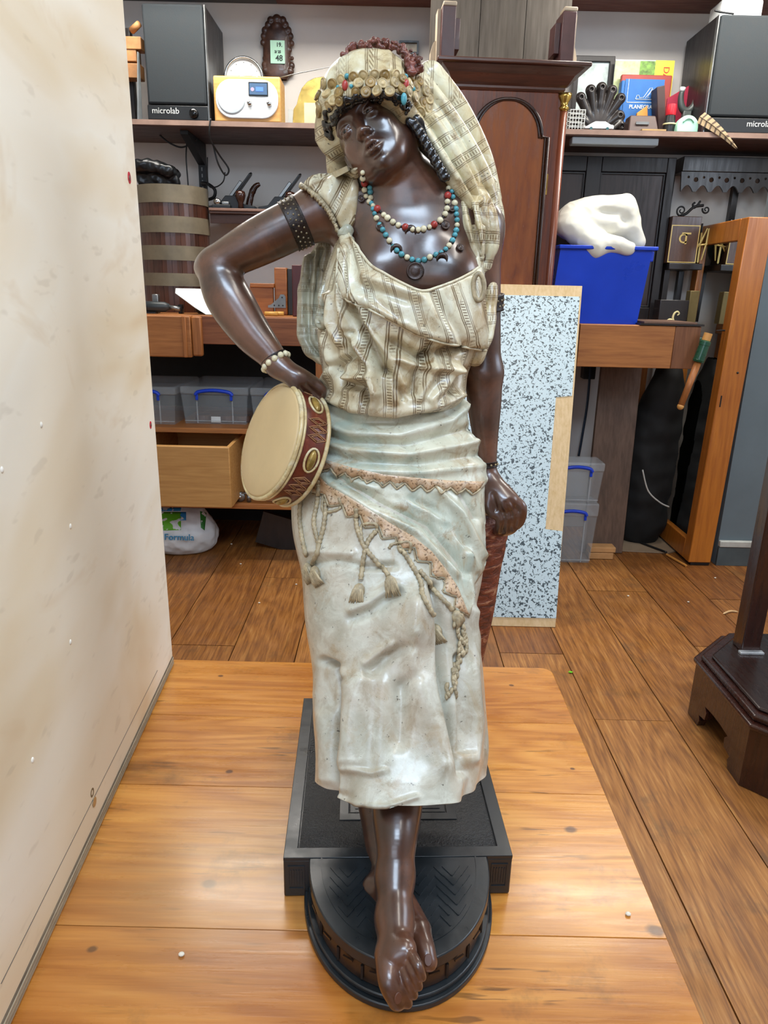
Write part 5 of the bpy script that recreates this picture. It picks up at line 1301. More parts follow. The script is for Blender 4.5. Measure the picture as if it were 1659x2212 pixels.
X0, Z0, X1, Z1 = rectpx(862, 90, 904, 118, 2.94)
MB().ring([(X0, 2.94, Z0), (X1, 2.94, Z0), (X1, 2.94, Z1), (X0, 2.94, Z1)], [(X0+.006, 2.94, Z0+.006), (X1-.006, 2.94, Z0+.006), (X1-.006, 2.94, Z1-.006), (X0+.006, 2.94, Z1-.006)], (0, -.012, 0)).build('frame', blackwood, pf)
MB().box((X0+.006, 2.938, Z0+.006), (X1-.006, 2.945, Z1-.006)).build('print', plain('sepia_print', 'b6ab99', .6, var=.3, scale=40), pf)
# blocks and a leaning grey plate at the shelf's left end
wc = empty('wooden_clamp', (at(290, 200, 2.67).x, 2.7, SZ), 'wooden clamp of light blocks partly hidden by the plywood', 'clamp')
blk = plain('block_wood', 'b07c4c', .55, var=.25, scale=20)
pbox('clamp_jaw', 255, 78, 304, 106, 2.682, .05, blk, wc); pbox('clamp_jaw', 255, 102, 294, 132, 2.685, .05, blk, wc); pbox('clamp_jaw', 255, 136, 302, 168, 2.682, .05, blk, wc)
a = at(285, 66, 2.70); MB().cyl(a, at(300, 52, 2.68), .011, .010, 16).build('clamp_screw', blk, wc, smooth=True)
pbox('clamp_bar', 262, 60, 286, 250, 2.735, .03, blackwood, wc, .002, SZ+.0006)
MB().hexa([at(296, 257, 2.66), at(302, 257, 2.66), at(304, 257, 2.70), at(298, 257, 2.70), at(303, 110, 2.66), at(311, 112, 2.66), at(311, 112, 2.70), at(303, 110, 2.70)])
gp = MB(); x0 = at(297, 250, 2.66).x; zt_ = at(306, 112, 2.66).z
gp.hexa([(x0, 2.655, SZ+.001), (x0+.006, 2.655, SZ+.001), (x0+.012, 2.672, SZ+.001), (x0+.006, 2.672, SZ+.001), (x0+.014, 2.66, zt_), (x0+.018, 2.66, zt_), (x0+.018, 2.672, zt_), (x0+.014, 2.672, zt_)])
solo(gp.build('metal_plate', plain('dull_plate', '7f8485', .45, .5), None), 'thin grey plate leaning on the first speaker', 'plate')

# ---------------------------------------------------------------- bracket, cables, plane shelf
br = empty('shelf_bracket', at(437, 420, 2.93), 'slotted black steel upright with hook under the shelf', 'bracket')
X0, Z0, X1, Z1 = rectpx(430, 305, 445, 420, 2.935)
MB().box((X0, 2.925, Z0-.1), (X1, 2.948, 1.4745)).build('upright', blk_rub, br)
for k in range(7): p = Vector(((X0+X1)/2, 2.924, Z0+.02+k*.022)); MB().box(p-Vector((.002, .0008, .006)), p+Vector((.002, .0008, .006))).build('slot', plain('slot_grey', '7b7c7a', .5) if k == 0 else bpy.data.materials['slot_grey'], br)
MB().prism([(X0, 2.925, 1.474), (X0, 2.70, 1.474), (X0, 2.70, 1.462), (X0, 2.925, 1.40)], (X1-X0, 0, 0)).build('arm', blk_rub, br)
MB().tube(crom([at(436, 395, 2.91), at(450, 398, 2.88), at(464, 410, 2.87), at(462, 426, 2.87), at(446, 432, 2.88)], 5), .006, 8).build('hook', blk_rub, br, smooth=True)
cab_m = plain('cable_black', '101113', .5)
def cable(pts, r, label, mat=None, grp='cables hanging under the shelf'):
    return solo(MB().tube(crom([tuple(p) for p in pts], 6), r, 7).build('cable', mat or cab_m, None, smooth=True), label, 'cable', grp)
cable([at(345, 292, 2.80), at(365, 308, 2.80), at(390, 318, 2.80), at(410, 312, 2.80), at(425, 300, 2.80)], .003, 'short black cable looping below the first speaker')
cable([at(404, 302, 2.86), at(402, 340, 2.86), at(406, 395, 2.86), at(408, 430, 2.86)], .0025, 'straight black cable hanging down beside the upright')
cable([at(455, 256, 2.64), at(452, 285, 2.643), at(456, 305, 2.66), at(474, 335, 2.70), at(494, 365, 2.72), at(486, 378, 2.72), at(470, 350, 2.70), at(460, 310, 2.70)], .003, 'black cable bundle dangling below the radio')
cable([at(486, 372, 2.74), at(482, 392, 2.74), at(466, 404, 2.75), at(450, 398, 2.76), at(448, 340, 2.78)], .0022, 'thin black cable curling back to the hook')
plane_sh = empty('plane_shelf', at(580, 460, 2.85), 'narrow brown shelf with moulded edge holding the hand planes', 'shelf')
X0, Z0, X1, Z1 = rectpx(452, 452, 705, 464, 2.72)
MB().box((X0, 2.72, Z0), (X1, 2.948, Z1)).build('shelf_board', shelf_m, plane_sh)
MB().box((X0, 2.714, Z0), (X1, 2.7195, Z0+(Z1-Z0)*.45)).build('edge_bead', shelf_m, plane_sh, bevel=.0015); MB().box((X0, 2.711, Z0+(Z1-Z0)*.5), (X1, 2.7195, Z1)).build('edge_bead', plain('edge_light', '7d5e50', .5), plane_sh, bevel=.0015)
MB().box((X0, 2.73, Z0-.03), (X1, 2.75, Z0-.0005)).build('rail', shelf_m, plane_sh)
PZ = Z1+.0006; knob_w = plain('rosewood', '3b2016', .2, var=.3, coat=.4)
def hand_plane(xc, label, L=.15, sgn=1):
    c0 = at(xc, 455, 2.78); p = empty('hand_plane', (c0.x, 2.78, PZ), label, 'hand plane', 'hand planes on the narrow shelf'); X = c0.x
    pr = [(-L*.55, 0), (L*.55, 0), (L*.55, .012), (L*.25, .018), (L*.12, .045), (-L*.15, .045), (-L*.32, .016), (-L*.55, .010)]
    MB().prism([(X+a, 2.75, PZ+b) for a, b in pr], (0, .055, 0)).build('plane_body', plain('japanned_iron', '2b2d2f', .4, .3, var=.3) if 'japanned_iron' not in bpy.data.materials else bpy.data.materials['japanned_iron'], p, bevel=.002)
    d = Vector((.62, 0, .78)); q = Vector((X-.01, 2.762, PZ+.02)); w_ = Vector((0, .034, 0)); n_ = Vector((-.78, 0, .62))*.006
    MB().prism([q, q+w_, q+w_+d*.125, q+w_*.5+d*.132, q+d*.125], n_).build('plane_iron', blk_pl, p, bevel=.001)
    MB().prism([q+n_*1.05, q+w_+n_*1.05, q+w_+d*.085+n_*1.05, q+d*.085+n_*1.05], n_*2).build('lever_cap', steel_g, p, bevel=.002)
    MB().lathe([(.010, 0), (.008, .015), (.014, .028), (.019, .042), (.016, .055), (.0001, .060)], (X+.035, 2.735, PZ+.002), n=20).build('knob', knob_w, p, smooth=True)
    hp = crom([(X+.055, 0, .012), (X+.062, 0, .040), (X+.070, 0, .062), (X+.082, 0, .080), (X+.098, 0, .088)], 5)
    MB().tube([(a, 2.778, PZ+c_) for a, b, c_ in hp], [.013, .013, .012, .012, .012, .012, .011, .011, .011, .011, .012, .012, .011, .011, .010, .010, .009, .009, .008, .007, .006][:len(hp)], 12).build('tote', knob_w, p, smooth=True)
hand_plane(505, 'hand plane with a round front knob nearer the bracket'); hand_plane(610, 'hand plane nearer the bent arm of the statue')
bp = empty('block_plane', (at(478, 455, 2.74).x, 2.74, PZ), 'small black block plane at the shelf end', 'hand plane')
X = at(478, 455, 2.735).x; MB().box((X-.03, 2.722, PZ), (X+.035, 2.745, PZ+.012)).build('sole', blk_pl, bp, bevel=.002); MB().sphere((X-.012, 2.732, PZ+.022), (.014, .010, .012), 14, 8).build('cap', chrome, bp, smooth=True); MB().box((X+.005, 2.724, PZ+.0122), (X+.03, 2.743, PZ+.022)).build('adjuster', steel_g, bp, bevel=.002)

# ---------------------------------------------------------------- stave bucket with black bag
BY = 2.735; RB = .124; cb = at(376, 640, BY-.06); BKZ = .8755; bt = at(376, 397, BY-RB).z
bk = empty('stave_bucket', (cb.x, BY, BKZ), 'tall wooden stave bucket bound with grey hoops on the bench', 'bucket')
stv = wood('stave_wood', '5a3424', '33190f', 'z', 10, .35, 12, .08, coat=.2, amt=.3); hoop_g = plain('hoop_grey', '786e5a', .5, .2, var=.15)
n = 22
for k in range(n):
    a0, a1 = 2*PI*k/n+.004, 2*PI*(k+1)/n-.004; am = (a0+a1)/2; r0, r1 = RB*.97, RB*.86
    P_ = [(cb.x+r0*math.cos(a0), BY+r0*math.sin(a0)), (cb.x+r0*1.006*math.cos(am), BY+r0*1.006*math.sin(am)), (cb.x+r0*math.cos(a1), BY+r0*math.sin(a1)), (cb.x+r1*math.cos(a1), BY+r1*math.sin(a1)), (cb.x+r1*math.cos(a0), BY+r1*math.sin(a0))]
    MB().prism([(x, y, BKZ) for x, y in P_], (0, 0, bt-BKZ-.004)).build('stave', stv, bk)
for (ya, yb) in [(397, 437), (466, 502), (530, 562), (590, 618)]:
    za, zb = at(376, ya, BY-RB).z, at(376, yb, BY-RB).z
    MB().lathe([(RB*.975, zb-BKZ), (RB*.998, zb-BKZ), (RB*1.0, za-BKZ), (RB*.975, za-BKZ)], (cb.x, BY, BKZ), n=48, close=False).build('hoop', hoop_g, bk, smooth=True, auto=30)
MB().lathe([(.001, 0), (RB*.86, 0), (RB*.86, -.004), (.001, -.004)], (cb.x, BY, bt-.02), n=40, close=False).build('lid', stv, bk)
bag = Vol(axis(at(280, 360, 2.7).x, at(390, 360, 2.7).x, .0025), axis(2.60, 2.85, .0025), axis(bt-.03, bt+.12, .0025))
for i in range(7):
    t = i/6; a = np.array(at(296+12*i, 362-10*math.sin(t*2.2)+t*18, 2.70)); b = np.array(at(300+12*i, 392, 2.70)); a[2] = max(a[2], bt+.02); b[2] = bt+.012
    bag.cone(a+np.array((0, -.03, 0)), a+np.array((0, .05, 0)), .022, .02, .006); bag.cone(a, b+np.array((.012, 0, 0)), .021, .015, .008)
bag.plane((0, 0, bt-.0155+.0005), (0, 0, -1), .001)
a_, b_ = bag.mesh(); N3 = np.array([noise.noise(Vector(p)*45) for p in a_.tolist()]); a_ = a_+normals_np(a_, b_)*(N3*.005)[:, None]*np.clip((a_[:, 2:3]-bt)*60, 0, 1)
solo(npmesh('black_bag', a_, b_, plain('shiny_black_vinyl', '101214', .3, var=.3)), 'glossy black ribbed bag lying on the stave bucket', 'bag')
# ---------------------------------------------------------------- left bench
BH = .875
xl_, xr_ = -1.25, .10
bl = empty('workbench', (-.6, 2.7, 0), 'beech workbench with storage boxes underneath', 'workbench', 'workbenches along the wall')
MB().box((xl_, 2.452, BH-.04), (xr_, 2.94, BH)).build('bench_top', beech, bl, bevel=.003)
X0, Z0, X1, Z1 = rectpx(436, 682, 700, 746, 2.45)
MB().box((X0, 2.447, Z0), (xr_, 2.4515, BH-.004)).build('apron', wood('apron_wood', '9a5f38', '6e3d22', 'x', 8, .5, 14, .1, amt=.3), bl, bevel=.002)
X0, Z0, X1, Z1 = rectpx(300, 682, 436, 771, 2.43)
MB().box((xl_, 2.425, Z0), (X1-.035, 2.4505, BH-.003)).build('vice_jaw', beech, bl, bevel=.004); MB().box((X1-.062, 2.418, Z0), (X1-.048, 2.4245, BH-.003)).build('jaw_bead', beech_z, bl, bevel=.003); MB().box((X1-.034, 2.428, Z0+.004), (X1, 2.4505, BH-.003)).build('jaw_end', beech_z, bl, bevel=.006)
MB().box((xl_, 2.93, 0), (xr_, 2.945, BH-.041)).build('shade_panel', plain('under_bench_shade', '1a1512', .8), bl)  # added dark board, stands in for the shade under the bench
for x in (xl_+.03, xr_-.06): MB().box((x, 2.47, 0), (x+.055, 2.53, BH-.041)).build('leg', beech_z, bl, bevel=.003)
S1, S2 = .492, .218
MB().box((xl_+.09, 2.46, S1-.018), (xr_-.065, 2.928, S1)).build('lower_shelf', beech, bl, bevel=.002)
MB().box((xl_+.09, 2.46, S2-.02), (xr_-.065, 2.928, S2)).build('lower_shelf', beech, bl, bevel=.002)
X_ = at(696, 830, 2.49).x; MB().box((X_-.02, 2.462, S1+.001), (X_+.02, 2.50, BH-.041)).build('divider_post', beech_z, bl, bevel=.002)
clearp = glassy('clear_polypropylene', 'c8d2d6', .13, .25); lidp = glassy('clear_lid', 'd2dadd', .26, .25)
def clear_box(X0, X1, Y0, Y1, z0, z1, label, sticker=False, handle=True):
    b = empty('storage_box', ((X0+X1)/2, (Y0+Y1)/2, z0), label, 'storage box', 'clear storage boxes with blue handles'); h = z1-z0; t = .012; zl = z1-h*.22
    m = MB(); o_ = [(X0+t, Y0+t), (X1-t, Y0+t), (X1-t, Y1-t), (X0+t, Y1-t)]; u_ = [(X0+.004, Y0+.004), (X1-.004, Y0+.004), (X1-.004, Y1-.004), (X0+.004, Y1-.004)]
    m.add([(x, y, z0) for x, y in o_]+[(x, y, zl) for x, y in u_], [(0, 3, 2, 1), (0, 1, 5, 4), (1, 2, 6, 5), (2, 3, 7, 6), (3, 0, 4, 7)]); tu = m.build('tub', clearp, b, solid=.0025)
    MB().box((X0, Y0, zl+.0005), (X1, Y1, z1)).build('lid', lidp, b, bevel=.006)
    for x in (X0+(X1-X0)*.24, X1-(X1-X0)*.24): MB().box((x-.002, Y0+.002, z0+.004), (x+.002, Y0+.006, zl-.012)).build('corner_rib', lidp, tu)
    MB().box((X0+t, Y0+.004, z0+.010), (X1-t, Y0+.008, z0+.013)).build('base_rib', lidp, tu)
    if handle:
        xm = (X0+X1)/2; w_ = (X1-X0)*.27; zz = z1-h*.16
        hd = MB().tube(crom([(xm-w_, Y0-.004, zz-.008), (xm-w_*.8, Y0-.005, zz+.004), (xm, Y0-.006, zz+.010), (xm+w_*.8, Y0-.005, zz+.004), (xm+w_, Y0-.004, zz-.008)], 5), .0065, 8).build('handle', blue_pl, b, smooth=True)
        for s in (-1, 1): MB().box((xm+s*w_*.93-.005, Y0-.006, zz-.026), (xm+s*w_*.93+.005, Y0-.001, zz)).build('clip', blue_pl, hd, bevel=.002)
    if sticker: MB().box(((X0+X1)/2-.017, Y0+.0105, z0+.006), ((X0+X1)/2+.017, Y0+.0115, z0+.027)).build('sticker', white_pl, tu)
    return b
X0, Z0, X1, Z1 = rectpx(390, 836, 537, 921, 2.53)
zb_ = S1+.0006; Zt = Z1; wB = X1-X0
clear_box(X0, X1, 2.53, 2.86, zb_, Zt, 'clear storage box with a white sticker under the bench', True)
clear_box(X0-wB-.012, X0-.006, 2.50, 2.83, zb_, Zt, 'clear storage box half hidden by the plywood')
clear_box(X1+.006, X1+wB+.006, 2.53, 2.86, zb_, Zt, 'clear storage box half hidden by the tambourine')
for dx, r in ((.25, .028), (.62, .034), (.85, .03)):
    solo(MB().lathe([(.001, 0), (r, 0), (r, .02), (.001, .02)], (X0+wB*dx, 2.60, zb_+.004), n=24, close=False).build('spool', plain('spool_brown', '6b4a3a', .5) if dx == .25 else bpy.data.materials['spool_brown'], None), ['brown spool inside the stickered clear box, nearest the plywood', 'brown spool inside the stickered clear box, in the middle', 'brown spool inside the stickered clear box, nearest the tambourine'][(.25, .62, .85).index(dx)], 'spool', 'spools in the clear box')
# drawer pulled out, swivel castor beside it
dr = empty('drawer', (at(430, 1080, 2.36).x, 2.45, S2), 'plain pine drawer pulled out under the bench', 'drawer')
X0, Z0, X1, Z1 = rectpx(300, 958, 500, 1085, 2.36); z0 = S2+.020
for xx in (X0+.02, X1-.04): MB().box((xx, 2.465, S2+.001), (xx+.02, 2.79, z0-.0004)).build('runner', pine_d, dr)
MB().box((X0, 2.34, z0), (X1, 2.362, Z1-.006)).build('drawer_front', pine_d, dr, bevel=.003)
MB().box((X1-.013, 2.3625, z0), (X1, 2.80, Z1-.008)).build('drawer_side', pine_d, dr); MB().box((X0, 2.3625, z0), (X0+.013, 2.80, Z1-.008)).build('drawer_side', pine_d, dr)
MB().box((X0+.0135, 2.3625, z0), (X1-.0135, 2.80, z0+.008)).build('drawer_bottom', pine_d, dr); MB().box((X0+.0135, 2.788, z0+.0085), (X1-.0135, 2.80, Z1-.02)).build('drawer_back', pine_d, dr)
cst = empty('castor', (at(520, 1070, 2.5).x, 2.5, S2), 'small metal castor wheel on the low shelf', 'castor'); cx = at(519, 1066, 2.49).x
MB().lathe([(.006, -.006), (.018, -.006), (.019, 0), (.018, .006), (.006, .006)], (cx, 2.485, S2+.0196), 'y', 24).build('wheel', steel_g, cst, smooth=True)
MB().lathe([(.0001, .009), (.006, .009), (.006, -.009), (.0001, -.009)], (cx, 2.485, S2+.0196), 'y', 16, False).build('hub', chrome, cst, smooth=True)
MB().box((cx+.004, 2.4785, S2+.030), (cx+.044, 2.4915, S2+.036)).build('fork', steel_g, cst, bevel=.002); MB().cyl((cx+.032, 2.485, S2+.0005), (cx+.032, 2.485, S2+.030), .008).build('stem', steel_g, cst, smooth=True)
# plaster bag on the floor
gx0, gx1 = at(330, 1140, 2.52).x, at(458, 1140, 2.52).x; gz = at(400, 1092, 2.52).z
Gb = Vol(axis(gx0-.03, gx1+.03, .004), axis(2.42, 2.72, .004), axis(-.002, .25, .004))
cx = (gx0+gx1)/2; Gb.ell((cx-.02, 2.56, .07), (.125, .11, .085), k=.01); Gb.cone((cx-.09, 2.56, .075), (cx+.04, 2.56, .07), .085, .08, .03); Gb.cone((cx-.08, 2.56, .13), (cx+.05, 2.57, .15), .03, .02, .04); Gb.plane((0, 0, .0008), (0, 0, -1), .006)
a_, b_ = Gb.mesh(); a_ = smooth_np(a_, b_, 2); N3 = np.array([noise.noise(Vector(p)*22)+.5*noise.noise(Vector(p)*50) for p in a_.tolist()]); a_ = a_+normals_np(a_, b_)*(N3*.006)[:, None]*np.clip(a_[:, 2:3]*40-.1, 0, 1)
pb = empty('plaster_bag', (cx, 2.56, 0), 'white and green printed bag slumped on the floor', 'bag')
npmesh('sack', a_, b_, plain('white_sack', 'd9dcdc', .5, var=.06, scale=8), pb); Tb = bvh(a_, b_)
green_i = plain('green_ink', '66b52a', .5); blue_i = plain('blue_ink', '2f86c4', .5)
patch('green_print', [(330, 1106), (391, 1106), (391, 1145), (330, 1147)], [Tb], green_i, pb, 6, .0008, .001); patch('blue_print', [(389, 1106), (402, 1106), (402, 1124), (389, 1124)], [Tb], blue_i, pb, 4, .0012, .001)
patch('green_print', [(432, 1104), (446, 1108), (442, 1146), (434, 1140)], [Tb], plain('dark_green_ink', '2f7a2c', .5), pb, 4, .0008, .001)
patch('blue_print', [(330, 1094), (392, 1096), (390, 1104), (330, 1104)], [Tb], blue_i, pb, 5, .0008, .001)
h_, n_ = hit([Tb], 387, 1160, 2.45); lettering('Formula', .033, facing(h_+n_*.0065, 0, -.15), plain('letter_blue', '3f8fb8', .5), pb, ext=.003)
solo(MB().box((at(560, 1130, 2.6).x, 2.58, .001), (at(660, 1130, 2.6).x, 2.60, .13), Matrix.Rotation(.28, 3, 'Y')).build('offcut_board', blackwood), 'dark offcut board lying under the low shelf', 'board')
# ---- on the left bench top
BT = BH+.0006
tq = empty('angle_grinder', (at(340, 660, 2.49).x, 2.49, BT), 'dark power tool with grey body next to the plywood', 'power tool')
a, b = at(300, 662, 2.49), at(366, 662, 2.49); a.z = b.z = BT+.022
MB().tube([a, a+(b-a)*.5, a+(b-a)*.85, b], [.0175, .0175, .0165, .010], 18).build('tool_body', plain('tool_grey', '33393b', .4), tq, smooth=True); MB().cyl(b, b+Vector((.035, 0, -.006)), .007).build('spindle', steel_g, tq, smooth=True); MB().box((a.x, 2.475, BT), (a.x+.06, 2.505, BT+.0055)).build('tool_foot', blk_pl, tq)
cl = empty('bar_clamp', (at(345, 645, 2.62).x, 2.5, BT), 'small black bar clamp lying behind the power tool', 'clamp')
p = at(330, 651, 2.55).x; MB().box((p, 2.535, BT+.014), (p+.105, 2.55, BT+.026)).build('bar', blk_pl, cl, bevel=.002); MB().box((p+.004, 2.53, BT), (p+.025, 2.555, BT+.062)).build('jaw', steel_g, cl, bevel=.003); MB().box((p+.092, 2.53, BT), (p+.105, 2.555, BT+.03)).build('jaw', blk_pl, cl, bevel=.002)
fm = MB(); q = [at(371, 627, 2.50), at(480, 628, 2.50), at(480, 676, 2.46), at(444, 679, 2.46), at(414, 662, 2.475)]
foam = [(q[0].x, 2.53, BT+.066), (q[4].x+.01, 2.47, BT+.022), (q[3].x, 2.463, BT), (q[2].x+.02, 2.463, BT), (q[1].x+.02, 2.56, BT+.066)]
fm.prism(foam, (0, .012, .018)); solo(fm.build('foam_sheet', plain('white_foam', 'eef4f2', .7, var=.03), None, bevel=.003), 'white sloping foam sheet on the bench behind the elbow', 'foam')
solo(MB().box((q[0].x+.055, 2.573, BT), (q[0].x+.15, 2.60, BT+.045)).build('sanding_block', blk_rub, None, bevel=.01), 'dark rounded block propping the foam sheet', 'block')
wbx = empty('wooden_box', (at(590, 650, 2.6).x, 2.62, BT), 'orange wooden box with a metal corner plate on the bench', 'box')
or_w = wood('orange_wood', 'b06a2c', '7c421a', 'x', 8, .4, 12, .1, coat=.2, amt=.35)
pbox('low_side', 540, 617, 590, 672, 2.60, .02, or_w, wbx, .002, BT); pbox('lid_edge', 540, 612, 592, 621, 2.592, .10, or_w, wbx, .002)
pbox('tall_end', 593, 578, 620, 672, 2.605, .07, or_w, wbx, .004, BT); pbox('dark_end', 621, 580, 640, 672, 2.61, .05, blackwood, wbx, .002, BT)
X0, Z0, X1, Z1 = rectpx(585, 636, 617, 665, 2.598)
MB().prism([(X0-.01, 2.598, Z0), (X1, 2.598, Z0), (X1, 2.598, Z1-.008), (X1-.006, 2.598, Z1), (X1-.018, 2.598, Z1), (X1-.024, 2.598, Z1-.012), (X0, 2.598, Z0+.010), (X0-.01, 2.598, Z0+.008)], (0, .0015, 0)).build('corner_plate', steel_g, wbx)
for dx, dz in ((.012, .008), (.028, .008), (X1-X0-.01, .008), (X1-X0-.012, Z1-Z0-.01)): MB().lathe([(.0028, 0), (.0028, .001)], (X0+dx, 2.598, Z0+dz), 'y', 12).build('screw', blk_pl, wbx)
solo(pbox('red_post', 631, 572, 652, 680, 2.50, .04, plain('oxblood', '4e1c1c', .35, var=.25), None, .003, BT), 'dark red upright post right behind the drapery', 'post')
dw = plain('yellow_dowel', 'd3a04c', .5)
for i, (x0, x1, y) in enumerate([(572, 600, 676), (592, 613, 671)]):
    a, b = at(x0, y, 2.50+.02*i), at(x1, y, 2.50+.02*i); a.z = b.z = BT+.0075; solo(MB().cyl(a, b, .007, n=16).build('dowel', dw, None, smooth=True), ['longer yellow dowel lying at the bench edge', 'short yellow dowel lying behind the longer one'][i], 'dowel', 'yellow dowels')

# ---------------------------------------------------------------- longcase clock
c0 = at(1100, 200, 2.44); CM = Matrix.Translation((c0.x, 2.44, 0)) @ Matrix.Rotation(math.radians(3.5), 4, 'Z')
ck = empty('longcase_clock', (c0.x, 2.52, 0), 'tall mahogany longcase clock trunk with an arched door, hood removed', 'clock')
def cm(): return MB(CM)
hw_ = .5*(at(1222, 220, 2.44).x-at(985, 220, 2.44).x); zt = at(1100, 196, 2.44).z; dp = .185
cm().box((-hw_, 0, .42), (hw_, dp, zt)).build('trunk', mahog, ck, bevel=.003)
cm().box((-hw_-.05, -.03, 0), (hw_+.05, dp, .40)).build('plinth_box', mahog, ck, bevel=.004); cm().box((-hw_-.03, -.02, .40), (hw_+.03, dp, .42)).build('plinth_moulding', mahog_d, ck, bevel=.006)
z1_, z2_ = zt, at(1100, 143, 2.41).z; m = cm()
prof = [(0, 0), (.004, .006), (.004, .012), (.010, .018), (.024, .040), (.046, z2_-z1_)]
for i in range(len(prof)-1):
    (a, za), (b, zb) = prof[i], prof[i+1]
    m.hexa([(-hw_-a, -a, z1_+za), (hw_+a, -a, z1_+za), (hw_+a, dp, z1_+za), (-hw_-a, dp, z1_+za), (-hw_-b, -b, z1_+zb), (hw_+b, -b, z1_+zb), (hw_+b, dp, z1_+zb), (-hw_-b, dp, z1_+zb)])
m.build('throat_moulding', mahog_d, ck)
z3_ = at(1100, 126, 2.38).z; cm().box((-hw_-.062, -.062, z2_+.0004), (hw_+.062, dp, z3_)).build('seat_board', mahog_d, ck, bevel=.003)
bw = wood('grey_backboard', '5d554b', '3c352e', 'z', 6, .7, 14, .1, amt=.3)
for a, b in ((-.23, -.075), (-.073, .07), (.072, .215)): cm().box((a, dp-.022, z3_+.0004), (b, dp-.006, 2.05)).build('back_plank', bw, ck)
pst = plain('hood_post', '4b2a2a', .4, var=.2, coat=.1); iv = plain('pale_edge', 'b5a58e', .6)
for (xa, xb, yt) in ((940, 995, 12), (1205, 1258, 18)):
    a, b = at(xa, 60, 2.40).x-c0.x, at(xb, 60, 2.40).x-c0.x; zt3 = at((xa+xb)/2, yt, 2.40).z
    s = 1 if xa < 1000 else -1; m_ = (a+b)/2
    cm().box((m_-.02, -.03, z3_+.0004), (m_+.02, .05, zt3)).build('cheek_post', pst, ck, bevel=.002)
    cm().box((m_+s*.0205, -.012, z3_+.03), (m_+s*.036, .05, zt3-.025)).build('cheek_block', pst, ck, bevel=.001)
    cm().box((m_-s*.0205, .0, z3_+.0004), (m_-s*.030, .05, zt3)).build('cheek_edge', iv, ck)
    cm().box((m_-.018, -.03, zt3+.0004), (m_+.022, .02, zt3+.012)).build('worn_cap', iv, ck, bevel=.003)
    cm().prism([(m_-s*.0305, .02, z3_+.0004), (m_-s*.045, .02, z3_+.0004), (m_-s*.045, .02, z3_+.03), (m_-s*.0375, .02, z3_+.055), (m_-s*.0305, .02, z3_+.06)], (0, .03, 0)).build('cheek_bracket', iv, ck)
for s in (-1, 1):                                         # corner columns with brass caps
    x = s*(hw_+.006); cm().cyl((x, .006, .45), (x, .006, zt-.05), .013, n=16).build('corner_column', mahog, ck, smooth=True)
    cm().lathe([(.013, 0), (.018, .008), (.013, .014), (.014, .024), (.022, .038), (.022, .048)], (x, .006, zt-.0495), n=20).build('brass_capital', brass, ck, smooth=True)
zs = at(1100, 295, 2.43).z; dw_, ar = .124, .104
out = [(dw_, .52), (dw_, zs)] + [(ar*math.cos(a), zs+ar*.98*math.sin(a)) for a in [PI*k/24 for k in range(25)]] + [(-dw_, zs), (-dw_, .52)]
cm().prism([(x, -.012, z) for x, z in out], (0, .0115, 0)).build('door', wood('flame_mahogany', 'a0623c', '6b3620', 'z', 5, .22, 6, .04, coat=.6, amt=.3), ck, bevel=.002); door_ = ORG and [o for o in bpy.data.objects if o.parent == ck and o.name.startswith('door')][-1]
fm_ = plain('dark_moulding', '2f1a14', .3, var=.2, coat=.2)
for off, r in ((.004, .0055), (-.006, .0035)):
    L = [(x+(off if x > 0 else -off), z) for x, z in out]; cm().tube([(x, -.014, z) for x, z in L], r, 8).build('door_moulding', fm_, door_, smooth=True)
cm().box((dw_+.008, -.004, zs-.16), (dw_+.016, 0, zs-.10)).build('hinge', brass, door_)

# ---------------------------------------------------------------- speckled board leaning
sb = empty('speckled_board', (.40, 2.0, 0), 'white board with grey speckles leaning in front of the clock', 'board')
t = NT('speckle_laminate'); v = t.coord(rnd=False); nz = t.noise(v, 125, 2.2, .5, .9); nb = t.noise(v, 52, 3, .5, .4)
sp = t.math('MAXIMUM', t.ramp(nz, [(.565, 0.0), (.58, 1.0)]), t.ramp(nb, [(.665, 0.0), (.675, 1.0)])); t.col(t.mix(sp, srgb('bfd3db'), srgb('3c4a51'))); t.rough(.35); speck = t.m
tr, brp = at(1258, 618, 2.405), Vector((.529, 1.96, 0)); H__ = tr.z
up_ = Vector((0, 2.405-1.96, H__)).normalized(); Ln = math.hypot(2.405-1.96, H__); nrm = Vector((0, -up_.z, up_.y))
xr0, xr1 = brp.x, tr.x; xl0, xl1 = .205, .225
def bpnt(u, s, k=0): return Vector((xl0+(xl1-xl0)*s+u*((xr0+(xr1-xr0)*s)-(xl0+(xl1-xl0)*s)), 1.96, .0006))+up_*(s*Ln)+nrm*k
MB().hexa([bpnt(0, 0, -.02), bpnt(1, 0, -.02), bpnt(1, 0, 0), bpnt(0, 0, 0), bpnt(0, 1, -.02), bpnt(1, 1, -.02), bpnt(1, 1, 0), bpnt(0, 1, 0)]).build('wood_panel', wood('birch_board', 'dcc39a', 'c2a473', 'z', 9, .55, 12, .08, amt=.3), sb, bevel=.001)
lam = [(0, .025), (1.0, .025), (.995, .27), (.84, .275), (.85, .66), (.985, .665), (.985, .966), (0, .966)]
MB().prism([bpnt(u, s, .0003) for u, s in lam], nrm*.0012).build('speckled_sheet', speck, sb)
# ---------------------------------------------------------------- things on the right half of the shelf
ZS = SZ+.0006
def spx(x0, x1, yt, Y): X0, _, X1, Z1 = rectpx(x0, yt, x1, 280, Y); return X0, X1, Z1
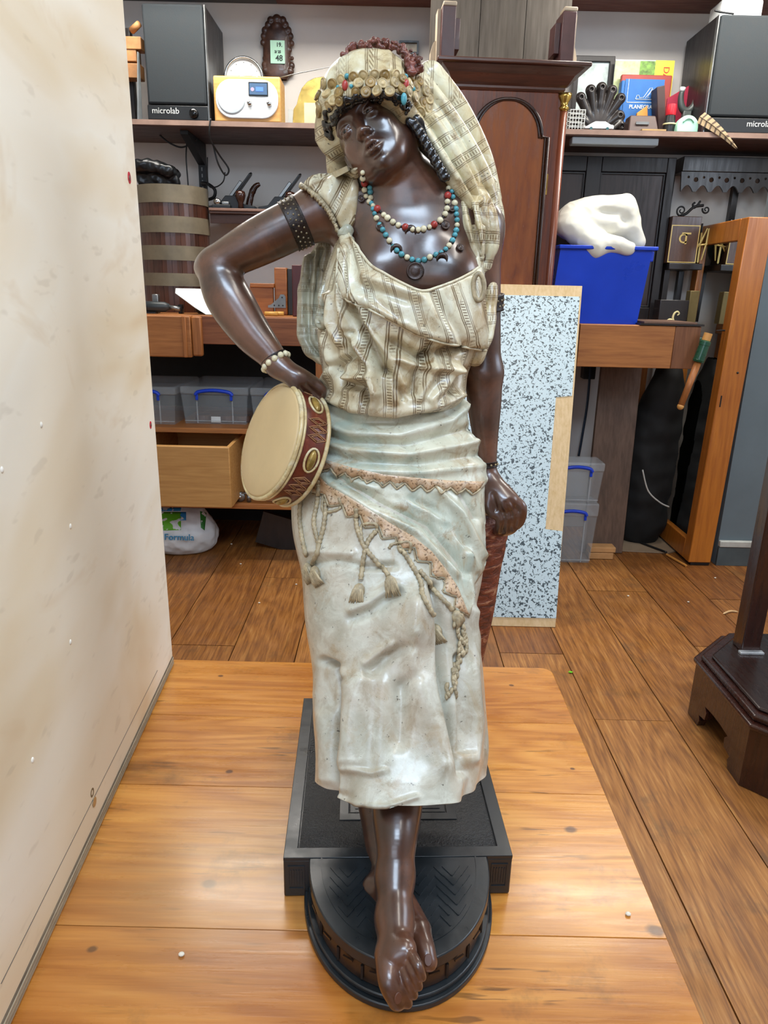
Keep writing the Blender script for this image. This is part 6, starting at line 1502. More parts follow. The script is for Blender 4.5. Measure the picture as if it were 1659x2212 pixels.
# framed print
X0, X1, Z1 = spx(1236, 1322, 120, 2.90); fr_ = empty('picture_frame', ((X0+X1)/2, 2.91, SZ), 'black framed pale print leaning behind the carved shell', 'picture')
MB().ring([(X0, 2.90, ZS), (X1, 2.90, ZS), (X1, 2.90, Z1), (X0, 2.90, Z1)], [(X0+.018, 2.90, ZS+.018), (X1-.018, 2.90, ZS+.018), (X1-.018, 2.90, Z1-.018), (X0+.018, 2.90, Z1-.018)], (0, .018, 0)).build('frame', blackwood, fr_, bevel=.002)
MB().box((X0+.0185, 2.908, ZS+.0185), (X1-.0185, 2.912, Z1-.0185)).build('print', plain('pale_print', 'c3d0cd', .5, var=.25, scale=25), fr_)
# magazine, red and blue books
X0, X1, Z1 = spx(1322, 1448, 130, 2.88); mg = empty('magazine', ((X0+X1)/2, 2.88, SZ), 'yellow and green magazine standing behind the blue book', 'magazine')
MB().box((X0, 2.878, ZS), (X1, 2.884, Z1)).build('pages', white_pl, mg); mw = X1-X0
MB().box((X0, 2.8765, ZS), (X0+mw*.42, 2.8777, Z1-.004)).build('cover_photo', plain('pale_green_print', 'c3d29a', .5, var=.3, scale=30), mg); MB().box((X0+mw*.42, 2.8765, ZS), (X0+mw*.68, 2.8777, Z1-.003)).build('cover_photo', plain('leaf_print', '6f9a3c', .5, var=.5, scale=50), mg)
MB().box((X0+mw*.68, 2.8765, ZS), (X1, 2.8777, Z1)).build('cover_panel', plain('yellow_print', 'ead63a', .5, var=.05), mg)
lettering('DA', .03, Matrix.Translation((X1-mw*.13, 2.8755, Z1-.040)) @ Matrix.Rotation(PI/2, 4, 'X') @ Matrix.Rotation(PI/2*-1, 4, 'Z'), plain('letter_red', 'cf3526', .5), mg)
X0, X1, Z1 = spx(1337, 1446, 161, 2.85); solo(MB().box((X0, 2.85, ZS), (X1, 2.868, Z1)).build('red_book', plain('brick_red_cover', '9c3f38', .5, var=.1), None, bevel=.004), 'brick red book standing between the magazine and the blue book', 'book')
X0, X1, Z1 = spx(1346, 1430, 171, 2.80); bb_ = empty('blue_book', ((X0+X1)/2, 2.82, SZ), 'blue woodworking book with white drawing and title on its cover', 'book')
blu = plain('blue_cover', '2464a8', .5, var=.08); cw = X1-X0
MB().box((X0, 2.80, ZS), (X1, 2.803, Z1)).build('cover', blu, bb_); MB().box((X0-.012, 2.8005, ZS), (X0-.0004, 2.835, Z1-.004)).build('spine', blu, bb_, bevel=.003); MB().box((X0, 2.8034, ZS+.003), (X1-.004, 2.832, Z1-.003)).build('pages', white_pl, bb_); MB().box((X0, 2.8324, ZS), (X1, 2.8355, Z1)).build('cover', blu, bb_)
wi = plain('white_ink', 'dfe8ee', .5); zz = Z1-.062
MB().box((X0+cw*.08, 2.7990, zz-.01), (X0+cw*.088, 2.7998, Z1)).build('cover_line', wi, bb_); MB().box((X0+cw*.08, 2.7990, zz-.0105), (X1, 2.7998, zz-.009)).build('cover_line', wi, bb_)
lettering('PLANECRAFT', .0165, facing((X0+cw*.52, 2.7990, zz-.024)), wi, bb_, bold=.0003)
u = lambda a, b: (X0+cw*a, 2.7988, zz+b)
for L in ([(.30, .0), (.33, .012), (.38, .012), (.40, .004), (.50, .006), (.64, .034), (.70, .036), (.68, .026), (.60, .006), (.86, .0), (.30, .0)], [(.55, .004), (.70, .030), (.76, .032), (.74, .022), (.80, .006)]): MB().tube([u(a, b) for a, b in L], .0009, 5).build('cover_drawing', wi, bb_)
X0, X1, Z1 = spx(1412, 1436, 188, 2.76); h_ = Z1-ZS
solo(MB().hexa([(X0+.02, 2.735, ZS), (X0+.045, 2.735, ZS), (X0+.045, 2.792, ZS), (X0+.02, 2.792, ZS), (X0-.006, 2.735, Z1-.006), (X0+.021, 2.735, Z1), (X0+.021, 2.792, Z1), (X0-.006, 2.792, Z1-.006)]).build('dark_book', plain('dark_brown_cover', '3a2623', .5, var=.15), None, bevel=.002), 'dark brown book leaning on the blue book', 'book')
X0, X1, Z1 = spx(1462, 1496, 181, 2.84); rb = empty('red_folder', ((X0+X1)/2, 2.86, SZ), 'red wedge-shaped folder standing behind the horseshoe magnet', 'folder'); rd_m = plain('crimson_card', 'a01f3c', .45, var=.08); rl = plain('pink_edge', 'c97f86', .5)
MB().prism([(X0-.035, 2.845, ZS), (X1, 2.845, ZS), (X1, 2.845, Z1), (X1-.014, 2.845, Z1), (X0-.035, 2.845, Z1-.045)], (0, .02, 0)).build('folder', rd_m, rb, bevel=.001); MB().box((X1-.002, 2.8435, ZS), (X1, 2.8448, Z1)).build('edge', rl, rb); MB().box((X1-.016, 2.8435, ZS), (X1-.014, 2.8448, Z1)).build('edge', rl, rb)
# horseshoe magnet
c = at(1484, 232, 2.79); s_ = 1/ppm(c); hm = empty('horseshoe_magnet', (c.x, 2.79, SZ), 'grey horseshoe magnet with white tips pointing up', 'magnet')
ctr = [(-14, -42), (-16, -22), (-13, -4), (-5, 7), (5, 7), (14, -4), (17, -22), (18, -46)]
pts = crom([(c.x+a*s_, 2.79, c.z-b*s_*.9) for a, b in ctr], 6); MB().tube(pts[3:-3], [.0085+.004*math.sin(PI*i/(len(pts)-7)) for i in range(len(pts)-6)], 12).build('magnet_body', plain('magnet_grey', '4d5250', .45, .2), hm, smooth=True)
for p0, p1 in ((pts[3], pts[0]), (pts[-4], pts[-1])): MB().cyl(p0, p1, .0088, .0092, 14).build('magnet_tip', white_pl, hm, smooth=True)
MB().box((c.x-.014, 2.778, ZS), (c.x+.014, 2.802, c.z-.012)).build('magnet_stand', plain('stand_grey', '5a5f5c', .5), hm, bevel=.003)
# torch, tape dispenser
c = at(1447, 260, 2.70); tr_ = empty('torch', (c.x, 2.70, SZ), 'black torch standing on end with a bright red cap', 'torch'); zt_ = at(1449, 226, 2.70).z-ZS
MB().lathe([(.019, 0), (.0195, .026), (.021, .027), (.021, .030), (.0195, .031), (.018, zt_*.45), (.016, zt_*.62)], (c.x, 2.70, ZS), n=28).build('torch_body', blk_pl, tr_, smooth=True, auto=40)
MB().lathe([(.0212, .0265), (.0222, .028), (.0222, .030), (.0212, .0315)], (c.x, 2.70, ZS), n=28, close=False).build('torch_ring', plain('cream_ring', 'c6bd8d', .5), tr_, smooth=True)
MB().lathe([(.0155, zt_*.63), (.0165, zt_*.66), (.0165, zt_*.9), (.015, zt_)], (c.x, 2.70, ZS), n=28).build('torch_cap', plain('bright_red', 'c4202f', .35), tr_, smooth=True, auto=40)
c = at(1485, 278, 2.665); r_ = 23/ppm(c); td = empty('tape_dispenser', (c.x, 2.68, SZ), 'mint green dome-shaped tape measure at the shelf edge', 'tape measure'); mint = plain('mint_plastic', 'a9e0c4', .35, var=.04)
dome = [(c.x-r_, ZS), (c.x+r_, ZS), (c.x+r_, ZS+r_*.45)]+[(c.x+r_*math.cos(a), ZS+r_*.45+r_*1.0*math.sin(a)) for a in [PI*k/20 for k in range(1, 20)]]+[(c.x-r_, ZS+r_*.45)]
MB().prism([(x, 2.664, z) for x, z in dome], (0, .03, 0)).build('shell', mint, td, bevel=.003)
MB().tube([(c.x+r_*.55*math.cos(a), 2.6625, ZS+r_*.55+r_*.6*math.sin(a)) for a in [PI*(.15+.7*k/10) for k in range(11)]], .002, 8).build('grip_ridge', plain('mint_dark', '86c4a6', .4), td, smooth=True)
# wire basket
X0, X1, Z1 = spx(1231, 1263, 236, 2.70); wb = empty('wire_basket', ((X0+X1)/2, 2.72, SZ), 'small white wire basket beside the clock', 'basket'); ww = plain('white_wire', 'd4d8d4', .4)
for yy in (2.70, 2.745):
    for k in range(6): x = X0+(X1-X0)*k/5; MB().cyl((x, yy, ZS), (x, yy, Z1), .0013, n=6).build('wire', ww, wb)
    for k in range(6): z = ZS+.0014+(Z1-ZS-.003)*k/5; MB().cyl((X0, yy, z), (X1, yy, z), .0013, n=6).build('wire', ww, wb)
for k in range(6):
    z = ZS+.0014+(Z1-ZS-.003)*k/5
    for x in (X0, X1): MB().cyl((x, 2.70, z), (x, 2.745, z), .0013, n=6).build('wire', ww, wb)
# carved shell
c = at(1292, 268, 2.76); s_ = 1/ppm(c); shl = empty('carved_shell', (c.x, 2.77, SZ), 'dark carved wooden scallop shell ornament', 'carving'); sh_m = plain('ebony_carving', '2a2422', .4, var=.3, bump=.3, coat=.15)
Vs = Vol(axis(c.x-.10, c.x+.11, .0022), axis(2.72, 2.81, .0022), axis(SZ+.0004, c.z+.17, .0022)); b0 = np.array((c.x, 2.775, ZS+.012))
for k in range(9):
    a = PI*(.06+.88*k/8); L = (86 if 1 < k < 7 else 66)*s_; e = b0+np.array((math.cos(a)*L*.78, -.012, math.sin(a)*L)); Vs.cone(b0, e, .010, .0165, .004)
    Vs.ell(e, (.0175, .015, .0165), k=.004); Vs.ell(e+np.array((0, -.016, 0)), (.006, .008, .006), k=.002, mode='sub')
Vs.ell(b0+np.array((0, 0, .03)), (.05, .02, .045), k=.01); Vs.cone(b0+np.array((0, 0, .09)), b0+np.array((.004, 0, .128)), .018, .006, .01)
Vs.chain([b0+np.array((.035, -.02, -.004)), b0+np.array((.062, -.02, .02)), b0+np.array((.085, -.015, .05))], [.010, .011, .006], .004); Vs.chain([b0+np.array((-.045, 0, .0)), b0+np.array((-.07, 0, .03)), b0+np.array((-.085, 0, .07))], [.012, .010, .006], .004)
Vs.plane((0, 0, ZS+.0002), (0, 0, -1), .001); a_, b_ = Vs.mesh(); npmesh('shell', a_, b_, sh_m, shl)
# toy car
X0, X1, Z1 = spx(1262, 1325, 263, 2.672); car = empty('toy_car', ((X0+X1)/2, 2.68, SZ), 'tiny white toy car in front of the carved shell', 'toy car'); L = X1-X0; hC = Z1-ZS
prf = [(0, .004), (0, .008), (.10, .012), (.24, .019), (.36, .024), (.70, .024), (.88, .016), (1, .014), (1, .004)]
MB().prism([(X0+L*a, 2.664, ZS+b*hC/.024) for a, b in prf], (0, .022, 0)).build('car_body', white_pl, car, bevel=.002)
for a in (.22, .78):
    for y in (2.6635, 2.6865): MB().lathe([(.0001, -.002), (.0048, -.002), (.0048, .002), (.0001, .002)], (X0+L*a, y, ZS+.0049), 'y', 16, False).build('car_wheel', plain('teal_wheel', '2d5a60', .4) if 'teal_wheel' not in bpy.data.materials else bpy.data.materials['teal_wheel'], car)
# brown box, orange wedge, card, feather, brush, block
X0, X1, Z1 = spx(1358, 1418, 250, 2.70); bx = empty('brown_case', ((X0+X1)/2, 2.72, SZ), 'small brown case with sloping sides between shell and torch', 'case'); brn = plain('brown_leather', '4a3833', .5, var=.15)
MB().hexa([(X0-.004, 2.68, ZS), (X1+.006, 2.68, ZS), (X1+.006, 2.76, ZS), (X0-.004, 2.76, ZS), (X0+.002, 2.695, Z1), (X1-.006, 2.695, Z1), (X1-.006, 2.745, Z1), (X0+.002, 2.745, Z1)]).build('case_body', brn, bx, bevel=.004); MB().box((X0+.02, 2.682, ZS+(Z1-ZS)*.45), (X1-.03, 2.686, ZS+(Z1-ZS)*.6)).build('case_label', steel_g, bx)
X0, X1, Z1 = spx(1374, 1402, 228, 2.775); solo(MB().prism([(X0, 2.77, ZS), (X1, 2.77, ZS), (X1, 2.77, ZS+.035), (X1-.012, 2.77, Z1), (X0, 2.77, Z1-.024)], (0, .012, 0)).build('orange_wedge', plain('orange_wood_wedge', 'd28c3c', .5), None, bevel=.002), 'orange wooden wedge standing behind the brown case', 'wedge')
X0, X1, _ = spx(1385, 1437, 270, 2.665); solo(MB().box((X0, 2.652, ZS), (X1, 2.677, ZS+.005)).build('card_strip', plain('tan_card', 'a88a5c', .7), None), 'flat tan card strip lying before the brown case', 'card')
fq = [at(1511, 252, 2.655), at(1535, 268, 2.645), at(1562, 290, 2.636), at(1590, 319, 2.632)]; fq = [Vector(p) for p in crom([tuple(p) for p in fq], 8)]
ft = empty('barred_feather', fq[0], 'brown barred pheasant feather drooping over the shelf edge', 'feather')
fm1 = plain('feather_tan', 'a08a68', .7, var=.2, scale=80); fm2 = plain('feather_bar', '4a3a2a', .7, var=.2)
for i in range(len(fq)-1):
    t = i/(len(fq)-1); w0 = .017*(1-t**1.6)+.002; w1 = .017*(1-((i+1)/(len(fq)-1))**1.6)+.002; d = (fq[i+1]-fq[i]).normalized(); n_ = Vector((d.z, 0, -d.x)).normalized(); k_ = Vector((0, -.002, 0))
    for s in (-1, 1):
        sh2 = d*.006
        MB().prism([fq[i]+k_, fq[i+1]+k_, fq[i+1]+n_*s*w1+sh2, fq[i]+n_*s*w0+sh2], (0, .0008, 0)).build('vane', fm2 if i % 3 == 2 else fm1, ft)
MB().tube([p+Vector((0, -.0025, 0)) for p in fq], .0011, 6).build('quill', plain('quill_tan', '6d5638', .5), ft)
pb_ = empty('paint_brush', at(1590, 278, 2.68), 'thin paint brush with a yellow handle tip lying on the shelf', 'brush'); a, b = at(1556, 277, 2.672), at(1618, 277, 2.672); a.z = b.z = ZS+.004
MB().cyl(a, a+(b-a)*.72, .0025, .0035, 10).build('brush_handle', pale_w, pb_, smooth=True); MB().cyl(a+(b-a)*.72, b, .0035, .0045, 10).build('brush_tip', plain('amber', 'd9962a', .4), pb_, smooth=True)
# white router on the speaker
X0, Z0, X1, Z1 = rectpx(1556, -20, 1645, 24, 2.72); zq = at(1626, 30, 2.655).z+.001
rt_ = empty('white_router', ((X0+X1)/2, 2.75, zq), 'white box sitting on top of the second speaker', 'box'); MB().box((X0, 2.70, zq), (X1, 2.80, zq+.055)).build('router_case', white_pl, rt_, bevel=.006)
solo(MB().tube(crom([(X0-.035, 2.665, zq+.009), (X0-.01, 2.668, zq+.006), (X0+.03, 2.672, zq+.0035)], 4), .003, 7).build('pen', blk_pl, None, smooth=True), 'black pen lying on the second speaker', 'pen')
solo(MB().box((at(1236, 300, 2.66).x, 2.66, 1.452), (at(1424, 300, 2.66).x, 2.70, 1.4745)).build('light_fitting', plain('grey_fitting', '8f979b', .4, var=.05), None, bevel=.003), 'grey strip fitting fixed below the shelf by the clock', 'fitting')

# ---------------------------------------------------------------- right bench and what stands on it
xb0, xb1 = .64, at(1508, 750, 2.45).x
br_ = empty('workbench', ((xb0+xb1)/2, 2.7, 0), 'beech workbench carrying the blue tub', 'workbench', 'workbenches along the wall')
MB().box((xb0, 2.452, BH-.04), (xb1, 2.94, BH)).build('bench_top', beech, br_, bevel=.002)
xs = xb1-.085
MB().box((xb0, 2.446, .735), (xs-.0005, 2.4515, BH-.001)).build('apron', beech, br_, bevel=.002); MB().box((xs, 2.446, .735), (xb1, 2.4515, BH-.001)).build('apron_end', wood('end_block', '8a5a38', '63391f', 'z', 8, .5, 10, .1, amt=.3), br_, bevel=.002)
MB().box((xb0+.004, 2.88, 0), (xb0+.05, 2.92, BH-.041)).build('leg', beech_z, br_)
MB().box((xb1-.04, 2.88, 0), (xb1-.004, 2.92, BH-.041)).build('leg', beech_z, br_)
vi = empty('bench_vice', at(1515, 770, 2.47), 'green bench vice boss with wooden handles at the bench end', 'vice'); gr = plain('vice_green', '0d4a34', .3, var=.2, coat=.3)
a, b = at(1524, 738, 2.415), at(1508, 782, 2.415); ax = (b-a).normalized(); MB().tube([a-ax*.004, a, a+ax*.012, a+ax*.013, b-ax*.008, b-ax*.007, b], [.013, .0185, .0185, .017, .0185, .020, .018], 24).build('boss', gr, vi, smooth=True, auto=40)
MB().cyl(a-ax*.028, a-ax*.004, .0135, n=24).build('handle_end', plain('turned_beech', 'c8924e', .45), vi, auto=40, smooth=True)
c_ = at(1470, 878, 2.40); MB().cyl(b, c_, .0115, .0105, 16).build('handle_bar', beech_z, vi, smooth=True); MB().sphere(c_, .0115, 14, 8).build('handle_end', bpy.data.materials['turned_beech'], vi, smooth=True)
MB().box((xb1+.0008, 2.452, a.z-.06), (xb1+.02, 2.50, a.z+.01)).build('boss_bracket', gr, vi, bevel=.003)
# blue tub with white sack
X0, Z0, X1, Z1 = rectpx(1192, 530, 1400, 698, 2.475); ZT = at(1310, 531, 2.475).z
tb = empty('blue_tub', ((X0+X1)/2, 2.6, BH), 'blue plastic tub on the bench next to the clock', 'tub'); xa, xb = c0.x+hw_+.026, at(1378, 695, 2.475).x; xc_, xd = c0.x+hw_+.040, at(1408, 545, 2.475).x
m = MB(); z0 = BH+.0006
m.add([(xa, 2.49, z0), (xb, 2.49, z0), (xb, 2.70, z0), (xa, 2.70, z0), (xc_, 2.475, ZT-.012), (xd, 2.475, ZT-.012), (xd, 2.72, ZT-.012), (xc_, 2.72, ZT-.012)], [(0, 3, 2, 1), (0, 1, 5, 4), (1, 2, 6, 5), (2, 3, 7, 6), (3, 0, 4, 7)]); m.build('tub_wall', blue_pl, tb, solid=.004)
def rim(d, za, zb, nm): MB().ring([(xc_-.008, 2.475-d, za), (xd+d, 2.475-d, za), (xd+d, 2.72+d, za), (xc_-.008, 2.72+d, za)], [(xc_+.002, 2.477, za), (xd-.002, 2.477, za), (xd-.002, 2.718, za), (xc_+.002, 2.718, za)], (0, 0, zb-za)).build(nm, blue_pl, tb, bevel=.003)
rim(.016, ZT-.012, ZT, 'rim'); MB().box((xd+.001, 2.50, ZT-.045), (xd+.018, 2.69, ZT-.0125)).build('grip', blue_pl, tb, bevel=.004)
X0w, X1w = at(1202, 480, 2.56).x, at(1398, 480, 2.56).x; zwt = at(1300, 424, 2.56).z
Wb = Vol(axis(X0w-.03, X1w+.03, .0035), axis(2.43, 2.76, .0035), axis(ZT-.07, zwt+.03, .0035)); xm = (X0w+X1w)/2; hw2 = (X1w-X0w)/2; zm = (ZT+zwt)/2
Wb.ell((xm-.01, 2.60, zm+.0), (hw2*.94, .10, (zwt-ZT)*.50), k=.01); Wb.cone((xm-hw2*.7, 2.56, zm+.01), (xm+hw2*.45, 2.56, zwt-.02), .035, .03, .03); Wb.cone((xm-hw2*.75, 2.53, zm-.015), (xm-hw2*.2, 2.49, ZT-.005), .04, .035, .03); Wb.chain([np.array((xm-hw2*.2, 2.50, ZT+.012)), np.array((xm+hw2*.2, 2.48, ZT+.006)), np.array((xm+hw2*.48, 2.475, ZT-.006))], [.032, .026, .02], .02)
Wb.cone((xm+hw2*.5, 2.56, zm+.03), (xm+hw2*.8, 2.56, ZT+.02), .03, .03, .03); Wb.ell((xm+hw2*.05, 2.475, zm+.028), (hw2*.42, .05, .022), k=.012, mode='sub'); Wb.ell((xm+hw2*.45, 2.49, zm+.005), (hw2*.2, .035, .03), k=.012, mode='sub')
a_, b_ = Wb.mesh(); a_ = smooth_np(a_, b_, 2); pv = a_.tolist()
N3 = np.array([1-2*abs(noise.noise(Vector((p[0]*9+p[2]*5, p[1]*8, p[2]*11)))) + .35*(1-2*abs(noise.noise(Vector(p)*24))) for p in pv]); a_ = a_+normals_np(a_, b_)*((N3-.6)*.006)[:, None]
a_[:, 1] = np.where((a_[:, 2] < ZT+.001) & (a_[:, 1] > 2.45), np.minimum(a_[:, 1], 2.456), a_[:, 1]) if False else a_[:, 1]
tk = plain('white_polythene', 'dddbcd', .4, var=.05, scale=10, bump=.1); solo(npmesh('white_sack', a_, b_, tk), 'crumpled white plastic sack piled in the blue tub', 'sack')
# dark cupboard door panels behind
wd = empty('cupboard_door', (at(1340, 690, 2.80).x, 2.82, BH), 'dark panelled cupboard door standing behind the blue tub', 'door panel')
dkp = wood('smoked_oak', '3a2a26', '1a1211', 'z', 8, .4, 12, .08, coat=.15, amt=.3); dbl = wood('black_oak', '1e1a1b', '0e0c0d', 'z', 8, .4, 12, .08, amt=.3)
xa, xb = at(1180, 500, 2.80).x, at(1442, 500, 2.80).x; z1 = 1.44; z0 = BH+.0006
xm1, xm2 = at(1256, 480, 2.8).x, at(1288, 480, 2.8).x
for (p0, p1, nm) in ((xa, xa+.03, 'stile'), (xm1, xm2, 'stile'), (xb-.03, xb, 'stile')): MB().box((p0, 2.80, z0), (p1, 2.83, z1)).build(nm, dbl, wd, bevel=.002)
for (p0, p1) in ((xa+.0305, xm1-.0005), (xm2+.0005, xb-.0305)):
    MB().box((p0, 2.80, z1-.05), (p1, 2.83, z1)).build('rail', dbl, wd, bevel=.002); MB().box((p0, 2.80, z0), (p1, 2.83, z0+.05)).build('rail', dbl, wd, bevel=.002)
    MB().box((p0, 2.815, z0+.0505), (p1, 2.826, z1-.0505)).build('panel', dkp, wd); i_ = .006
    MB().ring([(p0, 2.808, z0+.051), (p1, 2.808, z0+.051), (p1, 2.808, z1-.051), (p0, 2.808, z1-.051)], [(p0+i_, 2.808, z0+.057), (p1-i_, 2.808, z0+.057), (p1-i_, 2.808, z1-.057), (p0+i_, 2.808, z1-.057)], (0, .006, 0)).build('panel_moulding', dbl, wd, bevel=.001)
# fretwork shelf unit
xf0, xf1 = at(1462, 450, 2.84).x, 1.86; fz0, fz1 = at(1550, 415, 2.84).z, at(1550, 372, 2.84).z
fu = empty('fretwork_shelf', ((xf0+xf1)/2, 2.88, BH), 'black shelf unit with pierced fretwork under its top', 'shelf')
MB().box((xf0, 2.835, fz1), (xf1, 2.945, fz1+.05)).build('top_board', blackwood, fu, bevel=.002)
def plate_holes(outl, holes, Y, th, nm, mat, par):
    pts = [Vector(p) for p in outl]; ed = [(i, (i+1) % len(outl)) for i in range(len(outl))]
    for h in holes:
        n0 = len(pts); pts += [Vector(p) for p in h]; ed += [(n0+i, n0+(i+1) % len(h)) for i in range(len(h))]
    r = delaunay_2d_cdt(pts, ed, [], 0, 1e-6); V2 = r[0]; Fs = []
    for f in r[2]:
        c = np.array([[sum(V2[i].x for i in f)/3, sum(V2[i].y for i in f)/3]])
        if inside(c, outl)[0] and not any(inside(c, h)[0] for h in holes): Fs.append(tuple(f))
    n0 = len(V2); m = MB(); V3_ = [(p.x, Y, p.y) for p in V2]+[(p.x, Y+th, p.y) for p in V2]; es = {}
    for f in Fs:
        for i in range(3): es[(f[i], f[(i+1) % 3])] = 1
    Fs2 = Fs+[tuple(i+n0 for i in reversed(f)) for f in Fs]+[(b, a, a+n0, b+n0) for (a, b) in es if (b, a) not in es]
    m.add(V3_, Fs2); return m.build(nm, mat, par)
pit = .056; nsc = int((xf1-xf0)/pit); outl = [(xf0, fz1-.0005)]; xw = xf0+nsc*pit
for k in range(nsc):
    outl += [(xf0+k*pit+.006+(pit-.012)*i/10, fz0+.022*math.sin(PI*i/10)) if 0 < i < 10 else (xf0+k*pit+(.006 if i == 0 else pit-.006), fz0) for i in range(11)]
outl += [(xw, fz1-.0005)]; outl = outl[::-1]
holes = []
for k in range(nsc):
    for cx, cz, r in ((xf0+k*pit+.0001, fz1-.026, .0085), (xf0+(k+.5)*pit, fz1-.018, .0045)):
        if cx-r > xf0+.002: holes.append([(cx+r*math.cos(a), cz+r*math.sin(a)) for a in [2*PI*i/12 for i in range(12)]])
plate_holes(outl, holes, 2.84, .008, 'fretwork_valance', blackwood, fu)
sz_ = 1.085
MB().box((xf0-.03, 2.76, sz_-.022), (1.146, 2.945, sz_)).build('shelf_board', blackwood, fu, bevel=.002); xu = at(1602, 470, 2.84).x
MB().box((xu-.011, 2.92, sz_+.0005), (xu+.011, 2.945, fz1-.0005)).build('upright', blackwood, fu); MB().box((xf0-.028, 2.80, BH+.0008), (xf0-.008, 2.83, sz_-.0225)).build('upright', blackwood, fu); MB().box((xf0-.008, 2.932, sz_+.0005), (xf0+.012, 2.945, fz1-.0005)).build('upright', blackwood, fu)
MB().box((1.126, 2.92, BH+.0008), (1.146, 2.945, sz_-.0225)).build('upright', blackwood, fu)
for k in range(5): p = Vector((xu, 2.9192, sz_+.06+k*.026)); MB().sphere(p, .003, 8, 6).build('stud', white_pl, fu)
# inlaid boxes, scroll, tins
goldl = plain('gold_line', 'd8bd72', .35, .3)
def inlay(X0, X1, Y, Zt, label, letters):
    b = empty('inlaid_box', ((X0+X1)/2, Y+.03, sz_), label, 'box', 'inlaid boxes on the black shelf'); z = sz_+.0006
    MB().box((X0, Y, z), (X1, Y+.06, Zt)).build('box_body', wood('walnut_box', '5c4030', '3a261b', 'z', 8, .3, 10, .05, coat=.3, amt=.3) if letters else blackwood, b, bevel=.002)
    MB().ring([(X0+.002, Y, z+.002), (X1-.002, Y, z+.002), (X1-.002, Y, Zt-.03), (X0+.002, Y, Zt-.03)], [(X0+.005, Y, z+.005), (X1-.005, Y, z+.005), (X1-.005, Y, Zt-.033), (X0+.005, Y, Zt-.033)], (0, -.0006, 0)).build('gold_border', goldl, b)
    cx, cz = (X0+X1)/2, z+(Zt-z)*.52
    if letters:
        for ch_, dx, s in (('T', .005, .056), ('C', -.006, .046)): lettering(ch_, s, facing((cx+dx, Y-.0008, cz)), goldl, b, bold=.0006)
    else:
        for L in ([(-.03, -.045), (0, .0), (.018, .05)], [(-.03, -.012), (.025, -.004)], [(.012, -.06), (.022, .0), (.024, .05)]): MB().tube([(cx+x, Y-.001, cz+q) for x, q in L], [.002, .004, .003][:len(L)], 6).build('gold_stroke', goldl, b)
    return b
X0, _, X1, Zt = rectpx(1447, 467, 1511, 560, 2.775); inlay(X0, X1, 2.775, Zt, 'walnut box with a gold TC monogram on its front', True)
xq0, xq1 = at(1514, 510, 2.80).x, 1.144; inlay(xq0, xq1, 2.80, Zt-.02, 'black box with gold strokes right of the monogram box', False)
sc_ = empty('iron_scroll', (at(1495, 462, 2.80).x, 2.80, Zt), 'black wrought scroll ornament on top of the monogram box', 'ornament'); zb = Zt+.0006
def spiral(cx, cz, r, a0, turns, d): return [(cx+r*(1-.78*i/24)*math.cos(a0+d*2*PI*turns*i/24), 2.805, cz+r*(1-.78*i/24)*math.sin(a0+d*2*PI*turns*i/24)) for i in range(25)]
xA, xB = at(1474, 448, 2.80).x, at(1527, 450, 2.80).x
for L in (spiral(xA, zb+.021, .0185, -PI/2, 1.4, -1), spiral(xB, zb+.026, .014, PI*.9, 1.3, 1)): MB().tube(L, [.0035-.0015*i/24 for i in range(25)], 8).build('scroll', blk_rub, sc_, smooth=True)
MB().tube(crom([(xA, 2.805, zb+.0035), (xA+.02, 2.805, zb+.012), ((xA+xB)/2, 2.805, zb+.034), (xB-.012, 2.805, zb+.040)], 6), .005, 8).build('scroll_stem', blk_rub, sc_, smooth=True)
for s, e in (((xA+xB)/2-.006, .050), ((xA+xB)/2+.012, .056)): MB().tube(crom([((xA+xB)/2, 2.805, zb+.03), (s, 2.805, zb+.042), (s+.008, 2.805, zb+e)], 4), [.004]*8+[.001], 6).build('leaf', blk_rub, sc_, smooth=True)
solo(MB().lathe([(.001, -.02), (.064, -.02), (.066, -.016), (.066, .016), (.064, .02), (.001, .02)], (1.072, 2.905, sz_+.0668), 'y', 40, False).build('round_tin', plain('tin_green', '26433d', .4, var=.1), None, smooth=True, auto=40), 'dark green round tin standing behind the inlaid boxes', 'tin')
X0, _, X1, Z1 = rectpx(1424, 648, 1487, 690, 2.70); gb = empty('black_box', ((X0+X1)/2, 2.72, BH), 'black box with a cream scroll inlay on the bench', 'box'); z = BH+.0006
MB().box((X0, 2.70, z), (X1, 2.76, Z1)).build('box_body', blackwood, gb, bevel=.002); crm = plain('cream_inlay', 'd9cc94', .5); cx = (X0+X1)/2+.004
MB().tube(crom([(cx+.002, 2.699, z+.002), (cx-.004, 2.699, z+.018), (cx, 2.699, z+.034), (cx+.010, 2.699, z+.040), (cx+.017, 2.699, z+.033), (cx+.011, 2.699, z+.027)], 6), [.0045-.00007*i for i in range(31)], 8).build('scroll_inlay', crm, gb, smooth=True); MB().tube(crom([(cx-.028, 2.699, z+.002), (cx-.014, 2.699, z+.012), (cx+.002, 2.699, z+.006)], 5), .004, 8).build('scroll_inlay', crm, gb, smooth=True)
solo(pbox('brass_block', 1488, 628, 1508, 690, 2.72, .04, plain('dull_brass', '7c6c44', .45, .4), None, .002, BH+.0006), 'dull brass block standing next to the mirror', 'block')
for i, (x0, x1, z, mt) in enumerate([(1380, 1518, 0, blackwood), (1388, 1502, .0062, plain('brown_board', '6b5040', .6))]):
    A0, A1 = at(x0, 692, 2.46).x, at(x1, 692, 2.46).x; solo(MB().box((A0, 2.44, BT+z), (A1, 2.66, BT+z+.0056)).build('thin_board', mt, None), ['thin black board lying under the brown one at the bench edge', 'thin brown board lying on the black one'][i], 'board', 'thin boards on the bench')
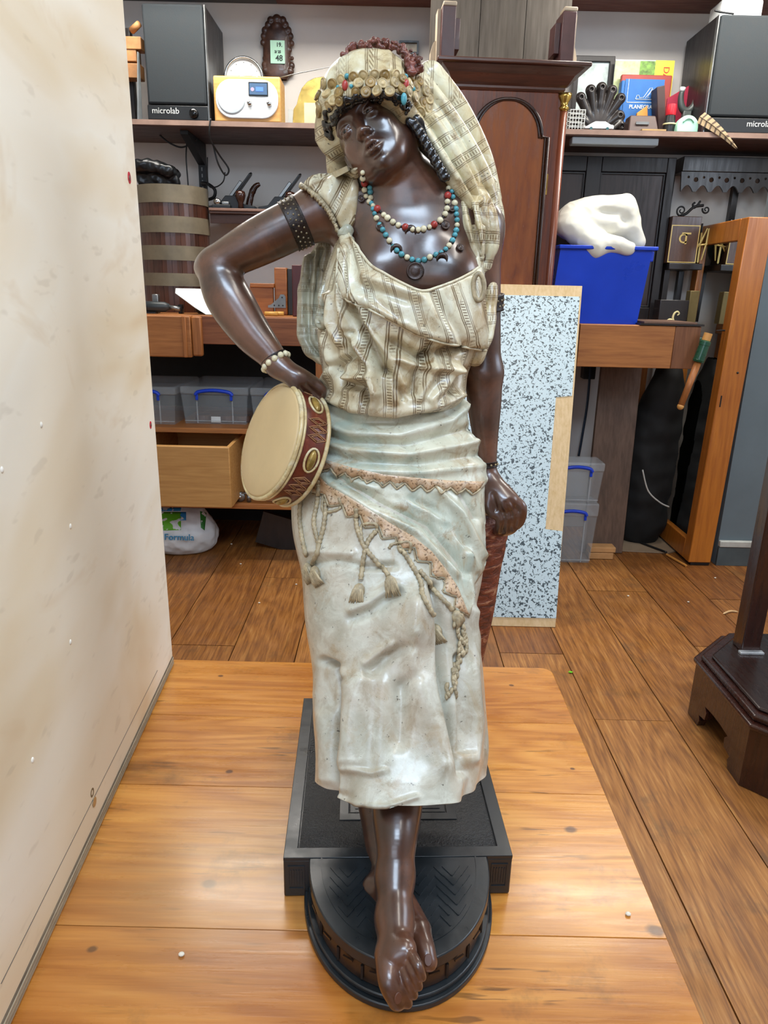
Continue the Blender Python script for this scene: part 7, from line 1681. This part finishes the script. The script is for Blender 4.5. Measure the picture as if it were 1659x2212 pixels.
# ---------------------------------------------------------------- below the right bench
X0, Z0, X1, Z1 = rectpx(1288, 795, 1378, 1125, 2.66); pl2 = wood('walnut_plank', '6d5443', '4a382c', 'z', 7, .6, 12, .08, amt=.3)
solo(MB().hexa([(X0-.02, 2.62, .001), (X1-.02, 2.62, .001), (X1-.02, 2.64, .001), (X0-.02, 2.64, .001), (X0+.01, 2.74, .83), (X1+.005, 2.74, .83), (X1+.005, 2.76, .83), (X0+.01, 2.76, .83)]).build('leaning_plank', pl2, None, bevel=.002), 'wide brown plank leaning under the blue tub bench', 'plank')
for i in range(2):
    X0, _, X1, _ = rectpx(1282-i*2, 1100, 1338-i*4, 1125, 2.56); solo(MB().box((X0, 2.55, .001+.027*(1-i)+.0), (X1, 2.60, .026+.022*(1-i)+.0)).build('wood_offcut', plain('fresh_offcut', 'b98a58', .6, var=.15) if i == 0 else bpy.data.materials['fresh_offcut'], None, bevel=.002), ['upper pale wood offcut by the plank foot', 'lower pale wood offcut by the plank foot'][i], 'offcut', 'wood offcuts')
Bg = Vol(axis(at(1345, 900, 2.75).x, 1.146, .005), axis(2.60, 2.93, .005), axis(-.002, .75, .005)); xg = at(1412, 1000, 2.76).x-.01
for (z, r, dx) in ((.10, .10, 0), (.25, .105, .005), (.40, .11, .012), (.54, .09, .02), (.64, .05, .03)): Bg.ell((xg+dx, 2.78, z), (r, .075, .13), k=.05)
Bg.plane((0, 0, .0006), (0, 0, -1), .004); a_, b_ = Bg.mesh(); N3 = np.array([noise.noise(Vector(p)*18) for p in a_.tolist()]); a_ = a_+normals_np(a_, b_)*(N3*.008)[:, None]*np.clip(a_[:, 2:3]*40-.1, 0, 1)
solo(npmesh('instrument_bag', a_, b_, plain('black_canvas', '090908', .8, var=.3, bump=.2)), 'tall slumped black canvas bag under the bench', 'bag')
cable([at(1388, 1015, 2.62), at(1400, 1060, 2.62), at(1425, 1085, 2.62), at(1445, 1095, 2.63)], .003, 'thin white cable hanging over the black bag', plain('white_cable', 'b5b5ae', .5), 'cables')
cable([(at(1272, 800, 2.90).x, 2.90, .83), at(1270, 860, 2.90), at(1258, 940, 2.90), at(1250, 985, 2.90)], .005, 'dark blue cable hanging on the wall under the bench', plain('navy_cable', '1b2b3c', .5), 'cables')
solo(MB().box((at(1258, 805, 2.92).x, 2.90, at(1270, 818, 2.92).z), (at(1284, 805, 2.92).x, 2.948, .834)).build('socket_box', blk_pl, None, bevel=.003), 'black socket box on the wall below the bench top', 'socket')
solo(MB().box((at(1408, 805, 2.94).x, 2.935, at(1418, 822, 2.94).z), (at(1428, 805, 2.94).x, 2.948, .834)).build('wall_socket', white_pl, None, bevel=.002), 'white socket plate on the wall above the canvas bag', 'socket')
X0, _, X1, _ = rectpx(1150, 1100, 1290, 1180, 2.50); X0 = c0.x+.245; zc1 = at(1255, 1088, 2.50).z; zc2 = at(1255, 1000, 2.50).z
clear_box(X0, X1, 2.50, 2.61, .001, zc1, 'clear storage box on the floor behind the speckled board'); clear_box(X0, X1+.004, 2.50, 2.61, zc1+.001, zc2, 'clear storage box stacked upon another behind the speckled board')
hb = [atz(1265, 1187, .001), atz(1443, 1196, .001), atz(1468, 1190, .001), atz(1405, 1150, .001), atz(1300, 1143, .001)]
solo(MB().prism([(p.x, p.y, .001) for p in hb], (0, 0, .005)).build('hardboard_sheet', plain('hardboard', '8f7a62', .7, var=.12, scale=5), None), 'flat hardboard sheet on the floor before the mirror', 'board')
cable([atz(1287, 1136, .0112), atz(1330, 1152, .0112), atz(1400, 1178, .0112), atz(1440, 1193, .0112)], .004, 'black cable lying across the hardboard sheet', None, 'cables')
a, b = atz(1440, 1198, .005), atz(1482, 1222, .005); solo(MB().cyl((a.x, a.y, .0052), (b.x, b.y, .0052), .0045, n=8).build('wood_stick', plain('orange_stick', 'c98a3e', .6), None), 'thin orange stick at the foot of the mirror', 'stick')

# ---------------------------------------------------------------- framed mirror
mr = empty('framed_mirror', (1.195, 2.70, 0), 'tall orange wooden framed mirror standing by the grey partition', 'mirror'); ow = wood('orange_pine', 'c57a2c', '9a5517', 'z', 8, .35, 14, .08, coat=.3, amt=.3)
xm0, xm1, ya, yb, zt_ = 1.152, 1.236, 2.508, 2.90, 1.222; lean = .03
def MX(x, y, z): return Vector((x+lean*z/zt_*.6, y, z))
def mbx(x0, x1, y0, y1, z0, z1, nm, mat, bev=.003): MB().hexa([MX(x0, y0, z0), MX(x1, y0, z0), MX(x1, y1, z0), MX(x0, y1, z0), MX(x0, y0, z1), MX(x1, y0, z1), MX(x1, y1, z1), MX(x0, y1, z1)]).build(nm, mat, mr, bevel=bev)
mbx(xm0, xm1, ya, ya+.055, .012, zt_, 'stile', ow); mbx(xm0, xm1, yb-.05, yb, .012, zt_, 'stile', ow); mbx(xm0, xm1, ya+.0555, yb-.0505, zt_-.07, zt_, 'rail', ow); mbx(xm0, xm1, ya+.0555, yb-.0505, .012, .09, 'rail', ow)
mbx(xm0+.012, xm0+.016, ya+.0555, yb-.0505, .0905, zt_-.0705, 'mirror_glass', NT('mirror_silver').set(Metallic=1.0, Roughness=.02).m, 0); bpy.data.materials['mirror_silver'].node_tree.nodes['Principled BSDF'].inputs['Base Color'].default_value = (.8, .82, .81, 1)
mbx(xm0+.0165, xm1-.01, ya+.0555, yb-.0505, .0905, zt_-.0705, 'backing', blackwood, 0); mbx(xm0+.01, xm1-.004, ya+.002, yb, .001, .0118, 'foot_pad', blk_rub, 0)
p = MX(xm0+.02, ya-.0008, .80); MB().sphere(MX(xm0+.055, ya-.0005, .72), .004, 8, 6).build('screw_hole', blk_rub, mr); p = MX(xm0-.001, ya+.03, .86); MB().tube([p, p+Vector((-.012, 0, 0)), p+Vector((-.03, 0, -.001))], [.003, .003, .0015], 8).build('latch_pin', blk_rub, mr)
MB().box(MX(xm0+.012, ya-.0008, .60), MX(xm0+.016, ya+.001, .64)).build('keyhole_slot', blk_rub, mr)

# ---------------------------------------------------------------- dark stand in the right foreground
sd = empty('mahogany_stand', (.93, 1.35, 0), 'dark mahogany stand with pierced bracket base and square post', 'stand'); dm = wood('polished_dark_mahogany', '3c1d15', '1d0d0a', 'z', 9, .25, 12, .05, coat=.5, amt=.3); dmx = wood('polished_top', '2c1712', '140a08', 'y', 9, .28, 12, .05, coat=.5, amt=.3)
sx0, sx1, sy0, sy1, ct, zb_, = .752, 1.25, 1.13, 1.63, .118, .138
def octo(d, c=ct): return [(sx0-d+c, sy0-d), (sx1+d-c, sy0-d), (sx1+d, sy0-d+c), (sx1+d, sy1+d-c), (sx1+d-c, sy1+d), (sx0-d+c, sy1+d), (sx0-d, sy1+d-c), (sx0-d, sy0-d+c)]
for d0, z0, z1, nm, mt in ((.006, zb_, zb_+.012, 'base_moulding', dm), (-.006, zb_+.012, zb_+.026, 'base_moulding', dm), (-.022, zb_+.026, zb_+.034, 'base_top', dmx)):
    MB().prism([(x, y, z0+.0002) for x, y in octo(d0)], (0, 0, z1-z0-.0004)).build(nm, mt, sd, bevel=.004)
o8 = octo(0); i8 = octo(-.02)
for k in range(8):
    a, b = Vector((*o8[k], 0)), Vector((*o8[(k+1) % 8], 0)); L = (b-a).length; d = (b-a).normalized(); n_ = Vector((-d.y, d.x, 0))
    if k % 2 == 0:                                          # long side with a pierced bracket outline
        f = min(.075, L*.3); pr = [(0, .001), (f*.7, .001), (f*.8, .018), (f*.72, .03), (f*1.1, .035), (f*1.15, .055), (f*1.0, .066), (f*1.5, .070)]
        out = [(t, z) for t, z in pr]+[(L-t, z) for t, z in pr[::-1]]+[(L, zb_), (0, zb_)]
    else: out = [(0, .001), (L, .001), (L, zb_), (0, zb_)]
    MB().prism([a+d*t+Vector((0, 0, z)) for t, z in out], n_*.018).build('bracket_foot' if k % 2 else 'apron', dm, sd)
pz = zb_+.034; pc = atz(1612, 1400, pz); MB().box((pc.x-.022, pc.y-.02, pz), (pc.x+.022, pc.y+.024, 1.30)).build('post', dm, sd, bevel=.002)
MB().box((pc.x-.03, pc.y-.034, pz), (pc.x+.026, pc.y-.0205, pz+.006)).build('silver_tab', plain('silver_tape', 'c9ced1', .3, .6, var=.15), sd, bevel=.001)
MB().box((sx1-.10, pc.y-.02, pz), (sx1-.056, pc.y+.024, 1.30)).build('post', dm, sd, bevel=.002); MB().box((pc.x-.03, pc.y-.03, 1.3004), (sx1-.04, pc.y+.03, 1.33)).build('top_rail', dm, sd, bevel=.003)
# ---------------------------------------------------------------- scraps on the floor and table
gs = atz(1232, 1452, .002); solo(MB().prism([gs+Vector((-.006, -.002, 0)), gs+Vector((.002, -.005, 0)), gs+Vector((.007, 0, 0)), gs+Vector((-.001, .005, 0))], (0, 0, .0015)).build('green_scrap', plain('bright_green', '6fd024', .5), None), 'tiny bright green scrap on the floorboards', 'scrap')
p0, p1, p2 = atz(1562, 1326, .003), atz(1578, 1320, .004), atz(1596, 1322, .003); solo(MB().tube(crom([tuple(p0), tuple(p1), tuple(p2)], 5), [.001]+[.003]*8+[.0012, .001], 6).build('wood_shaving', plain('shaving', 'd8b584', .7), None), 'curled pale wood shaving on the floorboards', 'shaving')
cr_m = plain('white_crumb', 'e8e2d2', .6); labs = ['beside the stand', 'near the speckled board corner', 'before the drawer', 'left of the skirt', 'by the plaster bag', 'in the middle planks', 'close to the hardboard']
for i, (x, y) in enumerate([(1487, 1300), (1357, 1287), (520, 1218), (640, 1262), (500, 1175), (560, 1302), (1545, 1248)]):
    p = atz(x, y, .0025); solo(MB().sphere(p, (.004, .003, .002), 7, 5).build('white_crumb', cr_m, None), 'tiny white crumb on the floor '+labs[i], 'crumb', 'white crumbs on the floor')
for i, (x, y) in enumerate([(1357, 1974), (392, 2061)]):
    p = atz(x, y, TZ+.002); solo(MB().sphere(p, (.0035, .003, .002), 8, 5).build('white_crumb', cr_m, None), 'white crumb on the pine table '+['near its edge beyond the plinth', 'before the plywood'][i], 'crumb', 'white crumbs on the table')
